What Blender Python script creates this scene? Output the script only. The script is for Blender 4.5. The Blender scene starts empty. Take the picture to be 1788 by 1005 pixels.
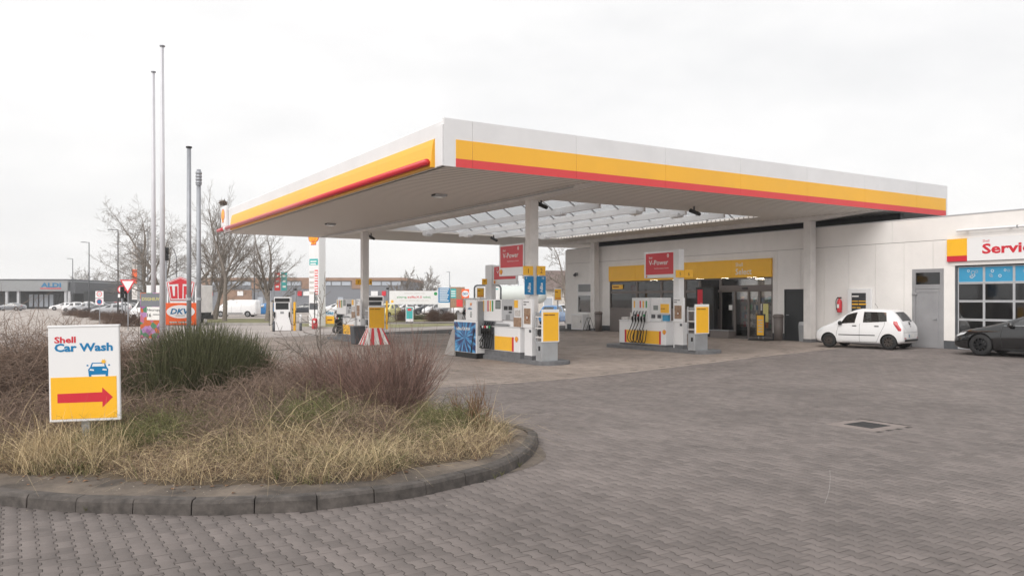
import bpy, bmesh, math, random
import numpy as np
from mathutils import Vector, Matrix
from mathutils.bvhtree import BVHTree
random.seed(7); rng = np.random.default_rng(7)
SC = bpy.context.scene
COL = SC.collection
# ------------------------------------------------------------------ camera
TH = math.radians(32.2); F = 1390.0; CX = 894.0; HY = 522.0; H = 2.05
SN, CS = math.sin(TH), math.cos(TH)
cam = bpy.data.cameras.new('camera'); camo = bpy.data.objects.new('camera', cam); COL.objects.link(camo)
camo.location = (0, 0, H); camo.rotation_euler = (math.pi/2, 0, -TH)
cam.sensor_width = 36; cam.lens = 36*F/1788; cam.shift_y = (HY-502.5)/1788; cam.clip_start = 0.1; cam.clip_end = 3000
SC.camera = camo
# ------------------------------------------------------------------ overcast sky and soft sun
SUN_EL, SUN_AZ = math.radians(38), math.atan2(-0.80, -0.42)       # azimuth measured from +Y towards +X
w = bpy.data.worlds.new('World'); SC.world = w; w.use_nodes = True
nt = w.node_tree; N = nt.nodes; L = nt.links; N.clear()
sky = N.new('ShaderNodeTexSky'); sky.sky_type = 'NISHITA'; sky.sun_disc = False
sky.sun_elevation = SUN_EL; sky.sun_rotation = SUN_AZ; sky.dust_density = 4
tc = N.new('ShaderNodeTexCoord'); mp = N.new('ShaderNodeMapping'); mp.inputs['Scale'].default_value = (1, 1, 2.6)
nz = N.new('ShaderNodeTexNoise'); nz.inputs['Scale'].default_value = 2.6; nz.inputs['Detail'].default_value = 7; nz.inputs['Roughness'].default_value = 0.55
rp = N.new('ShaderNodeValToRGB')
rp.color_ramp.elements[0].position = 0.30; rp.color_ramp.elements[0].color = (0.64, 0.637, 0.637, 1)
rp.color_ramp.elements[1].position = 0.68; rp.color_ramp.elements[1].color = (0.775, 0.763, 0.752, 1)
sc_ = N.new('ShaderNodeVectorMath'); sc_.operation = 'SCALE'; sc_.inputs['Scale'].default_value = 9.9
mx = N.new('ShaderNodeMix'); mx.data_type = 'RGBA'; mx.inputs[0].default_value = 0.95
bg = N.new('ShaderNodeBackground'); bg.inputs['Strength'].default_value = 0.1
wo = N.new('ShaderNodeOutputWorld')
L.new(tc.outputs['Generated'], mp.inputs[0]); L.new(mp.outputs[0], nz.inputs[0]); L.new(nz.outputs[0], rp.inputs[0])
L.new(rp.outputs[0], sc_.inputs[0]); L.new(sky.outputs[0], mx.inputs[6]); L.new(sc_.outputs[0], mx.inputs[7])
L.new(mx.outputs[2], bg.inputs[0]); L.new(bg.outputs[0], wo.inputs[0])
sd = bpy.data.lights.new('sun', 'SUN'); sd.energy = 1.5; sd.angle = math.radians(50); sd.color = (1.0, 0.96, 0.91)
so = bpy.data.objects.new('sun', sd); COL.objects.link(so)
sdir = Vector((math.sin(SUN_AZ)*math.cos(SUN_EL), math.cos(SUN_AZ)*math.cos(SUN_EL), math.sin(SUN_EL)))
so.rotation_euler = sdir.to_track_quat('Z', 'Y').to_euler(); so.location = (0, 0, 40)
SC.view_settings.view_transform = 'Standard'; SC.view_settings.look = 'None'
SC.view_settings.exposure = 0.60; SC.view_settings.gamma = 1
# ------------------------------------------------------------------ pixel helpers (direction only; the plane gives the distance)
def gz(x): return 0.30*min(max((x-12)/15.0, 0), 1)
def atD(px, D): a = (px-CX)/F; return D*(a*CS+SN), D*(-a*SN+CS)
def ZP(px, py, z): D = (H-z)*F/(py-HY); x, y = atD(px, D); return x, y
def GP(px, py):
    z = 0
    for _ in range(12): x, y = ZP(px, py, z); z = gz(x)
    return x, y, z
def XPY(px, X): a = (px-CX)/F; D = X/(a*CS+SN); return D*(CS-a*SN), D      # -> Y, depth on plane X
def XPZ(px, py, X): y, D = XPY(px, X); return y, H+(HY-py)/F*D
def YPX(px, Y): a = (px-CX)/F; D = Y/(CS-a*SN); return D*(a*CS+SN), D
def YPZ(px, py, Y): x, D = YPX(px, Y); return x, H+(HY-py)/F*D
def zD(py, D): return H+(HY-py)/F*D
# ------------------------------------------------------------------ materials
MATS = {}
def srgb(r, g, b):
    f = lambda c: (c/255/12.92) if c/255 <= 0.04045 else ((c/255+0.055)/1.055)**2.4
    return (f(r), f(g), f(b))
def mat(name, col, rough=0.6, metal=0.0, var=0.0, vscale=3.0, bump=0.0, bscale=60, spec=0.5, emit=None, estr=0, attr=0.0, dirt=0.0, col2=None, coat=0.0, stain=0.0):
    m = bpy.data.materials.new(name); m.use_nodes = True; t = m.node_tree; n = t.nodes; l = t.links
    b = n['Principled BSDF']; b.inputs['Base Color'].default_value = (*col, 1); b.inputs['Roughness'].default_value = rough
    b.inputs['Metallic'].default_value = metal; b.inputs['Specular IOR Level'].default_value = spec
    if coat: b.inputs['Coat Weight'].default_value = coat; b.inputs['Coat Roughness'].default_value = 0.05
    out = None
    tcn = n.new('ShaderNodeTexCoord')
    if var or dirt or col2:
        x = n.new('ShaderNodeTexNoise'); x.inputs['Scale'].default_value = vscale; x.inputs['Detail'].default_value = 6; x.inputs['Roughness'].default_value = 0.65
        geo = n.new('ShaderNodeNewGeometry'); src = geo.outputs['Position'] if stain else tcn.outputs['Object']
        l.new(src, x.inputs[0])
        r = n.new('ShaderNodeMapRange'); r.inputs[1].default_value = 0.32; r.inputs[2].default_value = 0.68
        l.new(x.outputs[0], r.inputs[0])
        mixn = n.new('ShaderNodeMix'); mixn.data_type = 'RGBA'
        c2 = col2 if col2 else tuple(min(1, c*(1+var)) for c in col)
        mixn.inputs[6].default_value = (*[c*(1-var) for c in col], 1); mixn.inputs[7].default_value = (*c2, 1)
        l.new(r.outputs[0], mixn.inputs[0]); out = mixn.outputs[2]
        if stain:      # oil drips and worn, dirtier areas with a shape of their own
            for sc_n, lo, hi, amt in ((0.16, 0.40, 0.66, stain*0.55), (1.9, 0.64, 0.74, stain)):
                q = n.new('ShaderNodeTexNoise'); q.inputs['Scale'].default_value = sc_n; q.inputs['Detail'].default_value = 3; l.new(src, q.inputs[0]); qr = n.new('ShaderNodeMapRange'); qr.inputs[1].default_value = lo; qr.inputs[2].default_value = hi; qr.inputs[3].default_value = 1.0+amt*0.25; qr.inputs[4].default_value = 1-amt; l.new(q.outputs[0], qr.inputs[0])
                qm = n.new('ShaderNodeVectorMath'); qm.operation = 'SCALE'; l.new(out, qm.inputs[0]); l.new(qr.outputs[0], qm.inputs['Scale']); out = qm.outputs[0]
        rr = n.new('ShaderNodeMapRange'); rr.inputs[3].default_value = max(0, rough-0.12); rr.inputs[4].default_value = min(1, rough+0.1)
        l.new(x.outputs[0], rr.inputs[0]); l.new(rr.outputs[0], b.inputs['Roughness'])
    if attr:
        a = n.new('ShaderNodeAttribute'); a.attribute_name = 'rnd'; oi = n.new('ShaderNodeObjectInfo')
        ad = n.new('ShaderNodeMath'); ad.operation = 'ADD'; l.new(a.outputs['Fac'], ad.inputs[0]); l.new(oi.outputs['Random'], ad.inputs[1])
        fr = n.new('ShaderNodeMath'); fr.operation = 'FRACT'; l.new(ad.outputs[0], fr.inputs[0])
        mr = n.new('ShaderNodeMapRange'); mr.inputs[3].default_value = 1-attr; mr.inputs[4].default_value = 1+attr; l.new(fr.outputs[0], mr.inputs[0])
        vm = n.new('ShaderNodeVectorMath'); vm.operation = 'SCALE'; l.new(mr.outputs[0], vm.inputs['Scale'])
        if out: l.new(out, vm.inputs[0])
        else: vm.inputs[0].default_value = col
        out = vm.outputs[0]
    if out: l.new(out, b.inputs['Base Color'])
    if bump:
        x = n.new('ShaderNodeTexNoise'); x.inputs['Scale'].default_value = bscale; x.inputs['Detail'].default_value = 4
        l.new(tcn.outputs['Object'], x.inputs[0])
        bp = n.new('ShaderNodeBump'); bp.inputs['Strength'].default_value = bump; bp.inputs['Distance'].default_value = 0.01
        l.new(x.outputs[0], bp.inputs['Height']); l.new(bp.outputs[0], b.inputs['Normal'])
    if emit: b.inputs['Emission Color'].default_value = (*emit, 1); b.inputs['Emission Strength'].default_value = estr
    MATS[name] = m; return m
def glass(name, tint=(0.9, 0.92, 0.93), refl=0.06, rough=0.02, body=None, opac=0.0):
    m = bpy.data.materials.new(name); m.use_nodes = True; t = m.node_tree; n = t.nodes; l = t.links; n.clear()
    tr = n.new('ShaderNodeBsdfTransparent'); tr.inputs[0].default_value = (*tint, 1)
    gl = n.new('ShaderNodeBsdfGlossy'); gl.inputs['Roughness'].default_value = rough
    fr = n.new('ShaderNodeFresnel'); fr.inputs[0].default_value = 1.5
    ad = n.new('ShaderNodeMath'); ad.operation = 'ADD'; ad.inputs[1].default_value = refl; ad.use_clamp = True
    l.new(fr.outputs[0], ad.inputs[0])
    base = tr.outputs[0]
    if opac:
        df = n.new('ShaderNodeBsdfDiffuse'); df.inputs[0].default_value = (*body, 1)
        mm = n.new('ShaderNodeMixShader'); mm.inputs[0].default_value = opac; l.new(tr.outputs[0], mm.inputs[1]); l.new(df.outputs[0], mm.inputs[2]); base = mm.outputs[0]
    ms = n.new('ShaderNodeMixShader'); o = n.new('ShaderNodeOutputMaterial')
    l.new(ad.outputs[0], ms.inputs[0]); l.new(base, ms.inputs[1]); l.new(gl.outputs[0], ms.inputs[2]); l.new(ms.outputs[0], o.inputs[0])
    MATS[name] = m; return m
WHITE = (0.78, 0.78, 0.79)
mat('white', WHITE, 0.4, var=0.04, vscale=2); mat('white_dirty', (0.76, 0.735, 0.715), 0.5, var=0.10, vscale=1.6)
mat('white_gloss', (0.82, 0.82, 0.83), 0.25); mat('panel_white', (0.83, 0.805, 0.785), 0.55, var=0.05, vscale=0.8, attr=0.02)
mat('yellow', (0.93, 0.50, 0.025), 0.38, var=0.03); mat('red', (0.64, 0.04, 0.055), 0.38); mat('red_tube', (0.62, 0.035, 0.05), 0.3)
mat('fascia_white', (0.75, 0.745, 0.755), 0.38, var=0.05, vscale=0.9); mat('fascia_yellow', (0.90, 0.47, 0.035), 0.42, var=0.03, vscale=0.8); mat('fascia_red', (0.70, 0.055, 0.06), 0.45)
mat('blue_sign', (0.0, 0.19, 0.43), 0.4); mat('orange', (0.85, 0.13, 0.03), 0.5); mat('dark', (0.02, 0.02, 0.022), 0.6); mat('black', (0.012, 0.012, 0.013), 0.45)
mat('rubber', (0.018, 0.018, 0.019), 0.75, var=0.2); mat('grey_dark', (0.085, 0.09, 0.10), 0.6, var=0.12, vscale=4, bump=0.1)
mat('grey', (0.27, 0.28, 0.29), 0.55, var=0.08); mat('grey_light', (0.46, 0.47, 0.49), 0.5, var=0.08, vscale=5); mat('grey_brown', (0.18, 0.155, 0.145), 0.5, var=0.05)
mat('steel', (0.52, 0.54, 0.56), 0.35, 0.7, var=0.08); mat('galv', (0.33, 0.345, 0.375), 0.5, 0.4, var=0.10, vscale=8); mat('pole_white', (0.62, 0.62, 0.66), 0.4, var=0.05)
mat('alu_door', (0.34, 0.34, 0.355), 0.42, 0.25, var=0.10, vscale=1.2); mat('anthracite', (0.035, 0.038, 0.042), 0.5, var=0.06)
mat('blue_pale', (0.05, 0.32, 0.55), 0.4); mat('letter_blue', (0.0, 0.15, 0.33), 0.5); mat('letter_red', (0.62, 0.02, 0.04), 0.5); mat('letter_dark', (0.03, 0.03, 0.035), 0.5)
mat('letter_white', (0.85, 0.84, 0.82), 0.5); mat('letter_brown', (0.22, 0.06, 0.01), 0.5)
mat('green', (0.03, 0.30, 0.09), 0.5); mat('teal', (0.05, 0.42, 0.42), 0.5); mat('brown_print', (0.20, 0.12, 0.07), 0.5, col2=(0.45, 0.30, 0.2), vscale=9)
mat('screen', (0.02, 0.022, 0.024), 0.15); mat('lcd', (0.20, 0.23, 0.22), 0.3); mat('print_grey', (0.55, 0.52, 0.5), 0.5, var=0.3, vscale=14)
mat('concrete', (0.36, 0.34, 0.325), 0.85, var=0.14, vscale=3, bump=0.25, bscale=90); mat('island_grey', (0.15, 0.152, 0.16), 0.75, var=0.22, vscale=5, bump=0.2)
mat('kerb', (0.080, 0.070, 0.064), 0.9, var=0.5, vscale=6, bump=0.55, bscale=110, attr=0.15)
mat('paver', (0.168, 0.145, 0.136), 0.85, var=0.16, vscale=0.6, bump=0.6, bscale=260, attr=0.16, stain=0.2)
mat('paver_apron', (0.275, 0.230, 0.202), 0.85, var=0.16, vscale=0.5, bump=0.4, bscale=200, attr=0.13, stain=0.40)
mat('joint', (0.04, 0.034, 0.03), 0.95, var=0.3, vscale=20); mat('asphalt', (0.36, 0.32, 0.30), 0.9, var=0.16, vscale=0.25, bump=0.3, bscale=60)
mat('road_pale', (0.40, 0.355, 0.325), 0.9, var=0.12, vscale=0.2); mat('strip', (0.085, 0.072, 0.064), 0.95, var=0.4, vscale=1.5, bump=0.8, bscale=90, col2=(0.22, 0.18, 0.145))
mat('soil', (0.10, 0.075, 0.05), 1, var=0.4, vscale=4, bump=0.8, bscale=40); mat('verge', (0.20, 0.19, 0.09), 1, var=0.3, vscale=0.8, bump=0.5, bscale=20)
mat('line', (0.6, 0.58, 0.55), 0.8, var=0.15, vscale=6)
mat('straw', (0.52, 0.41, 0.25), 0.9, attr=0.55); mat('straw_brown', (0.21, 0.14, 0.09), 0.9, attr=0.45); mat('weed', (0.15, 0.155, 0.06), 0.85, attr=0.45)
mat('broom', (0.118, 0.122, 0.062), 0.8, attr=0.55); mat('twig', (0.235, 0.168, 0.13), 0.9, attr=0.45); mat('twig_red', (0.225, 0.142, 0.118), 0.8, attr=0.45); mat('leaf_dry', (0.20, 0.11, 0.06), 0.9, attr=0.5)
mat('bark', (0.22, 0.19, 0.165), 0.95, var=0.3, vscale=8, bump=0.5); mat('hedge_brown', (0.12, 0.075, 0.055), 0.95, attr=0.4)
mat('brick_far', (0.30, 0.20, 0.15), 0.9, var=0.12, vscale=1); mat('wall_grey', (0.20, 0.21, 0.235), 0.7, var=0.06); mat('win_far', (0.42, 0.46, 0.52), 0.15, spec=0.8)
mat('roof_tile', (0.17, 0.13, 0.12), 0.9, var=0.2, vscale=3); mat('cream', (0.55, 0.52, 0.48), 0.8, var=0.05)
mat('tank', (0.60, 0.64, 0.62), 0.45); mat('tail', (0.45, 0.01, 0.02), 0.15, coat=0.6); mat('lamp_glass', (0.7, 0.72, 0.74), 0.15)
mat('plate', (0.7, 0.7, 0.68), 0.4); mat('rim_steel', (0.06, 0.05, 0.045), 0.6, 0.3, var=0.3); mat('rim_black', (0.02, 0.02, 0.022), 0.3, 0.5); mat('rim_alloy', (0.4, 0.41, 0.42), 0.35, 0.7)
for nm, c in dict(paint_white=(0.80, 0.80, 0.81), paint_dark=(0.016, 0.0155, 0.017), paint_silver=(0.42, 0.43, 0.45), paint_yellow=(0.65, 0.60, 0.22), paint_blue=(0.02, 0.16, 0.40), paint_black=(0.03, 0.035, 0.045), paint_red=(0.35, 0.03, 0.03), paint_grey=(0.16, 0.17, 0.19)).items():
    mat(nm, c, 0.22, coat=1.0) if nm != 'paint_dark' else mat(nm, (0.008, 0.008, 0.009), 0.12, 0.0, coat=1.0)
glass('glass_car', (0.34, 0.36, 0.36), 0.15); glass('glass_shop', (0.80, 0.80, 0.80), 0.06); glass('glass_garage', (0.22, 0.23, 0.26), 0.05, 0.05)
def frosted(name, col, tr):
    m = bpy.data.materials.new(name); m.use_nodes = True; t = m.node_tree; n = t.nodes; l = t.links; n.clear()
    a = n.new('ShaderNodeBsdfTranslucent'); a.inputs[0].default_value = (*col, 1); b = n.new('ShaderNodeBsdfTransparent'); b.inputs[0].default_value = (*col, 1); g = n.new('ShaderNodeBsdfGlossy'); g.inputs['Roughness'].default_value = 0.2
    x = n.new('ShaderNodeMixShader'); x.inputs[0].default_value = tr; l.new(a.outputs[0], x.inputs[1]); l.new(b.outputs[0], x.inputs[2]); y = n.new('ShaderNodeMixShader'); y.inputs[0].default_value = 0.08; l.new(x.outputs[0], y.inputs[1]); l.new(g.outputs[0], y.inputs[2]); o = n.new('ShaderNodeOutputMaterial'); l.new(y.outputs[0], o.inputs[0]); MATS[name] = m
frosted('glass_roof', (0.70, 0.72, 0.74), 0.35); frosted('glass_sheet', (0.9, 0.9, 0.9), 0.3)
mat('lamp_on', (0.9, 0.88, 0.8), 0.5, emit=(1, 0.88, 0.70), estr=38)
# ------------------------------------------------------------------ mesh helpers
class MB:
    def __init__(s): s.v = []; s.f = []
    def add(s, vs, fs):
        b = len(s.v); s.v += [tuple(p) for p in vs]; s.f += [tuple(i+b for i in f) for f in fs]; return s
    def box(s, x0, x1, y0, y1, z0, z1):
        x0, x1 = min(x0, x1), max(x0, x1); y0, y1 = min(y0, y1), max(y0, y1); z0, z1 = min(z0, z1), max(z0, z1)
        return s.add([(x0,y0,z0),(x1,y0,z0),(x1,y1,z0),(x0,y1,z0),(x0,y0,z1),(x1,y0,z1),(x1,y1,z1),(x0,y1,z1)],
              [(0,3,2,1),(4,5,6,7),(0,1,5,4),(1,2,6,5),(2,3,7,6),(3,0,4,7)])
    def prism(s, poly, d0, d1, o=(0,0,0), u=(1,0,0), v=(0,0,1), n=None):   # polygon in plane (u,v), extruded along n from d0 to d1
        o, u, v = Vector(o), Vector(u), Vector(v); n = Vector(n) if n else u.cross(v)
        k = len(poly); vs = [o+u*p[0]+v*p[1]+n*d0 for p in poly]+[o+u*p[0]+v*p[1]+n*d1 for p in poly]
        fs = [tuple(reversed(range(k))), tuple(range(k, 2*k))]+[(i, (i+1) % k, (i+1) % k+k, i+k) for i in range(k)]
        return s.add(vs, fs)
    def tube(s, pts, r, n=8, cap=True):
        pts = [Vector(p) for p in pts]; rs = r if hasattr(r, '__len__') else [r]*len(pts); vs = []; fs = []
        prev = None
        for i, p in enumerate(pts):
            t = (pts[min(i+1, len(pts)-1)]-pts[max(i-1, 0)])
            t = t.normalized() if t.length > 1e-9 else Vector((0,0,1))
            if prev is None: a = t.orthogonal().normalized()
            else:
                a = prev-t*prev.dot(t); a = a.normalized() if a.length > 1e-6 else t.orthogonal().normalized()
            prev = a; b = t.cross(a)
            for k in range(n):
                q = 2*math.pi*k/n; vs.append(p+(a*math.cos(q)+b*math.sin(q))*rs[i])
        for i in range(len(pts)-1):
            for k in range(n): fs.append((i*n+k, i*n+(k+1) % n, (i+1)*n+(k+1) % n, (i+1)*n+k))
        if cap: fs.append(tuple(reversed(range(n)))); fs.append(tuple(range((len(pts)-1)*n, len(pts)*n)))
        return s.add(vs, fs)
    def lathe(s, prof, n=20, o=(0,0,0), ax='z', cap=True):
        vs = []; fs = []; m = len(prof)
        for k in range(n):
            q = 2*math.pi*k/n; c_, s_ = math.cos(q), math.sin(q)
            for r, z in prof:
                p = (r*c_, r*s_, z) if ax == 'z' else ((r*c_, z, r*s_) if ax == 'y' else (z, r*c_, r*s_))
                vs.append((p[0]+o[0], p[1]+o[1], p[2]+o[2]))
        for k in range(n):
            for i in range(m-1): fs.append((k*m+i, ((k+1) % n)*m+i, ((k+1) % n)*m+i+1, k*m+i+1))
        if cap and prof[0][0] > 1e-6: fs.append(tuple(k*m for k in reversed(range(n))))
        if cap and prof[-1][0] > 1e-6: fs.append(tuple(k*m+m-1 for k in range(n)))
        return s.add(vs, fs)
    def build(s, name, m, parent=None, smooth=False, bevel=0, world=False, fixn=True):
        me = bpy.data.meshes.new(name); vs = s.v
        if world and parent is not None:
            o = parent.location
            if parent.parent: o = o+parent.parent.location
            vs = [(p[0]-o[0], p[1]-o[1], p[2]-o[2]) for p in vs]
        me.from_pydata(vs, [], s.f); me.validate()
        if fixn:
            bm = bmesh.new(); bm.from_mesh(me); bmesh.ops.recalc_face_normals(bm, faces=bm.faces); bm.to_mesh(me); bm.free()
        me.materials.append(MATS[m])
        if smooth: me.polygons.foreach_set('use_smooth', [True]*len(me.polygons))
        ob = bpy.data.objects.new(name, me); COL.objects.link(ob)
        if parent is not None: ob.parent = parent
        if bevel:
            b = ob.modifiers.new('bevel', 'BEVEL'); b.width = bevel; b.segments = 2; b.limit_method = 'ANGLE'; b.angle_limit = math.radians(40)
        return ob
def tag(o, label=None, cat=None, group=None, kind=None):
    if label: o['label'] = label
    if cat: o['category'] = cat
    if group: o['group'] = group
    if kind: o['kind'] = kind
    return o
def thing(name, label, cat, loc=(0,0,0), rz=0, group=None):
    o = bpy.data.objects.new(name, None); COL.objects.link(o); o.location = loc; o.rotation_euler = (0, 0, rz); o.empty_display_size = 0.2
    return tag(o, label, cat, group)
def copy_tree(o, parent=None):
    c = o.copy(); COL.objects.link(c); c.parent = parent
    for ch in list(o.children): copy_tree(ch, c)
    return c
def bx(name, m, parent, x0, x1, y0, y1, z0, z1, bevel=0, world=True): return MB().box(x0, x1, y0, y1, z0, z1).build(name, m, parent, bevel=bevel, world=world)
_tc = {}
def text_geo(s, bold=0.0, shear=0.0):
    k = (s, bold, shear)
    if k in _tc: return _tc[k]
    if s[0] == '~':      # print too small to read in the photograph: one bar per word
        vs, fs, x = [], [], 0.0
        for wd_ in s[1:].split():
            b = len(vs); w_ = 0.5*len(wd_); vs += [(x, 0.1), (x+w_, 0.1), (x+w_, 0.58), (x, 0.58)]; fs.append((b, b+1, b+2, b+3)); x += w_+0.3
        _tc[k] = (vs, fs, x-0.3); return _tc[k]
    cu = bpy.data.curves.new('t', 'FONT'); cu.body = s; cu.size = 1; cu.offset = bold; cu.resolution_u = 2; cu.shear = shear
    ob = bpy.data.objects.new('t', cu); COL.objects.link(ob)
    dg = bpy.context.evaluated_depsgraph_get(); me = bpy.data.meshes.new_from_object(ob.evaluated_get(dg))
    vs = [(v.co.x, v.co.y) for v in me.vertices]; fs = [tuple(p.vertices) for p in me.polygons]
    bpy.data.objects.remove(ob); bpy.data.curves.remove(cu); bpy.data.meshes.remove(me)
    xs = [p[0] for p in vs] or [0]; x0 = min(xs); vs = [(a-x0, b) for a, b in vs]
    _tc[k] = (vs, fs, max(xs)-x0); return _tc[k]
def text(s, m, parent, o, u, h=None, width=None, bold=0.0, up=(0,0,1), off=0.005, center=False, name='lettering', mirror=False, shear=0.0):
    # o = lower-left corner (baseline) in world; u = reading direction; capital height h (about 0.7 of font size)
    vs, fs, wd = text_geo(s, bold, shear); u = Vector(u).normalized(); up = Vector(up); n = u.cross(up)
    sx = sy = (h/0.70) if h else width/wd
    if width and h: sx = width/wd
    if mirror: vs = [(wd-a, b) for a, b in vs]
    dx = -wd*sx/2 if center else 0
    mb = MB(); mb.add([Vector(o)+u*(a*sx+dx)+up*(b*sy)+n*off for a, b in vs], fs)
    return mb.build(name, m, parent, world=True, fixn=False)
def np_mesh(name, V, Q, m, parent=None, rnd=None, smooth=False, kind=None, tri=False):
    V = np.asarray(V, dtype=np.float32); Q = np.asarray(Q, dtype=np.int32); k = Q.shape[1]
    me = bpy.data.meshes.new(name); me.vertices.add(len(V)); me.vertices.foreach_set('co', V.ravel())
    me.loops.add(Q.size); me.loops.foreach_set('vertex_index', Q.ravel())
    me.polygons.add(len(Q)); me.polygons.foreach_set('loop_start', np.arange(0, Q.size, k, dtype=np.int32))
    me.update(calc_edges=True)
    if rnd is not None:
        a = me.attributes.new('rnd', 'FLOAT', 'POINT'); a.data.foreach_set('value', np.asarray(rnd, dtype=np.float32))
    if smooth: me.polygons.foreach_set('use_smooth', [True]*len(me.polygons))
    me.materials.append(MATS[m]); ob = bpy.data.objects.new(name, me); COL.objects.link(ob)
    if parent is not None: ob.parent = parent
    if kind: ob['kind'] = kind
    return ob
def np_tubes(P, R, n=3):
    # P [k,m,3] polylines, R [k,m] radii -> verts, quads
    k, m, _ = P.shape
    T = np.gradient(P, axis=1); T /= np.linalg.norm(T, axis=2, keepdims=True)+1e-9
    ref = np.where(np.abs(T[..., 2:3]) > 0.9, np.array([1.0, 0, 0]), np.array([0, 0, 1.0]))
    A = np.cross(T, ref); A /= np.linalg.norm(A, axis=2, keepdims=True)+1e-9; B = np.cross(T, A)
    ang = np.arange(n)*2*np.pi/n
    V = P[:, :, None, :]+R[:, :, None, None]*(A[:, :, None, :]*np.cos(ang)[None, None, :, None]+B[:, :, None, :]*np.sin(ang)[None, None, :, None])
    idx = np.arange(k*m*n).reshape(k, m, n); i0 = idx[:, :-1, :]; i1 = idx[:, 1:, :]
    Q = np.stack([i0, np.roll(i0, -1, 2), np.roll(i1, -1, 2), i1], -1).reshape(-1, 4)
    return V.reshape(-1, 3), Q
# ================================================================== SETTING: ground, forecourt paving, kerbed island
def gz(x, y=0.0): return 0.30*min(max((x-12)/15.0, 0), 1)*min(max((54-y)/10.0, 0), 1)
gzv = np.vectorize(gz)
def struct(o): o['kind'] = 'structure'; return o
def sheet(name, m, x0, x1, y0, y1, nx, ny, dz):
    X, Y = np.meshgrid(np.linspace(x0, x1, nx), np.linspace(y0, y1, ny)); Z = gzv(X, Y)+dz
    V = np.stack([X, Y, Z], -1).reshape(-1, 3); i = np.arange(nx*ny).reshape(ny, nx)
    Q = np.stack([i[:-1, :-1], i[:-1, 1:], i[1:, 1:], i[1:, :-1]], -1).reshape(-1, 4)
    return np_mesh(name, V, Q, m)
struct(MB().add([(-1500,-300,-0.06),(1500,-300,-0.06),(1500,1800,-0.06),(-1500,1800,-0.06)], [(0,1,2,3)]).build('ground', 'asphalt'))
JX = [GP(px, py) for px, py in ((500, 681), (760, 676), (870, 670), (1060, 654), (1180, 640), (1330, 622), (1480, 606))]
JXx = [p[0] for p in JX]; JXy = [p[1] for p in JX]
def yjoint(x): return float(np.interp(x, JXx, JXy))
fc = struct(sheet('forecourt', 'joint', -25, 60, -12, 43.2, 120, 60, -0.0036))
struct(sheet('truck_lane', 'asphalt', -25, 60, 43.2, 56, 120, 20, -0.002)); struct(sheet('service_lane', 'asphalt', -25, 4.88, 15, 43.2, 40, 30, 0.003))
# --- the kerbed planting island: outline traced along the kerb foot on the ground plane
kp = [(0,882),(112,893),(228,897),(331,900),(437,897),(541,892),(638,880),(725,868),(795,852),(850,838),(888,825),(920,805),(937,785),(936,767)]
pts = [ZP(px, py, 0) for px, py in kp]
front = [(-9.0, 22.0), (-5.2, 15.8), (-2.4, 12.2)]+pts+[(6.55, 10.6), (6.2, 11.6), (5.75, 13.0), (5.35, 15.0), (5.0, 18.0), (4.8, 22.0), (4.75, 26.0), (4.75, 30.0), (4.2, 32.0), (2.6, 33.0), (0, 33.2), (-5, 33.2), (-9, 33)]
def catmull(P, n=8):
    P = [Vector((p[0], p[1], 0)) for p in P]; out = []
    for i in range(len(P)-1):
        a, b, c, d = P[max(i-1, 0)], P[i], P[i+1], P[min(i+2, len(P)-1)]
        for k in range(n):
            t = k/n; out.append(0.5*((2*b)+(c-a)*t+(2*a-5*b+4*c-d)*t*t+(3*b-a-3*c+d)*t**3))
    out.append(P[-1]); return out
crv = catmull(front); 
arc = [0.0]
for i in range(1, len(crv)): arc.append(arc[-1]+(crv[i]-crv[i-1]).length)
def on_curve(s):
    s = min(max(s, 0), arc[-1]); i = int(np.searchsorted(arc, s)); i = min(max(i, 1), len(arc)-1)
    t = (s-arc[i-1])/(arc[i]-arc[i-1]); p = crv[i-1].lerp(crv[i], t)
    a, b = crv[max(i-3, 0)], crv[min(i+2, len(crv)-1)]; tg = (b-a).normalized()
    return p, tg, Vector((-tg.y, tg.x, 0))          # inward normal is to the left of travel
kerb = struct(bpy.data.objects.new('kerb', None)); COL.objects.link(kerb)
prof = [(0.0, -0.06), (0.012, 0.105), (0.035, 0.138), (0.155, 0.143), (0.155, -0.06)]
s = 0.0; SL = 0.585
while s+SL < arc[-1]:
    vs = []; fs = []; K = len(prof); M_ = 4; hh = random.uniform(-0.006, 0.006); gap = 0.003+random.random()*0.004; dn = random.uniform(-0.006, 0.006)
    for j in range(M_):
        p, tg, nn = on_curve(s+gap+(SL-2*gap)*j/(M_-1))
        for a, z in prof: q = p+nn*(a+dn); vs.append((q.x, q.y, z+(hh if z > 0 else 0)))
    for j in range(M_-1):
        for a in range(K): fs.append((j*K+a, j*K+(a+1) % K, (j+1)*K+(a+1) % K, (j+1)*K+a))
    fs += [tuple(range(K)), tuple((M_-1)*K+a for a in reversed(range(K)))]
    MB().add(vs, fs).build('kerbstone', 'kerb', kerb, bevel=0.004); s += SL
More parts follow.
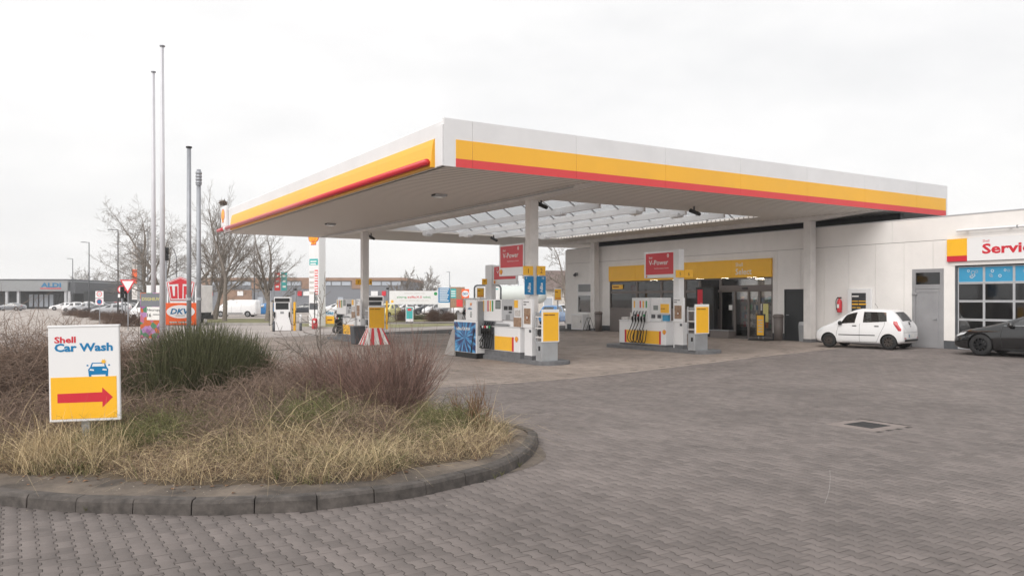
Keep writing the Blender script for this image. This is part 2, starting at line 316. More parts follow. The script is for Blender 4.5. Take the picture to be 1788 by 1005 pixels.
# dark mortar behind the stones and the top strip
inner = []
for q in np.arange(0, arc[-1], 0.15): p, tg, nn = on_curve(q); inner.append(p+nn*0.10)
st = MB(); nI = len(inner); st.add([(p.x, p.y, 0.118) for p in inner], [tuple(range(nI))]); struct(st.build('island_pavement', 'strip'))
out_np = np.array([[p.x, p.y] for p in crv]); poly_np = out_np
def inside(X, Y):
    r = np.zeros(X.shape, bool); n = len(poly_np); j = n-1
    for i in range(n):
        xi, yi = poly_np[i]; xj, yj = poly_np[j]
        cnd = ((yi > Y) != (yj > Y)) & (X < (xj-xi)*(Y-yi)/(yj-yi+1e-12)+xi); r ^= cnd; j = i
    return r
def dist(X, Y):
    d = np.full(X.shape, 1e9); A = out_np[:-1]; B = out_np[1:]
    for a, b in zip(A, B):
        ab = b-a; t = np.clip(((X-a[0])*ab[0]+(Y-a[1])*ab[1])/(ab@ab+1e-12), 0, 1)
        d = np.minimum(d, np.hypot(X-(a[0]+t*ab[0]), Y-(a[1]+t*ab[1])))
    return d
def wob(X, Y): return 0.10*np.sin(X*3.1+1.3*np.sin(Y*1.7))+0.07*np.sin(Y*5.3+X*2.2)
def bed_in(X, Y):
    # strip is wide along the front, narrow towards the back
    need = np.where(Y < 10.5, np.interp(X, [0.5, 3.5], [0.84, 0.60]), 0.40)+wob(X, Y); need = np.where((X > 4.7) & (Y < 11), need-0.12, need)
    return inside(X, Y) & (dist(X, Y) > need)
def soil_z(X, Y): return 0.115+0.16*np.clip((dist(X, Y)-0.5)/1.6, 0, 1)+0.02*np.sin(X*7)*np.sin(Y*6)
gx = np.arange(-5, 7, 0.12); gy = np.arange(6, 33, 0.12); X, Y = np.meshgrid(gx, gy); ok = bed_in(X, Y); Z = soil_z(X, Y)
Z = np.where(ok, Z, 0.10); i = np.arange(X.size).reshape(X.shape)
Q = np.stack([i[:-1, :-1], i[:-1, 1:], i[1:, 1:], i[1:, :-1]], -1).reshape(-1, 4)
keep = ok.ravel()[Q].any(1); struct(np_mesh('planting_bed', np.stack([X, Y, Z], -1).reshape(-1, 3), Q[keep], 'soil', smooth=True))
# --- interlocking double-T pavers: 0.20 m long, 0.165 m wide over the flanges
def paver_outline(scale, gap):
    hw = [(0.0825, 0.1), (0.0825, 0.064), (0.0565, 0.036), (0.0565, -0.036), (0.0825, -0.064), (0.0825, -0.1)]
    P = [(x-gap/scale, (abs(y)-gap/scale)*(1 if y > 0 else -1) if abs(y) > 0.09 else y) for x, y in hw]
    P = P+[(-x, y) for x, y in reversed(P)]
    return np.array(P)*scale
def chamfered(scale, gap, ch, depth):
    o = paver_outline(scale, gap); c = o.copy(); c[:, 0] -= np.sign(o[:, 0])*ch; e_ = np.abs(o[:, 1]) > 0.09*scale; c[e_, 1] -= np.sign(o[e_, 1])*ch; n = len(o)
    return c, o, n
DRc = ZP(1514, 741.5, 0)
def paver_field(sel, scale, gap, ch):
    ax, ay = 0.139*scale, 0.2*scale
    ii, jj = np.meshgrid(np.arange(-200, 420), np.arange(-60, 320)); cx = ii*ax; cy = jj*ay+(ii % 2)*ay/2
    cx = cx.ravel(); cy = cy.ravel(); D = cx*SN+cy*CS; R = cx*CS-cy*SN
    vis = (D > 4.8) & (np.abs(R/D) < 0.70) & (D < 46)
    cx, cy, D = cx[vis], cy[vis], D[vis]
    m = sel(cx, cy, D); return cx[m], cy[m], D[m]
yj = lambda x: np.interp(x, JXx, JXy)
def sel_yard(cx, cy, D):
    return (cy < yj(cx)-0.02) & (cx < 27.95) & ~(inside(cx, cy) & (dist(cx, cy) > 0.06)) & ~((np.abs(cx-DRc[0]) < 0.50) & (np.abs(cy-DRc[1]) < 0.46))
def sel_apron(cx, cy, D): return (cy > yj(cx)+0.16) & (cx < 27.8) & (cy < 43) & (cx > 4.9) & ~(inside(cx, cy)) & (D < 44)
c, o, n = chamfered(0.92, 0.0032, 0.003, 0.01)
def paver_mesh(cx, cy, c, o, n, name, m, parent, kind, tilt=0.0012):
    k = len(cx); rz = rng.uniform(-tilt, tilt, k); rr = rng.random(k)
    V = np.zeros((k, 2*n, 3)); V[:, :n, 0] = cx[:, None]+c[None, :, 0]; V[:, :n, 1] = cy[:, None]+c[None, :, 1]
    V[:, n:, 0] = cx[:, None]+o[None, :, 0]; V[:, n:, 1] = cy[:, None]+o[None, :, 1]
    g = gzv(V[..., 0], V[..., 1]); V[:, :n, 2] = g[:, :n]+rz[:, None]; V[:, n:, 2] = g[:, n:]-0.0026
    b = (np.arange(k)*2*n)[:, None]
    t = np.array([(0,1,10,11),(1,2,9,10),(2,3,8,9),(3,4,7,8),(4,5,6,7)])
    sd = np.array([(i, i+n, (i+1) % n+n, (i+1) % n) for i in range(n)])
    Q = (np.concatenate([t, sd])[None]+b[:, :, None]).reshape(-1, 4)[:, ::-1]
    return np_mesh(name, V.reshape(-1, 3), Q, m, parent, np.repeat(rr, 2*n), kind=kind)
cx, cy, D = paver_field(sel_yard, 0.92, 0, 0)
vis = np.abs((cx*CS-cy*SN)/D) < 0.655; vis &= (D > 5.75)
order = np.argsort(np.where(vis, D, 1e9)); near = order[:300]; rest = np.setdiff1d(np.arange(len(cx)), near)
paver_mesh(cx[rest], cy[rest], c, o, n, 'pavers', 'paver', fc, 'stuff')
proto = paver_mesh(np.zeros(1), np.zeros(1), c, o, n, 'paver', 'paver', fc, None, 0); 
for k, i_ in enumerate(near):
    ob = proto if k == 0 else proto.copy()
    if k: COL.objects.link(ob)
    ob.location = (cx[i_], cy[i_], rng.uniform(-0.0012, 0.0012))
cx, cy, D = paver_field(sel_apron, 1.75, 0, 0); c2, o2, n2 = chamfered(1.75, 0.0055, 0.005, 0.01)
ap = struct(bpy.data.objects.new('pump_apron', None)); COL.objects.link(ap)
paver_mesh(cx, cy, c2, o2, n2, 'apron_blocks', 'paver_apron', ap, 'stuff', 0.001)
# --- road and verge beyond the canopy
def poly_sheet(name, m, P, z, kind='structure'):
    o = MB().add([(x, y, z) for x, y in P], [tuple(range(len(P)))]).build(name, m); o['kind'] = kind; return o
gpx = lambda px, py: ZP(px, py, 0)
poly_sheet('road', 'road_pale', [gpx(-60, 585), gpx(260, 580), gpx(230, 562), gpx(120, 549.5), gpx(95, 542), gpx(-60, 540.5)], 0.012)
poly_sheet('truck_lane', 'asphalt', [(4.5, 43.2), (31, 43.2), (34, 60), (0, 60)], 0.19*0+0.31-0.0)if False else None
def verge(name, P, h=0.10):
    o = struct(MB().prism(P, -0.05, h, u=(1,0,0), v=(0,1,0)).build(name, 'verge'));
    k = MB(); n = len(P)
    for i in range(n):
        a, b = Vector((*P[i], 0)), Vector((*P[(i+1) % n], 0)); d = (b-a).normalized(); nn = Vector((-d.y, d.x, 0))*0.07
        k.add([a-nn+Vector((0,0,-.05)), b-nn+Vector((0,0,-.05)), b+nn+Vector((0,0,-.05)), a+nn+Vector((0,0,-.05)), a-nn+Vector((0,0,h+.03)), b-nn+Vector((0,0,h+.03)), b+nn+Vector((0,0,h+.03)), a+nn+Vector((0,0,h+.03))],
              [(0,3,2,1),(4,5,6,7),(0,1,5,4),(1,2,6,5),(2,3,7,6),(3,0,4,7)])
    k.build('kerb_edging', 'concrete', o); return o
verge('grass_verge', [gpx(525, 573), gpx(700, 575), gpx(845, 569), gpx(845, 566), gpx(700, 567.5), gpx(525, 566.5)])
verge('grass_strip', [gpx(360, 566), gpx(500, 566), gpx(500, 558), gpx(360, 558)])
struct(MB().prism([gpx(600, 563), gpx(860, 560), gpx(860, 552), gpx(600, 553)], -0.05, 0.08, u=(1,0,0), v=(0,1,0)).build('grass_bank', 'verge'))
poly_sheet('lane_far', 'road_pale', [gpx(200, 561), gpx(860, 563), gpx(860, 556), gpx(200, 552)], 0.008)
poly_sheet('car_park', 'road_pale', [gpx(250, 552), gpx(1000, 556), gpx(1000, 541), gpx(0, 541)], 0.004)
# painted lane marks behind the islands
def mark(px0, py0, px1, py1, wdt=0.12):
    a, b = Vector(GP(px0, py0)), Vector(GP(px1, py1)); a.z = gz(a.x, a.y)+0.012; b.z = gz(b.x, b.y)+0.012; d = (b-a).normalized(); nn = Vector((-d.y, d.x, 0))*wdt/2
    return MB().add([a-nn, b-nn, b+nn, a+nn], [(0,1,2,3)])
mk = struct(MB().add(*[[], []]).build('lane_markings', 'line'))
for q in ((463, 584, 492, 583), (503, 579, 555, 586), (575, 586, 615, 582), (690, 578, 715, 577), (680, 582, 740, 579), (560, 577, 600, 578)):
    mark(*q).build('paint_stripe', 'line', mk)
mat('collar', (0.225, 0.19, 0.175), 0.9, var=0.15, vscale=4, bump=0.3, bscale=120)
# --- drain grate in its concrete collar
dr = thing('drain_grate', 'dark cast iron drain grate set in a pale concrete collar in the paving', 'drain', (DRc[0], DRc[1], 0))
mb = MB()
for a in ((-0.49, 0.49, -0.45, -0.25), (-0.49, 0.49, 0.25, 0.45), (-0.49, -0.26, -0.25, 0.25), (0.26, 0.49, -0.25, 0.25)): mb.box(*a, -0.03, 0.002)
mb.build('collar', 'collar', dr, bevel=0.004)
mb = MB(); mb.box(-0.26, 0.26, -0.25, 0.25, -0.06, -0.045); mb.build('pit', 'black', dr)
mb = MB()
for a in ((-0.255, 0.255, -0.247, -0.215), (-0.255, 0.255, 0.215, 0.247), (-0.255, -0.22, -0.215, 0.215), (0.22, 0.255, -0.215, 0.215)): mb.box(*a, -0.04, 0.006)
mb.build('frame', 'dark', dr)
for k in range(7): bx('bar', 'dark', dr, -0.2195, 0.2195, -0.19+k*0.06, -0.155+k*0.06, -0.035, 0.003, world=False)
# concrete gutter crescent at the island's tip
g = MB(); vs = []
ss = [arc[int(np.argmin([(p-Vector((*pts[-4], 0))).length for p in crv]))]+q for q in np.linspace(0, 1.7, 14)]
for q in ss: 
    p, tg, nn = on_curve(q); f = math.sin(math.pi*min(max((q-ss[0])/1.7, 0), 1))
    vs += [(p-nn*(0.0)+Vector((0, 0, 0.004))), (p-nn*(0.02+0.17*f)+Vector((0, 0, 0.004)))]
g.add(vs, [(2*i, 2*i+1, 2*i+3, 2*i+2) for i in range(len(ss)-1)]); struct(g.build('gutter', 'strip'))

# straight dressed edge between the yard paving and the pump apron
ed_ = struct(bpy.data.objects.new('apron_edging', None)); COL.objects.link(ed_)
xs_ = np.arange(5.2, 27.8, 0.5)
for a in xs_:
    b = a+0.494; ya_, yb_ = yjoint(a), yjoint(b)
    MB().add([(a, ya_-0.05, gz(a)+0.003), (b, yb_-0.05, gz(b)+0.003), (b, yb_+0.20, gz(b)+0.003), (a, ya_+0.20, gz(a)+0.003), (a, ya_-0.05, gz(a)-0.05), (b, yb_-0.05, gz(b)-0.05), (b, yb_+0.20, gz(b)-0.05), (a, ya_+0.20, gz(a)-0.05)], [(0,1,2,3),(4,7,6,5),(0,4,5,1),(1,5,6,2),(2,6,7,3),(3,7,4,0)]).build('edging_slab', 'paver_apron', ed_)
# ================================================================== CANOPY
CX0, CX1, CY0, CY1, ZS, ZT = 9.2, 31.95, 17.8, 42.2, 5.40, 6.60
SX0, SX1, SY0, SY1 = 15.5, 25.9, 22.1, 36.3
can = thing('canopy', 'wide white flat forecourt canopy with yellow and red stripes on four columns', 'canopy', (20.6, 30, 0))
m = mat('soffit', (0.56, 0.525, 0.49), 0.6); t = m.node_tree; n = t.nodes; l = t.links
tcx = n.new('ShaderNodeTexCoord'); wv = n.new('ShaderNodeTexWave'); wv.bands_direction = 'Y'; wv.inputs['Scale'].default_value = 0.314*10/2.6; wv.wave_profile = 'SIN'
l.new(tcx.outputs['Object'], wv.inputs[0]); r = n.new('ShaderNodeValToRGB'); r.color_ramp.elements[0].position = 0.0; r.color_ramp.elements[0].color = (0.24, 0.215, 0.195, 1); r.color_ramp.elements[1].position = 0.26; r.color_ramp.elements[1].color = (0.88, 0.835, 0.785, 1)
l.new(wv.outputs[0], r.inputs[0]); l.new(r.outputs[0], n['Principled BSDF'].inputs['Base Color'])
e = 0.03
mb = MB(); mb.box(CX0+e, SX0, CY0+e, CY1-e, ZS, ZS+0.08); mb.box(SX1, CX1-e, CY0+e, CY1-e, ZS, ZS+0.08); mb.box(SX0, SX1, CY0+e, SY0, ZS, ZS+0.08); mb.box(SX0, SX1, SY1, CY1-e, ZS, ZS+0.08)
mb.build('soffit', 'soffit', can, world=True)
mb = MB(); z0, z1 = ZT-0.12, ZT-0.03
mb.box(CX0+.1, SX0, CY0+.1, CY1-.1, z0, z1); mb.box(SX1, CX1-.1, CY0+.1, CY1-.1, z0, z1); mb.box(SX0, SX1, CY0+.1, SY0, z0, z1); mb.box(SX0, SX1, SY1, CY1-.1, z0, z1)
mb.build('roof', 'grey_light', can, world=True)
# fascia on the near side (facing the yard): white panels with yellow and red bands
zy0, zy1 = 5.605, 6.085
seam = [CX0]+[YPX(p, CY0)[0] for p in (825, 1006, 1162, 1293, 1409, 1510, 1600)]+[CX1]
for i in range(len(seam)-1):
    a, b = seam[i]+(0.004 if i else 0), seam[i+1]-0.004
    fp = bx('fascia_panel', 'fascia_white', can, a, b, CY0, CY0+0.10, ZS-0.005, ZT)
    a2, b2 = max(a, CX0+0.33), min(b, CX1-0.12)
    bx('yellow_band', 'fascia_yellow', can, a2, b2, CY0-0.008, CY0-0.0005, zy0+0.001, zy1)
    bx('red_band', 'fascia_red', can, a2, b2, CY0-0.009, CY0-0.0005, ZS-0.01, zy0-0.001)
for nm, q in (('end_fascia', (CX1-0.1, CX1, CY0+0.102, CY1, ZS, ZT)), ('back_fascia', (CX0, CX1-0.102, CY1-0.1, CY1, ZS, ZT))): bx(nm, 'fascia_white', can, *q)
# fascia on the road side: rounded white top, sloping yellow panels, red tube along the foot
sec = [(0.10, ZT), (0.03, ZT-0.015), (-0.005, ZT-0.07), (-0.0, 6.10), (0.0, ZS), (0.10, ZS)]
mb = MB(); mb.prism([(p[0], p[1]) for p in sec], 0, -(CY1-0.1-CY0-0.101), o=(CX0, CY0+0.101, 0)); mb.build('road_fascia', 'fascia_white', can, world=True)
bx('corner_post', 'fascia_white', can, CX0-0.05, CX0-0.003, CY0+0.02, CY0+0.42, ZS, ZT-0.16, 0.01)
ys = [CY0+0.50+k*(CY1-1.9-CY0-0.5)/6 for k in range(7)]
cs = [(-0.004, 6.16), (-0.035, 6.14), (-0.075, 5.98), (-0.10, 5.78), (-0.12, 5.56), (-0.12, 5.42), (-0.004, 5.42)]
for i in range(6):
    MB().prism(cs, -(ys[i]+0.004-CY0), -(ys[i+1]-0.004-CY0), o=(CX0, CY0, 0)).build('yellow_panel', 'fascia_yellow', can, world=True)
mb = MB().tube([(CX0-0.21, CY0+0.55, 5.545), (CX0-0.21, CY1-1.5, 5.545)], 0.085, 16); mb.build('red_tube', 'red_tube', can, True, world=True)
mb = MB().tube([(CX0-0.21, CY1-1.2, 5.545), (CX0-0.21, CY1+0.35, 5.545)], 0.085, 16); mb.build('red_tube', 'red_tube', can, True, world=True)
MB().tube([(CX0-0.21, CY1-1.499, 5.545), (CX0-0.21, CY1-1.201, 5.545)], 0.11, 16).build('tube_clamp', 'white', can, True, world=True)
for k in range(7):
    yk = CY0+0.9+k*3.6; bx('tube_bracket', 'fascia_white', can, CX0-0.21, CX0-0.1205, yk, yk+0.05, 5.53, 5.56)
# scallop emblem used on signs: fan outline with ribs
def pecten(c, u, h, name, mat_, parent, off=0.004, n=None, mat2='letter_red', thick=0.006):
    # red-edged yellow scallop in plane (u, z)
    u = Vector(u).normalized(); P = []
    for k in range(25):
        a = math.radians(-28+236*k/24); rr = 0.5+0.02*abs(math.sin(a*7*0.76+0.4)); P.append((math.cos(a)*rr*1.06, math.sin(a)*rr*0.92+0.08))
    P += [(-0.24, -0.30), (-0.27, -0.47), (0.27, -0.47), (0.24, -0.30)]
    nn = u.cross(Vector((0,0,1)))
    a = MB().prism([(x*h, y*h) for x, y in P], 0, thick, o=Vector(c)+nn*off, u=u).build(name, mat2, parent, world=True)
    b = MB().prism([(x*h*0.9, y*h*0.9) for x, y in P], 0, thick*0.5, o=Vector(c)+nn*(off+thick), u=u).build(name+'_face', 'yellow', parent, world=True)
    for k in range(7):
        q = math.radians(8+164*k/6); x1, y1 = math.cos(q)*0.40*1.04*h, (math.sin(q)*0.40*0.9+0.06)*h; x0, y0 = math.cos(q)*0.08*h, -0.36*h
        d = Vector((x1-x0, y1-y0)).normalized(); w_ = 0.008*h; nx, ny = -d.y*w_, d.x*w_
        MB().prism([(x0-nx, y0-ny), (x1-nx, y1-ny), (x1+nx, y1+ny), (x0+nx, y0+ny)], 0, thick*0.3, o=Vector(c)+nn*(off+thick*1.51), u=u).build(name+'_rib', mat2, parent, world=True)
bx('emblem_box', 'white', can, CX0-0.17, CX0-0.004, CY1-1.05, CY1-0.15, 5.66, 6.72, 0.05)
pecten((CX0-0.17, CY1-0.6, 6.2), (0, -1, 0), 0.66, 'emblem', 'yellow', can)
# beams and columns
for xb0, xb1 in ((14.0, 14.42), (27.42, 27.84)): MB().prism([(CY0+0.12, 5.385), (21.0, 5.22), (36.0, 5.22), (CY1-0.12, 5.385), (CY1-0.12, ZS-0.001), (CY0+0.12, ZS-0.001)], xb0, xb1, u=(0,1,0), v=(0,0,1), n=(1,0,0)).build('beam', 'white_dirty', can, world=True, bevel=0.008)
COLS = [(14.2, 21.35), (14.2, 35.65), (27.63, 21.05), (27.63, 35.2)]
for x, y in COLS:
    hw = 0.155 if x < 20 else 0.17
    cb = bx('column', 'white_dirty', can, x-hw, x+hw, y-hw, y+hw, gz(x, y)-0.05, 5.22, 0.012)
    bx('column_foot', 'island_grey', can, x-hw-0.015, x+hw+0.015, y-hw-0.015, y+hw+0.015, gz(x, y)-0.03, gz(x, y)+0.13, 0.01)
# louvred rooflight: steep glazed strips with bars, white beams between
sk = 5; wv_ = (SX1-SX0)/sk
up = MB(); up.box(SX0-0.05, SX0, SY0-.05, SY1+.05, ZS+0.081, ZT+0.1); up.box(SX1, SX1+0.05, SY0-.05, SY1+.05, ZS+0.081, ZT+0.1); up.box(SX0, SX1, SY0-0.05, SY0, ZS+0.081, ZT+0.1); up.box(SX0, SX1, SY1, SY1+0.05, ZS+0.081, ZT+0.1)
up.build('rooflight_upstand', 'white', can, world=True)
for k in range(sk):
    a = SX0+k*wv_; b = a+wv_
    if k: bx('rooflight_beam', 'white', can, a-0.05, a+0.05, SY0+0.002, SY1-0.002, ZS-0.14, ZS+0.10, 0.006)
    xr = a+wv_*0.42; zr = ZS+0.80
    # rising sheet, made translucent to brighten the space below, then the glazed slope
    MB().add([(a+0.08, SY0+.01, ZS+0.08), (xr, SY0+.01, zr), (xr, SY1-.01, zr), (a+0.08, SY1-.01, ZS+0.08), (a+0.08, SY0+.01, ZS+0.11), (xr, SY0+.01, zr+0.03), (xr, SY1-.01, zr+0.03), (a+0.08, SY1-.01, ZS+0.11)],
             [(0,3,2,1),(4,5,6,7),(0,1,5,4),(1,2,6,5),(2,3,7,6),(3,0,4,7)]).build('rooflight_sheet', 'glass_sheet', can, world=True)
    nb = 10; dy = (SY1-SY0)/nb
    for j in range(nb):
        y0, y1 = SY0+j*dy+0.03, SY0+(j+1)*dy-0.03; xe, ze = b-0.055, ZS+0.095
        MB().add([(xr+.005, y0, zr), (xe, y0, ze), (xe, y1, ze), (xr+.005, y1, zr)], [(0,1,2,3)]).build('rooflight_pane', 'glass_roof', can, world=True)
        if j: MB().tube([(xr, y0-0.03, zr-0.02), (xe, y0-0.03, ze-0.02)], 0.034, 6).build('glazing_bar', 'grey_light', can, world=True)
# downpipe-like service conduit along the beam
MB().tube([(13.96, CY0+1, 5.33), (13.96, CY1-1, 5.33)], 0.018, 6).build('conduit', 'grey_light', can, world=True)
# lamps under the soffit
def ceil_lamp(px, py, label, z=ZS):
    x, y = ZP(px, py, z-0.05); t = thing('ceiling_light', label, 'ceiling light', (x, y, z), 0, 'lamps under the canopy')
    MB().box(-.2, .2, -.2, .2, -0.075, 0).build('housing', 'grey_light', t, bevel=0.02)
    MB().box(-.15, .15, -.15, .15, -0.095, -0.076).build('diffuser', 'lamp_glass', t, bevel=0.01)
    MB().box(-.215, -.2005, -.12, .12, -0.06, -.01).build('driver_box', 'dark', t)
ceil_lamp(767, 342, 'square ceiling lamp on the slatted soffit nearest the canopy corner')
ceil_lamp(577, 392, 'square ceiling lamp on the slatted soffit left of the rear column')
ceil_lamp(1330, 391, 'small ceiling lamp beside the beam above the shop wall')
for i, (px, py) in enumerate(((738, 402), (818, 405), (952, 410), (1140, 363), (978, 356), (1225, 374))):
    k = 1+int(i % 4); x, y = ZP(px, py, ZS-0.1)
    xb = min([SX0+j*wv_ for j in range(1, 5)], key=lambda q: abs(q-x)); a = (px-CX)/F; y = xb*(CS-a*SN)/(a*CS+SN); y = min(max(y, SY0+0.5), SY1-0.5)
    t = thing('ceiling_light', 'white floodlight box under rooflight beam, number %s from the left of the picture' % ['one', 'two', 'three', 'five', 'four', 'six'][i], 'ceiling light', (xb, y, ZS-0.06), 0, 'lamps under the canopy')
    MB().box(-.16, .16, -.22, .22, -0.14, 0).build('housing', 'white', t, bevel=0.02); MB().box(-.12, .12, -.18, .18, -0.155, -.141).build('diffuser', 'lamp_glass', t)
def cctv(px, py, label, z):
    x, y = ZP(px, py, z-0.2); t = thing('security_camera', label, 'camera', (x, y, z), math.radians(200), 'security cameras under the canopy')
    MB().tube([(0,0,0), (0,0,-0.16)], 0.03, 8).build('bracket', 'dark', t)
    MB().tube([(0.0,-0.16,-0.13), (0,0.22,-0.30)], [0.075, 0.065], 10).build('body', 'dark', t); MB().tube([(0,0.221,-0.3005), (0,0.24,-0.309)], 0.05, 10).build('lens', 'screen', t)
cctv(945, 358, 'black camera beside the top of the column with number one', 5.40)
cctv(648, 414, 'black camera beside the top of the column with number three', 5.40)
cctv(862, 417, 'black camera hanging from soffit between the two road side columns', 5.40)
cctv(1212, 370, 'large black camera hanging at the near edge of the rooflight', 5.40)
# ================================================================== SHOP AND SERVICE BUILDING, wall plane X = WX facing the forecourt
WX = 28.0; G0 = 0.30
YL = XPY(990, WX)[0]; YR = 4.0; ZW = 4.97; ZSEAM = 4.15
bld = thing('shop_building', 'long low white panelled petrol station shop and service building', 'building', (WX, 25, G0))
def wr(px0, px1, t0, b0): # pixel rectangle measured at its left edge -> y0(left, larger), y1, ztop, zbot on the wall
    ya, D = XPY(px0, WX); yb, _ = XPY(px1, WX); return yb, ya, H+(HY-b0)/F*D, H+(HY-t0)/F*D
OP = {}
OP['select'] = (XPY(1349, WX)[0], XPY(1065, WX)[0], G0, 3.84)
OP['door_dark'] = (XPY(1410, WX)[0], XPY(1369.6, WX)[0], G0, 2.47)
OP['door_grey'] = (XPY(1648, WX)[0], XPY(1593, WX)[0], G0, 3.14)
OP['garage'] = (YR+0.4, XPY(1667, WX)[0], G0, 3.22)
OP['hatch'] = (XPY(1036, WX)[0], XPY(1009, WX)[0], 1.25, 2.95)
def sub(rects, o):
    out = []
    for (a, b, c, d) in rects:
        oa, ob, oc, od = max(a, o[0]), min(b, o[1]), max(c, o[2]), min(d, o[3])
        if oa >= ob or oc >= od: out.append((a, b, c, d)); continue
        if a < oa: out.append((a, oa, c, d))
        if ob < b: out.append((ob, b, c, d))
        if c < oc: out.append((oa, ob, c, oc))
        if od < d: out.append((oa, ob, od, d))
    return out
# backing wall (dark joints show between panels)
rects = [(YR, YL, G0-0.1, ZW-0.02)]
for o in OP.values(): rects = sub(rects, o)
mb = MB()
for a, b, c, d in rects: mb.box(WX+0.03, WX+0.25, a, b, c, d)
mb.build('backing_wall', 'grey_dark', bld, world=True)
seams = [XPY(p, WX)[0] for p in (1629, 1578.5, 1528.5, 1482, 1439, 1398)]; mod = 1.21
while seams[-1]+mod < YL: seams.append(seams[-1]+mod)
seams = [YR]+[seams[0]-mod*k for k in (6, 5, 4, 3, 2, 1) if seams[0]-mod*k > YR+0.3]+seams+[YL]
for i in range(len(seams)-1):
    a, b = seams[i]+0.005, seams[i+1]-0.005
    if b-a < 0.05: continue
    R = [(a, b, G0+0.285, ZSEAM-0.008)]
    for o in OP.values(): R = sub(R, o)
    for q in R:
        if q[1]-q[0] > 0.02 and q[3]-q[2] > 0.03: bx('wall_panel', 'panel_white', bld, WX, WX+0.029, *q, 0.003)
    R = [(a, b, G0-0.05, G0+0.275)]
    for o in OP.values(): R = sub(R, o)
    for q in R:
        if q[1]-q[0] > 0.02 and q[3]-q[2] > 0.03: bx('plinth', 'grey_dark', bld, WX+0.006, WX+0.029, *q)
us = [YR]+[XPY(p, WX)[0] for p in (1558, 1332)]; us += [us[-1]+4.9, us[-1]+9.8, YL]
us = sorted(u for u in us if u <= YL)
for i in range(len(us)-1): bx('parapet_panel', 'panel_white', bld, WX-0.012, WX+0.029, us[i]+0.004, us[i+1]-0.004, ZSEAM+0.004, ZW, 0.004)
bx('coping', 'grey_light', bld, WX-0.03, WX+0.3, YR, YL, ZW+0.001, ZW+0.035)
bx('side_wall', 'panel_white', bld, WX+0.03, WX+14, YL+0.001, YL+0.20, G0-0.3, ZW-0.02)
bx('roof', 'grey_dark', bld, WX+0.25, WX+14, YR, YL, ZW-0.35, ZW-0.25)
bx('rear_wall', 'grey_dark', bld, WX+13.8, WX+14, YR, YL, G0-0.3, ZW-0.36)
bx('gap_blackout', 'anthracite', bld, WX+1.2, WX+1.4, CY0+0.3, 37.2, ZW-0.24, ZS-0.02)  # added dark wall that keeps the gap between roof and canopy dark
bx('floor', 'grey_brown', bld, WX+0.26, WX+13.7, YR, YL-0.05, G0-0.2, G0-0.004)
# --- yellow name band with lettering
sa, sb = OP['select'][0], OP['select'][1]
nb = 5
for k in range(nb):
    bx('name_band', 'yellow', bld, WX-0.10, WX+0.02, sa+(sb-sa)*k/nb+0.003, sa+(sb-sa)*(k+1)/nb-0.003, 3.02, 3.835, 0.008)
yT = XPY(1284.5, WX-0.1)[0]
text('Shell', 'letter_white', bld, (WX-0.10, yT, 3.53), (0,-1,0), h=0.165)
text('Select', 'letter_white', bld, (WX-0.10, yT, 3.16), (0,-1,0), h=0.27, bold=0.008)
# --- shop glazing: frames, panes, spandrels
def frame(y0, y1, z0, z1, m='grey_brown', t=0.06, x0=None, parent=bld, name='window_frame', d=0.10):
    x0 = WX-0.02 if x0 is None else x0; mb = MB()
    mb.box(x0, x0+d, y0, y1, z0, z0+t); mb.box(x0, x0+d, y0, y1, z1-t, z1); mb.box(x0, x0+d, y0, y0+t, z0+t, z1-t); mb.box(x0, x0+d, y1-t, y1, z0+t, z1-t)
    return mb.build(name, m, parent, world=True)
yE = XPY(1258, WX)[0]           # entrance starts here
cuts = [sb, XPY(1112, WX)[0], XPY(1155, WX)[0], XPY(1196, WX)[0], XPY(1222, WX)[0], yE]
for i in range(len(cuts)-1):
    y1, y0 = cuts[i], cuts[i+1]
    frame(y0, y1, 2.42, 3.018); f = frame(y0, y1, 1.52, 2.418)
    for za, zb in ((2.48, 2.96), (1.58, 2.36)): bx('window_pane', 'glass_shop', bld, WX+0.03, WX+0.04, y0+0.06, y1-0.06, za, zb)
    bx('spandrel', 'grey_brown', bld, WX-0.01, WX+0.08, y0+0.004, y1-0.004, G0+0.02, 1.518)
ym = XPY(1331, WX)[0]
frame(sa, yE-0.002, 2.62, 3.018); bx('window_pane', 'glass_shop', bld, WX+0.03, WX+0.04, sa+0.06, yE-0.06, 2.68, 2.96)
bx('door_header', 'grey_brown', bld, WX-0.05, WX+0.10, sa, yE-0.002, 2.44, 2.618, 0.01)
ed = [yE-0.002, XPY(1283, WX)[0], XPY(1307, WX)[0], XPY(1326, WX)[0], sa]
for i in range(4):
    d_ = bx('door_glass', 'glass_shop', bld, WX+0.03, WX+0.04, ed[i+1]+0.05, ed[i]-0.05, G0+0.10, 2.38)
    frame(ed[i+1], ed[i], G0+0.02, 2.438, t=0.05, name='door_frame', d=0.07)
bx('door_sensor', 'black', bld, WX-0.10, WX-0.051, XPY(1307, WX)[0], XPY(1298, WX)[0], 2.5, 2.57, 0.01)
bx('threshold', 'grey_dark', bld, WX-0.3, WX+0.25, sa, yE, G0-0.02, G0+0.018)
bx('door_sticker', 'letter_white', bld, WX+0.022, WX+0.0285, XPY(1278, WX)[0], XPY(1272, WX)[0], 1.55, 1.78)
bx('door_sticker', 'letter_white', bld, WX+0.022, WX+0.0285, XPY(1329.5, WX)[0], XPY(1326.5, WX)[0], 1.55, 1.85)
bx('door_poster', 'paint_yellow', bld, WX+0.022, WX+0.0285, XPY(1341, WX)[0], XPY(1332, WX)[0], 1.05, 1.85)
bx('yellow_notice', 'yellow', bld, WX-0.03, WX-0.021, XPY(1088, WX)[0], XPY(1069.5, WX)[0], 2.60, 2.83)
